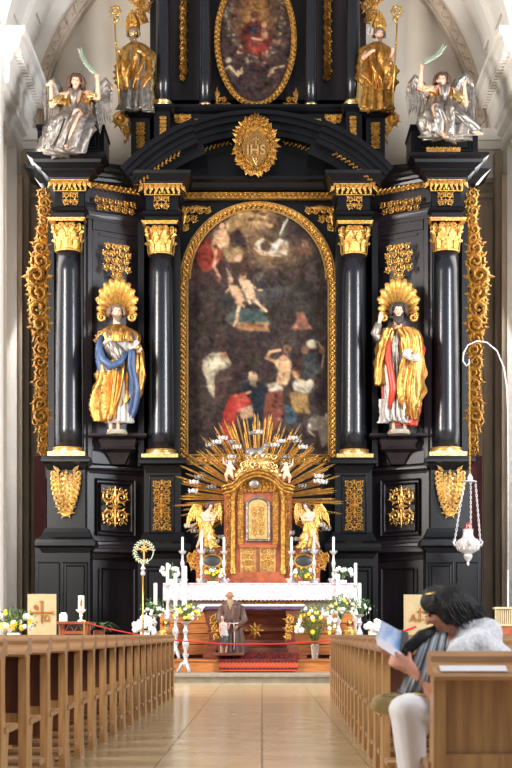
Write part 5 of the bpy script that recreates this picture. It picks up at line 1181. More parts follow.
def standing_angel(right):
    d=TD-.05; F=Fig(d); u=F.u; X=(lambda x:x) if not right else MIR; s=-1 if right else 1
    t=thing('altar_angel','small gilded angel with raised wings %s of the tabernacle'%('right' if right else 'left'),'statue',F.p(X(205),546),'adoring angels beside the tabernacle')
    caps=[]; rot=rotv(R(35)*s,R(12)); r=4.2*u; q=head(caps,F.p(X(210),506,0),r,rot)
    caps+=[F.c((X(209),509,0),1.7,(X(207),513,0),2.4),F.c((X(203),514,0),2.4,(X(211),515,0),2.4),F.c((X(207),515,0),4.4,(X(206),526,0),3.6),F.c((X(202),515,0),2,(X(205),521,-.2),1.7),F.c((X(205),521,-.2),1.6,(X(213),521,-.3),1.1),F.c((X(211),515,0),2,(X(214),519,-.1),1.5),F.c((X(214),519,-.1),1.4,(X(218),513,-.2),1)]
    hand(caps,F.p(X(213),521,-.3),(s,-.1,0),(0,0,1),3.6*u,.4); hand(caps,F.p(X(218),513,-.2),(s*.5,-.1,1),(s,0,-.3),3.6*u,.4)
    caps+=[F.c((X(204),528,0),3.2,(X(202),537,-.15),2.4),F.c((X(202),537,-.15),2.3,(X(197),547,0),1.3),F.c((X(208),528,0),3,(X(209),540,-.1),2)]
    blob('body',caps,SKIN,t,.017); mb=MB(); hair(mb,F.p(X(210),506,0),r,rot,.7,20,4); mb.build('hair',HAIRB,t,True)
    mb=MB(); robe(mb,F.r([((X(206),522,0),4.6,4,.5),((X(206),530,-.02),6,5,1),((X(207),540,0),7,5.5,1.4),((X(209),548,0),7,5,1.5)]),7,.28,81+right,None,24,40,.8*s); mb.build('gilded_robe',GOLD,t,True)
    M=Matrix.Translation((0,d+.12,CAMH))@Matrix.Diagonal((u,u,u,1)); lw=lambda P:[(x-CX,0,-(y-CY)) for x,y in P]
    mb=MB(M); wing(mb,lw([(X(203),516),(X(200),506),(X(195),505),(X(190),511)]),((-.3*s,-1,14),(-.3*s,-1,20)),9,4,5); mb.build('wing',GOLD,t)
    mb=MB(M); wing(mb,lw([(X(210),515),(X(214),505),(X(219),504),(X(221),509)]),((.1*s,-1,14),(0,-1,18)),8,3.6,6); mb.build('wing',GOLD,t)
    mb=MB(); mb.setM(PM(X(206),550,d)); [mb.ell((x,0,z),(4,3,3),8,6) for x,z in ((0,0),(-6,-1),(6,-1),(-3,3),(4,2))]; mb.setM(Matrix.Identity(4)); mb.build('cloud_base',SILV,t,True)
standing_angel(False); standing_angel(True)

ORD=['first','second','third','fourth','fifth','sixth','seventh','eighth','ninth','tenth','eleventh','twelfth','thirteenth','fourteenth','fifteenth','sixteenth','seventeenth','eighteenth','nineteenth','twentieth']
# ---- candlesticks and candles on the high altar
proto=None
for k,x in enumerate((182.5,201.5,224,291.5,314,333.5)):
    dd=33.75; u=S(dd); p=W(x,583,dd)
    if proto is None:
        t=thing('candlestick','','candlestick',p); 
        mb=MB(); mb.lathe([(3.6*u,0),(3.8*u,.8*u),(2.6*u,2*u),(1.6*u,4*u),(1.1*u,6*u),(2.0*u,8*u),(1.2*u,10.5*u),(1.0*u,14*u),(1.7*u,17*u),(2.3*u,20*u),(1.3*u,23*u),(1.0*u,27*u),(1.3*u,29*u)],p,14); mb.build('stem',WSILV,t,'auto')
        mb=MB()
        for j in range(3):
            a=2*PI*j/3-PI/2; mb.setM(Matrix.Translation(p)@Matrix.Rotation(a,4,'Z')@Matrix.Diagonal((u,u,u,1))); mb.spiral(4,2.4,2.2,0,1.3,1,.7,9,0,.1); mb.leaf((1.5,0,5),-.9,5,2.4)
        mb.setM(Matrix.Identity(4)); mb.build('foot',WSILV,t,True)
        mb=MB(); mb.lathe([(1.4*u,28.5*u),(3.6*u,30.6*u),(3.9*u,32*u),(3.5*u,32.2*u),(1.5*u,31*u)],p,14); mb.build('drip_pan',WSILV,t,'auto'); proto=t
        mb=MB(); mb.lathe([(1.25*u,32*u),(1.2*u,45.5*u),(.3*u,46.3*u)],p,12); c=mb.build('candle',CANDLE,None,'auto',loc=p); cp=c
        mb=MB(); mb.tube([p+Vector((0,0,46*u)),p+Vector((.3*u,0,47.6*u))],.2*u,5); mb.build('wick',EYE,c)
    else: t=copy_tree(proto,None,p); c=copy_tree(cp,None,p)
    w=('outer left','middle left','inner left','inner right','middle right','outer right')[k]
    tag(t,'white silver candlestick at the %s place on the high altar'%w,'candlestick','candlesticks on the high altar'); tag(c,'white candle in the %s candlestick of the high altar'%w,'candle','candles on the high altar')

# ================================================================ FLOWERS
FL={}
def fmesh(kind):
    if kind in FL: return FL[kind]
    mb=MB(); 
    if kind=='daisy':
        for k in range(9): mb.leaf((0,0,0),2*PI*k/9,1,.5,.12,0,.15)
        mb.ell((0,-.1,0),.26,6,4)
    elif kind=='rose':
        for j,(r,n) in enumerate(((1,7),(.72,6),(.45,5))):
            for k in range(n): mb.leaf((0,-.25*j,0),2*PI*(k+.4*j)/n,r,r*.95,.3,0,.35)
        mb.ell((0,-.5,0),.3,6,4)
    elif kind=='puff':
        for k in range(16):
            z=1-2*(k+.5)/16; a=k*2.4; q=math.sqrt(1-z*z); mb.ell((q*math.cos(a)*.7,q*math.sin(a)*.7,z*.7),.36,6,4)
    FL[kind]=mb; return mb
FM={}
def bouquet(name,label,px,py,d,rx,rz,blooms,nleaf,seed,group=None,leafm=GREEN,vase=None,loose=0.0,spill=0):
    """blooms: list of (kind, material, radius px, count)"""
    rnd=random.Random(seed); u=S(d); t=thing(name,label,'flowers',W(px,py,d)+Vector((0,0,-rz*u-(vase[1]*u if vase else 0))),group); o0=Vector(t['_o'])
    c=W(px,py,d); mb=MB()
    for k in range(nleaf):
        a=rnd.uniform(0,2*PI); th=rnd.uniform(-.3,1.45); rr=rnd.uniform(.35,1.0+loose)
        p=c+Vector((rx*u*rr*math.cos(th)*math.cos(a),rx*u*.7*rr*math.cos(th)*math.sin(a),rz*u*rr*math.sin(th)))
        mb.setM(Matrix.Translation(p)@Matrix.Rotation(rnd.uniform(-1,1),4,'Z')@Matrix.Rotation(rnd.uniform(-.8,.8),4,'X')); mb.leaf((0,0,0),rnd.uniform(0,2*PI),rnd.uniform(3.5,6.5)*u*.8,rnd.uniform(1.2,2.2)*u,.3*u,.2); mb.setM(Matrix.Identity(4))
    for k in range(nleaf//6):
        a=rnd.uniform(0,2*PI); th=rnd.uniform(.1,1.45); mb.tube([c+Vector((0,0,-rz*u)),c+Vector((rx*u*.5*math.cos(th)*math.cos(a),rx*u*.4*math.sin(a),0)),c+Vector((rx*u*(1+loose)*math.cos(th)*math.cos(a),rx*u*.7*math.cos(th)*math.sin(a),rz*u*(1+loose)*math.sin(th)))],.28*u,4)
    o=mb.build('foliage',leafm,t); o['kind']='stuff'
    for kind,m,r,n in blooms:
        key=(kind,m.name)
        if key not in FM:
            b=fmesh(kind); me=bpy.data.meshes.new(kind+'_flower'); me.from_pydata(b.v,[],b.f); me.materials.append(m); me.shade_smooth(); FM[key]=me
        for k in range(n):
            o=bpy.data.objects.new('flower',FM[key]); C.objects.link(o); o.parent=t
            a=rnd.uniform(-PI,0) if rnd.random()<.8 else rnd.uniform(0,PI); th=math.asin(rnd.uniform(-.45,1)); rr=rnd.uniform(.8,1.05)
            p=Vector((rx*u*rr*math.cos(th)*math.cos(a),rx*u*.75*rr*math.cos(th)*math.sin(a),rz*u*rr*math.sin(th)))
            o.location=c+p-o0; o.rotation_euler=(rnd.uniform(-.5,.2),rnd.uniform(0,6),math.atan2(p.x,-p.y)*.6); q=r*u*rnd.uniform(.8,1.2); o.scale=(q,q,q)
    if vase:
        vm,vh,vr=vase; z0=c.z-rz*u-vh*u; mb=MB(); mb.lathe([(vr*.6*u,z0),(vr*.7*u,z0+vh*.1*u),(vr*.75*u,z0+vh*.4*u),(vr*u,z0+vh*1.1*u),(vr*.85*u,z0+vh*1.15*u)],(c.x,c.y,0),16); mb.build('vase',vm,t,'auto')
    return t
GLV=mat('clear_glass',(236,240,236),.05,trans=.9); CREAM=mat('cream_bowl',(244,240,230),.4); YELC=mat('soft_yellow_petal',(246,226,110),.6)
bouquet('flower_arrangement','low yellow and white flower arrangement left of the tabernacle',213,575,33.55,11,7,[('daisy',YEL,2.2,8),('rose',WHT,2.6,9)],60,1,'flowers on the high altar',vase=(CREAM,3,6))
bouquet('flower_arrangement','low yellow and white flower arrangement right of the tabernacle',304,575,33.55,11,7,[('daisy',YEL,2.2,9),('rose',WHT,2.6,8)],60,2,'flowers on the high altar',vase=(CREAM,3,6))
bouquet('white_roses','white roses at the left end of the high altar',171,573,33.6,10,7,[('rose',WHT,2.8,13)],40,3,'flowers on the high altar',vase=(CREAM,6,4))
bouquet('white_roses','white roses at the right end of the high altar',343,574,33.6,9.5,7,[('rose',WHT,2.8,13)],40,4,'flowers on the high altar',vase=(CREAM,6,4))

# ================================================================ FREESTANDING ALTAR
mb=MB(); pbox(mb,165,659.5,345,674,31.0,3.6,zr=31.0); fp=thing('altar_platform','orange wooden platform carrying the front altar','platform',(W(256,0,31).x,32.5,.165))
zt=W(0,660,31).z
mb=MB(); a=W(140,0,31); b=W(372,0,31); mb.box((a.x,31.0,.157),(b.x,33.18,zt-.03)); mb.build('step_front',WOODO,fp)
for k in range(6):
    mb=MB(); x0=a.x+(b.x-a.x)*k/6; x1=a.x+(b.x-a.x)*(k+1)/6; mb.box((x0+.004,30.97,zt-.03),(x1-.004,33.18,zt)); mb.build('board',WOODO,fp)
z2=zt+.14; a2=W(213,0,31.4); b2=W(298,0,31.4)
mb=MB(); mb.box((W(203,0,31.4).x,31.45,zt+.002),(W(307,0,31.4).x,33,z2)); fs=tag(mb.build('altar_footstep',WOODR,None,loc=(0,32,zt)),'low red-brown footstep under the front altar','step')
# carpet lying over the footstep and hanging down the platform front
cm=MB(); x0,x1=W(219,0,31).x,W(298,0,31).x
prof=[(30.95,.2),(30.945,zt+.012),(31.43,zt+.014),(31.435,z2+.012),(31.9,z2+.012)]
for (ya,za),(yb,zb) in zip(prof[:-1],prof[1:]):
    if abs(ya-yb)<.05: cm.hexa([(x0,ya-.012,za),(x1,ya-.012,za),(x1,ya+.0,za),(x0,ya+.0,za),(x0,yb-.012,zb),(x1,yb-.012,zb),(x1,yb,zb),(x0,yb,zb)])
    else: cm.box((x0,ya-.01,za-.008),(x1,yb,zb+.002))
cpt=tag(cm.build('carpet',CARPET,None,loc=(0,31.4,zt)),'dark red patterned carpet runner hanging over the platform step','carpet')
mb=MB()
for k in range(22):
    mb.setM(Matrix.Translation(((x0+(x1-x0)*(k+.5)/22),30.93,.2+(zt-.2)*.5))@Matrix.Diagonal((.02,.004,.02,1))); rosette(mb,0,0,4,6); 
mb.setM(Matrix.Identity(4)); mb.box((x0,30.925,.19),(x1,30.945,.215)); mb.build('woven_border',mat('carpet_rose',(196,80,52),.9),cpt)
fa=thing('front_altar','brown carved freestanding altar with gilt ornaments','altar',(W(254,0,32).x,32.2,z2)); DF=31.75
zb=z2
def fz(py): return W(0,py,DF).z
prof=[(608,.10),(611,.10),(614,.0),(618,-.1),(624,-.16),(628,-.06),(631,-.03),(634,-.12),(640,-.16),(645,-.1),(648,-.02),(652,.0)]
mb=MB(); mould(mb,206,296,DF+.2,prof,1.0); mb.box((W(204,0,DF+.2).x,DF+.18,zb),(W(299,0,DF+.2).x,DF+1.25,fz(650))); mb.build('altar_body',WOODR,fa)
for s in (0,1):
    mb=MB(); X=(lambda x:x) if s==0 else (lambda x:504-x)
    pts=[(206,608),(204,614),(206,622),(209,630),(209,640),(206,648),(203,653),(215,653),(218,644),(219,632),(217,620),(219,608)]
    poly=[(W(X(x),0,DF).x,W(0,y,DF).z) for x,y in pts]; 
    if s==1: poly=poly[::-1]
    mb.prism(poly[::-1],DF+.02,DF+.9); br=mb.build('corner_bracket',WOODR,fa)
    mb=MB(); mb.setM(PM(X(215),627,DF-.02,0,1,1 if s==0 else -1))
    for (x,z,r_) in ((0,7,5),(1,-2,4.6),(2,-10,3.6)): mb.spiral(x,z,r_,1,1.4,1,1.1,12); [mb.leaf((x,-.5,z),k*1.2,r_*1.4,3,1.3,.2) for k in range(5)]
    mb.setM(Matrix.Identity(4)); mb.build('gilded_acanthus',GOLD,br)
mb=MB(); mb.setM(PM(254.5,630.5,DF+.12)); rosette(mb,0,0,9,8,0); [mb.leaf((0,-.4,0),PI/4+PI/2*k,8,4,1.5) for k in range(4)]; mb.tube([(-9,0,0),(9,0,0)],1,6); mb.setM(Matrix.Identity(4)); mb.build('gilded_cross_rosette',GOLD,fa)
mb=MB(); mb.box((W(200,0,DF).x,DF,fz(608)),(W(304,0,DF).x,DF+1.3,fz(605.6))); mb.build('table_top',STONE,fa)
mb=MB(); zc=fz(605.4); xa,xb=W(199.5,0,DF).x,W(305,0,DF).x
mb.box((xa,DF-.02,zc),(xb,DF+1.32,zc+.014))
n=40; vs=[]
for i in range(n+1): vs+= [(xa+(xb-xa)*i/n,DF-.025,zc+.01),(xa+(xb-xa)*i/n,DF-.035+.006*math.sin(i*1.7),zc-.085-.006*math.sin(i*.9))]
mb.add(vs,[(i*2,i*2+1,i*2+3,i*2+2) for i in range(n)])
cl2=tag(mb.build('altar_cloth',PURPLE,None,loc=(0,32.3,zc)),'purple cloth with white border covering the front altar','altar cloth')
mb=MB(); mb.box((xa+.02,DF-.03,zc+.014),(xb-.02,DF+1.3,zc+.026)); vs=[]
for i in range(13): vs+= [(xa-.05+.2*i/12,DF-.045,zc+.015),(xa-.06+.17*i/12,DF-.05,zc-.24+.015*i+.02*math.sin(i*1.3))]
mb.add(vs,[(i*2,i*2+1,i*2+3,i*2+2) for i in range(12)]); mb.box((xa,DF-.042,zc-.02),(xb,DF-.03,zc+.02)); mb.build('white_overcloth',CLOTH,cl2)
# ---- carved monk with a child
def monk():
    d=31.5; F=Fig(d); u=F.u; zb_=W(0,655.5,d).z
    t=thing('monk_statue','wooden statue of a bald bearded monk in brown habit bending over a child','statue',F.p(230,655)); 
    caps=[]; rot=rotv(R(10),R(20)); r=5.0*u; q=head(caps,F.p(230,596.5,-.2),r,rot)
    caps+=[F.c((231,600,-.04),2.4,(232,606,0),3.4),F.c((223,609,0),3.4,(221,619,-.02),2.8),F.c((221,619,-.02),2.4,(224,629,-.16),1.7),F.c((240,609,0),3.4,(243,620,0),2.8),F.c((243,620,0),2.4,(236,628,-.22),1.6),F.c((231,608,.02),7,(232,640,.02),6)]
    hand(caps,F.p(236,628,-.22),(-.5,-.3,-.6),(-.5,0,.5),6*u,.5); hand(caps,F.p(224,629,-.16),(.2,-.2,-1),(1,0,0),6*u,.4)
    for x in (229,237): caps.append(F.c((x,646,0),1.8,(x,653,0),1.3)); caps.append(F.c((x,653.6,0),1.3,(x+1,654.6,-.16),1))
    blob('body',caps,mat('weathered_skin',(158,112,84),.55,var=.15,vscale=14),t,.016); face_bits(t,q,r,rot)
    blob('beard',[(q(-.45,-.45,-.5),1.3*u,q(-.1,-1.1,-1.6),1.3*u),(q(.45,-.45,-.5),1.3*u,q(.1,-1.1,-1.7),1.3*u),(q(0,-.65,-.75),1.7*u,q(0,-1.35,-2.1),1.0*u)],mat('sandy_beard',(176,146,104),.6,var=.3,vscale=30,bump=.5,bscale=60),t,.016,None,1)
    mb=MB(); hair(mb,F.p(230,596.5,-.2),r*.98,rot,.2,12,5) if False else mb.tube([q(-.75,.0,-.05),q(-.7,.5,-.1),q(0,.92,-.15),q(.7,.5,-.1),q(.75,.0,-.05)],[r*.1,r*.2,r*.24,r*.2,r*.1],8); mb.build('hair',BEARD,t,True)
    mb=MB(); robe(mb,F.r([((231,603,.02),4,4,.2),((232,607,.02),11,7,.5),((231,620,.02),9.5,7.5,.8),((232,633,.02),10,7.5,1),((233,653.5,.02),11.5,8,1.4)]),10,.14,91,None,36,60); mb.build('habit',MARS,t,True)
    mb=MB()
    for a,b,c in (((223,607),(219.5,619),(223,627)),((240,607),(244.5,620),(238,627))): mb.tube([F.p(*a,0),F.p(*b,-.05),F.p(*c,-.17)],[4*u,3.8*u,2.8*u],10)
    mb.tube([F.p(223,605,.06),F.p(231,602,-.02),F.p(240,605,.06)],[2.5*u,3*u,2.5*u],8); mb.build('sleeves_and_cowl',MARS,t,True)
    mb=MB(); mb.tube([F.p(222,622,-.02),F.p(227,623.5,-.19),F.p(237,623.5,-.2),F.p(242,621.5,-.02)],.6*u,6); mb.tube([F.p(234,624,-.2),F.p(234.5,636,-.2),F.p(234,650,-.22)],.45*u,6); mb.build('rope_belt',CLOTH,t,True)
    # the child is carved from the same block
    caps=[]; rot=rotv(R(-20),R(-10)); r=3.4*u; q=head(caps,F.p(223,618,-.3),r,rot)
    caps+=[F.c((223,620,-.3),1.2,(223.5,624,-.3),1.9),F.c((223.5,625,-.3),3.1,(224,634,-.3),2.8),F.c((221,624,-.3),1.5,(220,631,-.32),1.2),F.c((220,631,-.32),1.1,(222,636,-.4),.8),F.c((226.5,624,-.3),1.5,(228.5,629,-.3),1.2),F.c((228.5,629,-.3),1.1,(230,624,-.34),.8),F.c((222.5,635,-.3),2,(221.5,645,-.3),1.3),F.c((221.5,645,-.3),1.2,(221.5,653,-.28),.9),F.c((226,635,-.3),2,(227,645,-.3),1.3),F.c((227,645,-.3),1.2,(226,653,-.28),.9),F.c((221.5,654,-.3),.9,(220.5,654.6,-.4),.7),F.c((226,654,-.3),.9,(226.5,654.6,-.4),.7)]
    hand(caps,F.p(222,636,-.4),(.4,0,-1),(1,0,0),3*u,.3); hand(caps,F.p(230,624,-.34),(.2,0,1),(1,0,0),3*u,.3)
    o=blob('child',caps,SKIN2,t,.013); mb=MB(); hair(mb,F.p(223,618,-.3),r,rot,.5,18,6); mb.build('hair',DGREY,o,True)
    mb=MB(); robe(mb,F.r([((223.5,622.5,-.3),2.4,2.2,.3),((224,625,-.3),4,3.2,.6),((224,631,-.3),3.8,3.2,.8),((224.5,636,-.3),4.4,3.6,1)]),8,.15,95,None,16,32); mb.build('white_shirt',WHITEP,o,True)
    mb=MB(); robe(mb,F.r([((224.3,635,-.3),3.8,3.2,.5),((224.5,640,-.3),4.4,3.5,.9),((224.5,645,-.3),4.5,3.4,1)]),7,.15,96,None,12,28); mb.build('dark_trousers',DGREY,o,True)
    mb=MB(); mb.box((W(214,0,d).x,d-.45,z2+.016),(W(244,0,d).x,d+.25,zb_+.01)); mb.build('plinth',WOODR,t)
monk()

# ================================================================ STANDS, CANDLES, FLOWERS AROUND THE ALTARS
def stand(name,label,cat,px,ytop,ybot,d,rtop,m=WSILV,zbase=None,group=None):
    """ornate baluster stand with scrolled tripod foot; ytop is the underside of what it carries"""
    u=S(d); zb=W(0,ybot,d).z if zbase is None else zbase; zt_=W(0,ytop,d).z; H=zt_-zb; x=W(px,0,d).x
    t=thing(name,label,cat,(x,d,zb),group); mb=MB()
    mb.lathe([(2.2*u,zb+H*.12),(3.2*u,zb+H*.18),(1.6*u,zb+H*.26),(2.6*u,zb+H*.34),(1.3*u,zb+H*.42),(3.0*u,zb+H*.52),(3.3*u,zb+H*.6),(1.6*u,zb+H*.68),(1.3*u,zb+H*.74),(3.0*u,zb+H*.82),(1.5*u,zb+H*.88),(1.8*u,zb+H*.95)],(x,d,0),14); 
    for k in range(10):
        a=2*PI*k/5; mb.setM(Matrix.Translation((x+math.cos(a)*2.6*u,d+math.sin(a)*2.6*u,zb+H*(.5 if k<5 else .3)))@Matrix.Rotation(a+PI/2,4,'Z')@Matrix.Diagonal((u,u,u,1))); mb.leaf((0,0,0),PI/2,4.5,2.2,.9,0,.15)
    mb.setM(Matrix.Identity(4)); mb.build('stem',m,t,'auto')
    mb=MB()
    for k in range(3):
        a=2*PI*k/3-PI/2+.5; mb.setM(Matrix.Translation((x,d,zb))@Matrix.Rotation(a,4,'Z')@Matrix.Diagonal((u,u,u,1)))
        h=H/u; mb.tube([(1.5,0,h*.2),(4,0,h*.16),(6,0,h*.08),(7.5,0,1.2)],[1.3,1.7,1.5,1.2],6); mb.spiral(6.5,1.8,2,-PI/2,1.3,1,.8,9,0,.1); mb.spiral(3,h*.14,1.8,0,1.2,1,.7,9,0,.1)
    mb.setM(Matrix.Identity(4)); mb.build('scrolled_foot',m,t,True)
    mb=MB(); mb.lathe([(1.6*u,zt_-H*.06),(rtop*.7*u,zt_-H*.03),(rtop*u,zt_),(rtop*.9*u,zt_+.4*u),(rtop*.3*u,zt_-.2*u)],(x,d,0),16); mb.build('bowl',m,t,'auto'); return t
def candle(label,px,y0,y1,d,r,group=None):
    u=S(d); p=W(px,y1,d); mb=MB(); h=(y1-y0)*u; mb.lathe([(r*u,0),(r*u,h*.97),(r*.8*u,h),(r*.2*u,h-.3*u)],p,14); c=tag(mb.build('candle',CANDLE,None,'auto',loc=p),label,'candle',group)
    mb=MB(); mb.tube([p+Vector((0,0,h-.4*u)),p+Vector((.2*u,0,h+1.4*u))],.2*u,5); mb.build('wick',EYE,c); return c
CH=zt+.001
stand('flower_stand','tall white silver stand nearest the left pews with yellow flowers','stand',185.5,622,672,30.5,6,zbase=.17)
bouquet('flower_arrangement','yellow and white flowers on the tall silver stand left of the front altar',187,615,30.5,14,10,[('daisy',YELC,2.4,12),('daisy',YEL,2.4,9),('rose',WHT,2.2,14)],110,11,leafm=GREEN,loose=.3)
candle('thick white candle rising from the flowers left of the front altar',184.5,566,610,30.5,2.5)
stand('candle_stand','slimmer white silver stand behind the left flower stand','stand',175.5,610,668,31.6,4,zbase=CH)
candle('white candle just left of the thick candle by the left flower stand',175.5,573,610,31.6,1.9)
stand('candle_stand','white candlestick stand behind the last left pew','stand',154.5,615,666,32.2,5,zbase=CH)
bouquet('flower_arrangement','loose white flowers with thin sprigs on the stand behind the left pews',154,612,32.2,10,9,[('daisy',WHT,2.3,18)],70,12,loose=.6)
candle('white candle among loose flowers behind the left pews',155.5,583,608,32.2,1.8)
candle('tall white candle at the left end of the high altar, beside the white roses',167.5,563,585,33.0,1.6)
candle('tall white candle at the right end of the high altar, beside the white roses',355.5,563,585,33.0,1.6)
mb=MB()
for sx,nm in ((167.5,'left'),(355.5,'right')):
    t=stand('candle_stand','slender white stand at the %s corner of the high altar'%nm,'stand',sx,585,668,33.0,3,zbase=CH)
stand('candle_stand','white silver stand right of the large vase of flowers','stand',338.5,612,668,31.6,4,zbase=CH)
candle('white candle on the stand right of the large vase of flowers',338,574,612,31.6,1.9)
bouquet('flower_arrangement','yellow and white flowers around the right candle stand',341,609,31.5,14,11,[('daisy',YELC,2.3,11),('daisy',WHT,2.4,15)],110,13,loose=.4)
stand('candle_stand','white stand with sprigs beside the right pews','stand',359.5,615,666,32.2,5,zbase=CH)
candle('white candle among sprigs above the right pews',359.5,583,608,32.2,1.8)
bouquet('flower_arrangement','loose white flowers with thin sprigs above the right pews',360,611,32.2,10,9,[('daisy',WHT,2.3,17)],70,14,loose=.7)
bouquet('flower_bouquet','large bouquet of white and yellow flowers in a glass vase beside the front altar',315,627,30.9,20,19,[('rose',WHT,3.4,15),('daisy',YEL,3.0,12),('daisy',YELC,2.4,8),('puff',WHT,2.4,5)],170,15,vase=(GLV,13,4.5),loose=.25)
bouquet('hydrangea','white hydrangea standing on the floor left of the wreath pole',145,626,31.5,10,8,[('puff',WHT,3.4,16)],30,16,leafm=GREEND,vase=(CREAM,26,5))
bouquet('hydrangea','white hydrangea standing on the floor beyond the right pews',373,627,31.5,8,7,[('puff',WHT,3.4,13)],30,17,leafm=GREEND,vase=(CREAM,26,5))
bouquet('flower_arrangement','yellow and white flowers in front of the left stone lectern',14,624,27,19,13,[('daisy',YEL,4.2,12),('rose',WHT,3.6,12)],130,18,loose=.25,vase=(CREAM,28,7))
# reliquary busts flanking the altar
for px,nm in ((166,'left'),(350,'right')):
    d=32.6; F=Fig(d); u=F.u; t=thing('reliquary_bust','small gilded bust beside the %s end of the high altar'%nm,'statue',F.p(px,642),'small busts beside the high altar')
    caps=[]; rot=rotv(0,0); q=head(caps,F.p(px,623,0),3.6*u,rot); caps+=[F.c((px,626,.02),1.6,(px,629,.02),2.4),F.c((px-4,632,0),2.6,(px+4,632,0),2.6),F.c((px,632,0),4,(px,638,0),3.4)]
    blob('bust',caps,GOLDL,t,.016); mb=MB(); hair(mb,F.p(px,623,0),3.6*u,rot,.8,18,3); mb.build('hair',GOLDD,t,True)
    mb=MB(); robe(mb,F.r([((px,629,0),3,3,.2),((px,632,0),7,4,.8),((px,639,0),6.5,4,1.2)]),8,.16,70,None,16,36); mb.build('gilded_drapery',GOLD,t,True)
    mb=MB(); zz=W(0,639,d).z; mb.lathe([(6*u,CH),(6.4*u,CH+.06),(5*u,CH+.12),(4.6*u,zz-.1),(6*u,zz-.04),(6*u,zz)],(W(px,0,d).x,d,0),4,True); mb.build('plinth',WSILV,t)
# wreath pole
d=31.0; u=S(d); t=thing('wreath_pole','gilt pole topped by a small cross in a leafy wreath, behind the left pews','pole',(W(143.5,0,d).x,d,.17))
mb=MB(); x=W(143,0,d).x; mb.tube([(x,d,.19),(x,d,W(0,574,d).z)],.9*u,8); mb.build('pole',BRASS,t,True)
mb=MB(); z0=W(0,575,d).z; mb.lathe([(.9*u,z0-u),(2.2*u,z0),(2.5*u,z0+2.5*u),(1.2*u,z0+4*u),(2.6*u,z0+6.5*u),(1.0*u,z0+9*u),(.8*u,z0+12*u)],(x,d,0),12); mb.build('silver_knob',WSILV,t,'auto')
mb=MB(); mb.setM(PM(144,552,d)); mb.tube([(9.3*math.cos(2*PI*i/24),0,10.3*math.sin(2*PI*i/24)) for i in range(25)],.5,6); 
for k in range(36): a=2*PI*k/44; mb.leaf((9.3*math.cos(a),-.5,10.3*math.sin(a)),a+PI/2+(.75 if k%2 else -.75)+.2,4.0,1.5,.6)
wm=mat('grey_green_leaf',(206,210,176),.5,var=.5,vscale=30); mb.setM(Matrix.Identity(4)); mb.build('wreath',wm,t)
mb=MB(); mb.setM(PM(144,551,d)); mb.box((-.9,-.6,-11),(.9,.6,6.5)); mb.box((-5,-.6,1),(5,.6,3)); [mb.ell((x_,0,z_),1.5,6,4) for x_,z_ in ((-5.4,2),(5.4,2),(0,7.2))]; [mb.leaf((0,-.6,2),PI/4+PI/2*k,5,1.6) for k in range(4)]; mb.setM(Matrix.Identity(4)); mb.build('cross',GOLDL,t)
mb=MB(); mb.lathe([(.16,.17),(.16,.185),(.05,.21),(.02,.24)],(x,d,0),16); mb.build('foot',BRASS,t,'auto')
# ---- lecterns
def lectern(nm,px0,px1,py0,py1,d,col):
    t=thing('stone_lectern',nm,'lectern',(W((px0+px1)/2,0,d).x,d+.3,0)); mb=MB(); a=W(px0,py0,d); b=W(px1,py1,d)
    mb.box((a.x,d,b.z),(b.x,d+.06,a.z)); mb.build('front_slab',LIME,t)
    mb=MB(); mb.box((a.x+.02,d+.06,.0),(b.x-.02,d+.5,b.z+.02)); mb.box((a.x+.1,d+.06,b.z),(b.x-.1,d+.45,a.z-.15)); mb.box((a.x-.02,d+.02,b.z-.8),(b.x+.02,d+.5,b.z-.002)); mb.build('body',LIME,t); return t
t=lectern('pale stone lectern with a bronze cross, e and omega, behind the left pews',27.5,56,594,637,28.2,LIME)
d=28.2; mb=MB(); mb.setM(PM(41.5,612.5,d)); mb.tube([(0,-.4,-10),(0,-.4,11)],[.9]*2,6); mb.tube([(-11,-.4,0),(11,-.4,0)],[.9]*2,6)
for x_,z_ in ((-11,0),(11,0),(0,11)): 
    for sg in (-1,1): mb.ell((x_-(1.2 if x_ and 0 else 0)+(0 if x_ else sg*1.1),-.4,z_+(sg*1.1 if x_ else 0)),(1.1,.6,1.1),6,4)
mb.setM(Matrix.Identity(4)); mb.build('bronze_cross',BRONZE,t)
text('e',35.5,606.5,d-.01,10,BRONZE,'letter',t,.3,.12); text('Ω',46.5,618.5,d-.01,8.5,BRONZE,'letter',t,.3,.1)
t=lectern('pale stone lectern with bronze letters and an anchor cross, behind the seated woman',404,437,594.5,637,28.2,LIME)
text('A',413.5,618,d-.01,10,BRONZE,'letter',t,.3,.15); text('n',428.5,619,d-.01,11,BRONZE,'letter',t,.3,.15)
mb=MB(); mb.setM(PM(420.5,615,d)); mb.tube([(0,-.4,-6),(0,-.4,7)],.7,6); mb.tube([(-3.4,-.4,3.4),(3.4,-.4,3.4)],.6,6); mb.tube([(-3,-.4,-4),(-2,-.4,-5.4),(0,-.4,-6),(2,-.4,-5.4),(3,-.4,-4)],.55,6); mb.setM(Matrix.Identity(4)); mb.build('bronze_anchor_cross',BRONZE,t)
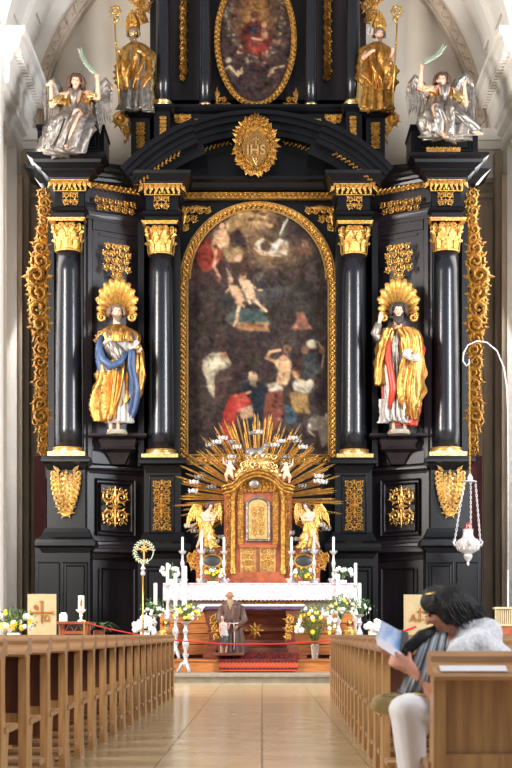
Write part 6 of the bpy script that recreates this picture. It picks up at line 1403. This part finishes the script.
# ---- candle on a red credence table, plants
d=29.65; u=S(d); t=thing('credence_table','small red-brown table with turned frame behind the left pews','table',(W(71,0,d).x,d,.156))
mb=MB(); mb.box((W(57,0,d).x,d-.2,W(0,624,d).z),(W(90,0,d).x,d+.5,W(0,621.5,d).z)); mb.build('table_top',TABR,t)
for xx in (61,87):
    for yy in (-.12,.4): mb=MB(); mb.lathe([(1.4*u,.156),(1.8*u,.3),(1.1*u,.5),(2*u,.7),(1.2*u,.85),(1.6*u,W(0,624,d).z)],(W(xx,0,d).x,d+yy,0),10); mb.build('leg',TABR,t,'auto')
mb=MB(); mb.box((W(60,0,d).x,d-.13,W(0,634,d).z),(W(88,0,d).x,d-.09,W(0,631,d).z)); [mb.tube([W(60+28*i/3,624,d-.1),W(65+28*i/3,632,d-.1),W(69+28*i/3,624,d-.1)],.8*u,6) for i in range(3)]; mb.build('arched_apron',TABR,t)
mb=MB(); p=W(81,621.5,d); mb.lathe([(3.6*u,0),(3.4*u,.8*u),(1.2*u,2*u),(1*u,4*u),(2*u,6*u),(1.2*u,7.5*u),(5*u,11*u),(5.2*u,12*u),(2.8*u,11.6*u)],p,16); tag(mb.build('candle_holder',CREAM,None,'auto',loc=p),'white flared candle holder on the small red table','candle holder')
cd_=candle('thick pillar candle with a dark motif on the small red table',81.2,595.5,610,d,3.1)
mb=MB(); mb.setM(PM(81.2,602.5,d-3.12*S(d))); mb.prism([(-1.1,-4),(1.1,-4),(1.2,1),(0,4),(-1.2,1)],-.1,.3); mb.setM(Matrix.Identity(4)); mb.build('candle_motif',BRONZE,cd_)
mb=MB(); p=W(64,617.5,d); mb.box((W(59.5,0,d).x,d-.05,W(0,621.3,d).z),(W(67,0,d).x,d+.1,W(0,614,d).z)); mb.box((W(61,0,d).x,d-.03,W(0,614,d).z),(W(66,0,d).x,d+.08,W(0,612.5,d).z)); tag(mb.build('book_stack',CREAM,None,loc=p),'small pale box on the small red table','box')
def plant(label,px,py,d,R_,n,seed):
    rnd=random.Random(seed); u=S(d); t=thing('potted_plant',label,'plant',(W(px,0,d).x,d,.17)); b=W(px,py,d); mb=MB()
    for k in range(n):
        a=2*PI*k/n+rnd.uniform(-.2,.2); L=R_*u*rnd.uniform(.75,1.15); h=rnd.uniform(.35,1.0); w=rnd.uniform(1.8,2.8)*u; dv=Vector((math.cos(a),math.sin(a)*.7,0)); q=Vector((-dv.y,dv.x,0)).normalized()
        pts=[b+dv*L*t_+Vector((0,0,L*h*(1.5*t_-1.5*t_*t_*(.9+.5*(1-h))))) for t_ in (0,.25,.5,.75,1)]; vs=[]
        for i,p_ in enumerate(pts): ww=w*(.35,.9,1,.7,.05)[i]; vs+= [p_-q*ww,p_+Vector((0,0,-ww*.35)),p_+q*ww]
        mb=MB(); mb.add(vs,[(i*3+j,i*3+j+1,i*3+j+4,i*3+j+3) for i in range(4) for j in (0,1)]); mb.build('leaf',GREEND,t,True)
    mb=MB(); mb.lathe([(4*u,.17),(5*u,.4),(6*u,b.z-.01),(5.4*u,b.z),(1*u,b.z-.02)],(b.x,b.y,0),16); mb.build('pot',TABR,t,'auto')
plant('green plant with long arching leaves beside the small red table',99,630,30.4,20,30,1)
plant('small green plant showing beside the right lectern',402,632,29.6,9,14,2)
# ---- red rope barrier
def rope(label,pts,r=.014,m=REDM):
    P=[]; 
    for a,b in zip(pts[:-1],pts[1:]):
        n=10; a,b=Vector(a),Vector(b)
        for i in range(n): t_=i/n; P.append(a.lerp(b,t_)+Vector((0,0,-.10*(b-a).length/3*4*t_*(1-t_)*.5)))
    P.append(Vector(pts[-1])); mb=MB(); mb.tube(P,r,7); return tag(mb.build('rope',m,None,True,loc=pts[0]),label,'rope')
rope('red barrier rope sagging behind the left pews',[W(84,622,28.85),W(122,631.5,28.85),W(157,637.5,28.85)])
rope('red barrier rope stretched in front of the altar step',[W(157,637.8,28.85),W(200,642,28.85),W(256,644,28.85),W(300,642.5,28.85),W(349,637.8,28.85)])
rope('short red rope tied to the front of the right lectern',[W(416,626.5,28.17),W(408,629.5,28.12),W(400,632,28.1)],.022)
for px,nm,dd,hz in ((157,'beside the altar step, left of the aisle,',28.85,.905),(349,'beside the altar step, right of the aisle,',28.85,.905),(84,'beside the small red table',28.85,1.22),(400,'at the left of the right lectern',28.1,1.01)):
    t=thing('rope_post','slim brass rope post %s behind the pews'%nm,'post',(W(px,0,dd).x,dd,0)); mb=MB(); x=W(px,0,dd).x; mb.lathe([(.02,0.02),(.02,hz)],(x,dd,0),10); mb.build('post',BRASS,t,'auto'); mb=MB(); mb.lathe([(.13,0),(.12,.02),(.03,.04)],(x,dd,0),16); mb.build('foot',BRASS,t,'auto'); mb=MB(); mb.ell((x,dd,hz+.01),.035,10,7); mb.build('knob',BRASS,t,True)
# ---- hanging sanctuary lamp on a white hook
d=33.0; u=S(d); t=thing('wall_bracket','thin white curved bracket arching from the right side, holding the lamp chain','bracket',W(507,570,d))
P=[(508,570),(508,420),(507,390),(504,368),(497,351),(487,342.5),(477,341),(468,345),(463.5,353),(463,361),(466.5,366),(469.5,363),(469,359)]
mb=MB(); mb.tube([W(x,y,d) for x,y in P],.75*u,8); mb.build('curved_rod',WSILV,t,True)
mb=MB(); a=W(508,570,d); mb.tube([a,(a.x,a.y,.17)],.9*u,8); mb.lathe([(.2,.157),(.2,.18),(.05,.22)],(a.x,a.y,0),16); mb.build('post',WSILV,t,True)
t=thing('sanctuary_lamp','ornate white silver hanging lamp with a ruby glass on chains','lamp',W(468,480,d))
def chain(mb,a,b,n,r=.42):
    a,b=Vector(a),Vector(b); L=(b-a)/n; dr=L.normalized()
    for k in range(n):
        c=a+L*(k+.5); M=Matrix.Translation(c)@dr.to_track_quat('X','Y').to_matrix().to_4x4()@Matrix.Rotation(PI/2*(k%2),4,'X'); mb.setM(M); l=L.length*.68
        mb.tube([(l*math.cos(2*PI*i/8),0,r*1.6*u*math.sin(2*PI*i/8)) for i in range(9)],.22*u*1.6,4)
    mb.setM(Matrix.Identity(4))
mb=MB(); chain(mb,W(469.5,364,d),W(470,474,d),44); mb.build('hanging_chain',BRASS,t)
mb=MB(); p=W(470,482,d); mb.lathe([(6.8*u,0),(7*u,.8*u),(2.6*u,2.2*u),(2.8*u,4.6*u),(1.6*u,6.8*u),(.6*u,8.5*u)],p,14); mb.build('crown',WSILV,t,'auto')
mb=MB()
for dx,dz in ((-14,0),(13,0)): chain(mb,W(470+dx*.42,482,d),W(468+dx*.95,541,d),24,.55); mb.build('lamp_chain',WSILV,t); mb=MB()
chain(mb,W(470,482,d)+Vector((0,-.1,0)),W(469,541,d)+Vector((0,-.28,0)),24,.55); mb.build('lamp_chain',WSILV,t)
mb=MB(); p=W(468,566,d); mb.lathe([(.3*u,0),(1.6*u,2*u),(1*u,4*u),(3.4*u,7*u),(4.6*u,10*u),(3.6*u,12*u),(9*u,15*u),(12.4*u,20*u),(12.6*u,23*u),(9.6*u,26.5*u),(6.6*u,28*u),(5.2*u,31*u),(5*u,36*u),(5.4*u,37*u),(4.4*u,36.6*u)],p,20)
for k in range(12):
    a=2*PI*k/12; mb.setM(Matrix.Translation(p+Vector((math.cos(a)*10*u,math.sin(a)*10*u,19*u)))@Matrix.Rotation(a+PI/2,4,'Z')@Matrix.Diagonal((u,u,u,1))); mb.leaf((0,-.4,-4),PI/2,9,4.2,1.6,.1,.0); mb.spiral(0,3,2.2,0,1.2,1,.7,8)
mb.setM(Matrix.Identity(4)); mb.build('lamp_bowl',WSILV,t,'auto')
mb=MB()
for a in (0,PI,-PI/2):
    mb.setM(Matrix.Translation(p+Vector((0,0,22*u)))@Matrix.Rotation(a,4,'Z')@Matrix.Diagonal((u,u,u,1))); mb.tube([(9.5,0,0),(13,0,-1.5),(14.5,0,2),(12.5,0,4),(12,0,2)],[1.5,1.4,1.1,.9,.5],6)
mb.setM(Matrix.Identity(4)); mb.build('scroll_arm',WSILV,t,True)
mb=MB(); p2=W(468,527,d); mb.lathe([(2.6*u,-4*u),(3.2*u,-1*u),(2.4*u,2*u),(1.8*u,4*u),(1.5*u,3*u)],p2,14); mb.build('ruby_glass',GLASSR,t,True)
# ---- things at the right edge behind the pew
t=thing('radiator_bench','cream ribbed wooden panel by the right pilaster','bench',W(503,640,30)); d=30
mb=MB(); pbox(mb,495,607,512,609,d,.3); pbox(mb,495,624,512,626,d,.3); mb.build('rail',LIME,t)
for k in range(9):
    mb=MB(); pbox(mb,495.5+k*1.9,609,496.7+k*1.9,624,d+.02,.1); mb.build('slat',LIME,t)
mb=MB(); pbox(mb,494,626,514,640,d+.02,.3); a=W(494,640,d+.02); b=W(514,640,d+.02); mb.box((a.x,d+.02,.157),(b.x,d+.32,a.z)); mb.build('red_board',TABR,t)
# ================================================================ PEWS
def make_pew(L=3.6,sg=-1,name='pew',H=.97):
    t=thing(name,'','pew',(0,0,0)); X=lambda a,b:sorted((sg*a,sg*b))
    def B(mb,x0,x1,y0,y1,z0,z1): xs=X(x0,x1); mb.box((xs[0],y0,z0),(xs[1],y1,z1))
    def px(mb,poly,x0,x1): xs=X(x0,x1); mb.prismx(poly,xs[0],xs[1])
    lower=[(0.0,0),(.30,0),(.27,.06),(.23,.12),(.22,.3),(.245,.38),(.27,.44),(0,.44)]
    for k,(x0,x1) in enumerate(((0,.05),(L-.05,L))):
        mb=MB(); px(mb,lower,x0,x1); px(mb,[(0,.44),(.15,.44),(.145,.5),(.135,.56),(.13,.8),(.14,.84),(.15,H-.1),(.0,H-.1)],x0,x1); mb.build('end_post',WOOD,t)
    mb=MB(); B(mb,.05,L-.05,.06,.08,.3,H-.1); bp=mb.build('back_panel',WOODD,t)
    mb=MB(); B(mb,.4,.46,.03,.06,.12,H-.1); B(mb,1.6,1.66,.03,.06,.12,H-.1); B(mb,2.8,2.86,.03,.06,.12,H-.1); B(mb,.05,L-.05,.035,.06,.42,.5); mb.build('stile',WOOD,bp)
    mb=MB(); px(mb,[(.0,H-.1),(.15,H-.1),(.155,H-.03),(.12,H),(.03,H),(0,H-.02),(-.0,H-.045),(-.11,H-.085),(-.125,H-.1),(-.12,H-.115),(-.03,H-.115)],-.012,L+.012); mb.build('top_rail',WOODH,t)
    mb=MB(); px(mb,[(.1,.425),(.5,.43),(.515,.445),(.5,.465),(.1,.46)],-.012,L); mb.build('seat',WOODH,t)
    mb=MB(); px(mb,[(-.34,.13),(-.12,.13),(-.11,.15),(-.12,.165),(-.34,.165),(-.35,.15)],.0,L-.1); B(mb,.08,.12,-.3,0,.02,.13); B(mb,L-.3,L-.26,-.3,0,.02,.13); mb.build('kneeler',WOODH,t)
    return t
for sg,nm,rng,x22,x9 in ((-1,'left',19,-1.38,-1.46),(1,'right',16,1.07,.815)):
    pw=make_pew(3.6,sg)
    for k in range(rng):
        y=22.6-.85*k; x=x22+(x9-x22)*(22.6-y)/13.1; o=pw if k==0 else copy_tree(pw)
        o.location=(x,y,0); o.rotation_euler=(0,0,0)
        w=ORD[k] if k<20 else ''
        tag(o,'oak pew, %s counted from the altar end in the %s block'%(w,nm),'pew',None); o['group']='oak pews in the %s block'%nm
np_=make_pew(2.2,1,'pew',.925); np_.location=(.705,5.95,0); tag(np_,'nearest oak pew at the right, with the woman seated in it','pew')
for ch in np_.children:
    if ch.name.startswith('back_panel'): ch.data=ch.data.copy(); ch.data.materials[0]=WOOD
pr=MB(); pr.setM(Matrix.Translation((.72,5.85,.848))@Matrix.Rotation(math.atan2(.04,.11),4,'X')); pr.box((0,-.01,.0),(.27,.05,.003)); pr.setM(Matrix.Identity(4))  # thin white strip added to imitate a glossy reflection along the ledge
tag(pr.build('reflection_strip',CLOTH,None,loc=(.95,5.86,.86)),'thin white strip imitating a glossy reflection on the ledge of the nearest pew','reflection strip')

# ================================================================ THE WOMAN
SCARF=mat('striped_grey_scarf',(120,124,130),.6); nt=SCARF.node_tree; b=nt.nodes['Principled BSDF']
tc=nt.nodes.new('ShaderNodeUVMap'); tc.uv_map='fold'; sp=nt.nodes.new('ShaderNodeSeparateXYZ'); nt.links.new(tc.outputs[0],sp.inputs[0])
ml=nt.nodes.new('ShaderNodeMath'); ml.operation='MULTIPLY'; ml.inputs[1].default_value=3.0; fr2=nt.nodes.new('ShaderNodeMath'); fr2.operation='FRACT'; nt.links.new(sp.outputs[0],ml.inputs[0]); nt.links.new(ml.outputs[0],fr2.inputs[0])
cr=nt.nodes.new('ShaderNodeValToRGB'); cr.color_ramp.interpolation='EASE'; E=cr.color_ramp.elements; E[0].position=0; E[0].color=(*lin((36,36,42)),1); E[1].position=.3; E[1].color=(*lin((150,154,162)),1)
for p_,c_ in ((.45,(196,198,204)),(.6,(96,100,108)),(.75,(164,168,176)),(.95,(44,44,50))): e=E.new(p_); e.color=(*lin(c_),1)
nt.links.new(fr2.outputs[0],cr.inputs[0]); nt.links.new(cr.outputs[0],b.inputs['Base Color'])
KNIT=mat('white_knit',(238,238,242),.85,col2=(206,208,216),vscale=60,bump=.5,bscale=120); TROU=mat('white_trousers',(228,224,228),.75,var=.06,vscale=8,bump=.15,bscale=14); KHAKI=mat('khaki_canvas',(168,150,100),.8,var=.2,vscale=12,bump=.2,bscale=40); BLK=mat('black_cloth',(24,24,28),.6)
def woman():
    F=Fig(6.5); u=F.u; t=thing('woman','woman with black hair in white knit top and white trousers, bent over a brochure','person',F.p(440,735))
    # profile to the left: head bowed, back curved towards the right
    rot=Matrix.Rotation(R(-82),3,'Z'); tilt=Matrix.Rotation(R(-28),3,'Y'); hr=23.0*u; hc=F.p(442,611,0); rot=tilt@rot
    caps=[]; q=head(caps,hc,hr,rot)
    sR=F.p(455,655,-.15); sL=F.p(452,655,.18); el=F.p(434,699,-.24); wrR=F.p(408,668,-.16); elL=F.p(428,694,.16); wrL=F.p(404,657,.08)
    caps+=[F.c((452,622,.03),12,(468,646,.03),14),(F.p(470,650,-.12),16*u,F.p(470,650,.16),16*u),F.c((470,652,.02),24,(468,700,.02),27),F.c((468,700,.02),27,(462,728,.02),28)]
    caps+=[(sR,14*u,el,9.5*u),(el,9*u,wrR,6*u),(sL,14*u,elL,9.5*u),(elL,9*u,wrL,6*u)]
    hand(caps,wrR,(-.8,.15,.45),(0,.3,1),.15,.9,(0,1,0)); hand(caps,wrL,(-.75,-.1,.5),(0,-.3,1),.15,.9,(0,-1,0))
    knR=F.p(405,708,-.2); anR=F.p(413,800,-.16)
    caps+=[(F.p(462,722,-.1),21*u,knR,15*u),(knR,15*u,anR,9*u),(F.p(462,724,.1),21*u,F.p(408,712,.14),15*u),(F.p(408,712,.14),14*u,F.p(416,802,.14),9*u)]
    caps+=[(F.p(413,806,-.16),8*u,F.p(395,812,-.16),6*u),(F.p(416,806,.14),8*u,F.p(398,812,.14),6*u)]
    blob('body',caps,SKIN2,t,.012,None,2)
    mb=MB()
    for sx in (-1,1): mb.ell(q(.25*sx,-.66,.1),(hr*.1,hr*.07,hr*.05),8,5,rot); 
    mb.build('eyes',EYE,t,True); mb=MB()
    for sx in (-1,1): mb.tube([q(.12*sx,-.7,.26),q(.26*sx,-.7,.3),q(.4*sx,-.6,.24)],hr*.035,5)
    mb.build('eyebrows',BHAIR,t,True); mb=MB(); mb.ell(q(0,-.7,-.42),(hr*.2,hr*.07,hr*.06),8,5,rot); mb.build('mouth',LIP,t,True)
    # hair: full bob falling over neck and cheek
    hcaps=[(q(0,.12,.36),hr*.84,q(0,.34,.16),hr*.86),(q(0,-.34,.62),hr*.42,q(0,-.1,.7),hr*.55),(q(-.42,.12,.1),hr*.5,q(-.46,.35,-.55),hr*.42),(q(.42,.12,.1),hr*.5,q(.46,.35,-.55),hr*.42),(q(0,.55,0),hr*.72,q(0,.98,-.62),hr*.54),(q(.45,.1,.2),hr*.42,q(.55,-.12,-.4),hr*.26),(q(-.3,.7,-.3),hr*.45,q(-.3,1.15,-.95),hr*.3),(q(.3,.7,-.3),hr*.45,q(.3,1.25,-.9),hr*.3)]
    ho=blob('hair',hcaps,BHAIR,t,.012,None,3); mb=MB(); rnd=random.Random(5)
    for k in range(150):
        a=rnd.uniform(-.12,1.12)*PI; x0,y0=math.cos(a)*.5,math.sin(a)*.5+.15; x1,y1=math.cos(a)*.95,math.sin(a)*.95+.25; l=rnd.uniform(.6,1.15); w=rnd.uniform(-.15,.15)
        mb.tube([q(x0*.5,y0*.5,1.14),q(x1*.96,y1*.96,.68),q(x1*1.08,y1*1.12,.1),q(x1*1.04+w,y1*1.22,-.4*l),q(x1*1.0-w,y1*1.3+.1,-.95*l)],[hr*.03,hr*.07,hr*.075,hr*.06,hr*.015],5)
    mb.build('hair_strands',BHAIR,ho,True)
    mb=MB(); mb.tube([q(.34,-.4,.98),q(.62,-.02,.84),q(.78,.2,.5)],[hr*.05,hr*.07,hr*.04],6); mb.build('hair_clip',GOLDL,t,True)
    # white knit top
    caps=[F.c((462,640,.02),13,(470,652,.02),20),(F.p(474,646,-.15),18*u,F.p(474,646,.18),18*u),F.c((474,656,.02),30,(472,690,.02),31),F.c((472,690,.02),31,(468,716,.02),31),(F.p(458,652,-.17),17*u,sR.lerp(el,.62),14*u),(F.p(456,652,.19),17*u,sL.lerp(elL,.62),14*u),(F.p(484,634,-.08),17*u,F.p(486,634,.1),17*u),(F.p(494,660,-.1),18*u,F.p(494,690,.1),18*u),(F.p(470,632,-.05),14*u,F.p(472,632,.08),14*u)]
    blob('knit_top',caps,KNIT,t,.012,None,16)
    caps=[(F.p(464,716,-.1),24*u,knR,17.5*u),(knR,17.5*u,knR.lerp(anR,.5),13*u),(knR.lerp(anR,.5),13*u,anR+Vector((0,0,.02)),12*u),(F.p(464,718,.1),24*u,F.p(408,712,.14),17*u),(F.p(408,712,.14),16*u,F.p(416,800,.14),12*u),F.c((466,708,0),27,(466,722,0),29)]
    blob('trousers',caps,TROU,t,.012,None,3)
    mb=MB()
    for f in ((413,-.16),(416,.14)): mb.tube([F.p(f[0]+6,808,f[1]),F.p(f[0]-6,808,f[1]),F.p(f[0]-20,813,f[1]),F.p(f[0]-27,815,f[1])],[8*u,9*u,7.5*u,3*u],10)
    mb.build('shoes',BLK,t,True)
    # striped wrap hanging from neck to lap
    def ribbon(P,wid,nm,m,yo,tw=0):
        vs=[];fs=[];uv=[]; n=len(P); M_=24
        for i in range(n):
            a=Vector(P[i]); 
            for j in range(M_+1):
                v=j/M_-.5; k=.018*math.sin(j*1.35+i*.2)
                vs.append((a.x+wid[i][0]*v,a.y+wid[i][1]*v-abs(k)-.10*(1-4*v*v)*.4,a.z+wid[i][2]*v)); uv.append((j/M_,i/n))
        N=len(vs)
        for i in range(n-1):
            for j in range(M_): fs.append((i*(M_+1)+j,(i+1)*(M_+1)+j,(i+1)*(M_+1)+j+1,i*(M_+1)+j+1))
        mb=MB(); mb.add(vs,fs); o=mb.build(nm,m,t,True); l=o.data.uv_layers.new(name='fold')
        for lp in o.data.loops: l.data[lp.index].uv=uv[lp.vertex_index]
        md=o.modifiers.new('t','SOLIDIFY'); md.thickness=.006; return o
    P=[];Wd=[]
    for i in range(15):
        s=i/14; x=436-22*s**.8; y=632+60*s; P.append(F.p(x,y,-.02-.15*math.sin(PI*s*.6))); w=(20+20*s)*u; Wd.append((w,-.06,.0+ .0*s))
    ribbon(P,Wd,'striped_wrap',SCARF,0)
    caps=[F.c((438,640,.05),10,(424,668,.02),14),F.c((424,668,.02),14,(418,686,.02),15)]
    blob('black_lining',caps,BLK,t,.014)
    mb=MB(); mb.tube([F.p(434,629,-.06),F.p(420,636,-.08),F.p(408,648,-.06),F.p(401,660,0)],[4*u,6.5*u,6*u,3*u],10,.5); mb.build('black_hood_edge',BLK,t,True)
    mb=MB(); mb.tube([F.p(396,690,-.12),F.p(412,692,-.22),F.p(428,693.5,-.24),F.p(436,692,-.14)],1.3*u,6); mb.build('gilt_hem',GOLDL,t,True)
woman()
# brochure held in her hands
F=Fig(6.45); u=F.u
def quad_sheet(name,label,m,P,th=.002):
    mb=MB(); n=(P[1]-P[0]).cross(P[3]-P[0]).normalized()*th; mb.hexa([P[0],P[1],P[2],P[3],P[0]+n,P[1]+n,P[2]+n,P[3]+n]); return mb
BLUEP=mat('brochure_blue',(120,164,220),.4,col2=(226,232,242),vscale=9)
t=thing('brochure','open white and blue brochure held in the woman\'s hands','brochure',F.p(395,655,-.1))
A=F.p(377,622,-.12); B_=F.p(404,634,.02); C_=F.p(411,657,.0); D_=F.p(373,637,-.14)
quad_sheet('c','',BLUEP,[F.p(373,640,-.16),F.p(398,657,-.02),F.p(402,632,.02),F.p(379,621,-.14)]).build('blue_cover',BLUEP,t)
quad_sheet('c','',CLOTH,[F.p(374,645,-.17),F.p(408,666,-.03),F.p(404,655,-.0),F.p(373,636,-.15)],.003).build('white_page',CLOTH,t)
quad_sheet('c','',BLUEP,[F.p(398,657,-.01),F.p(411,652,.12),F.p(411,633,.13),F.p(402,630,.03)]).build('back_page',mat('brochure_grey',(92,98,108),.4,col2=(180,186,196),vscale=12),t)
# khaki bag on her far side
d=6.76; u=S(d); bc=W(388,703.5,d); t=thing('shoulder_bag','rounded khaki canvas bag beside the woman\'s knee','bag',bc)
caps=[(W(381,704,d),10.5*u,W(400,705,d),11.5*u),(W(384,704,d)+Vector((0,.06,0)),9.5*u,W(420,706,d)+Vector((0,.06,0)),11*u)]
blob('bag_body',caps,KHAKI,t,.012); mb=MB(); mb.tube([W(372.5,702,d),W(384,693.6,d)+Vector((0,-.03,0)),W(400,693,d)+Vector((0,-.03,0)),W(412,694,d)],.8*u,6); mb.build('seam',KHAKI,t,True)
mb=MB(); mb.tube([W(405,697,d),W(420,680,d+.02),W(440,672,d+.03)],1.2*u,6); mb.build('strap',KHAKI,t,True)
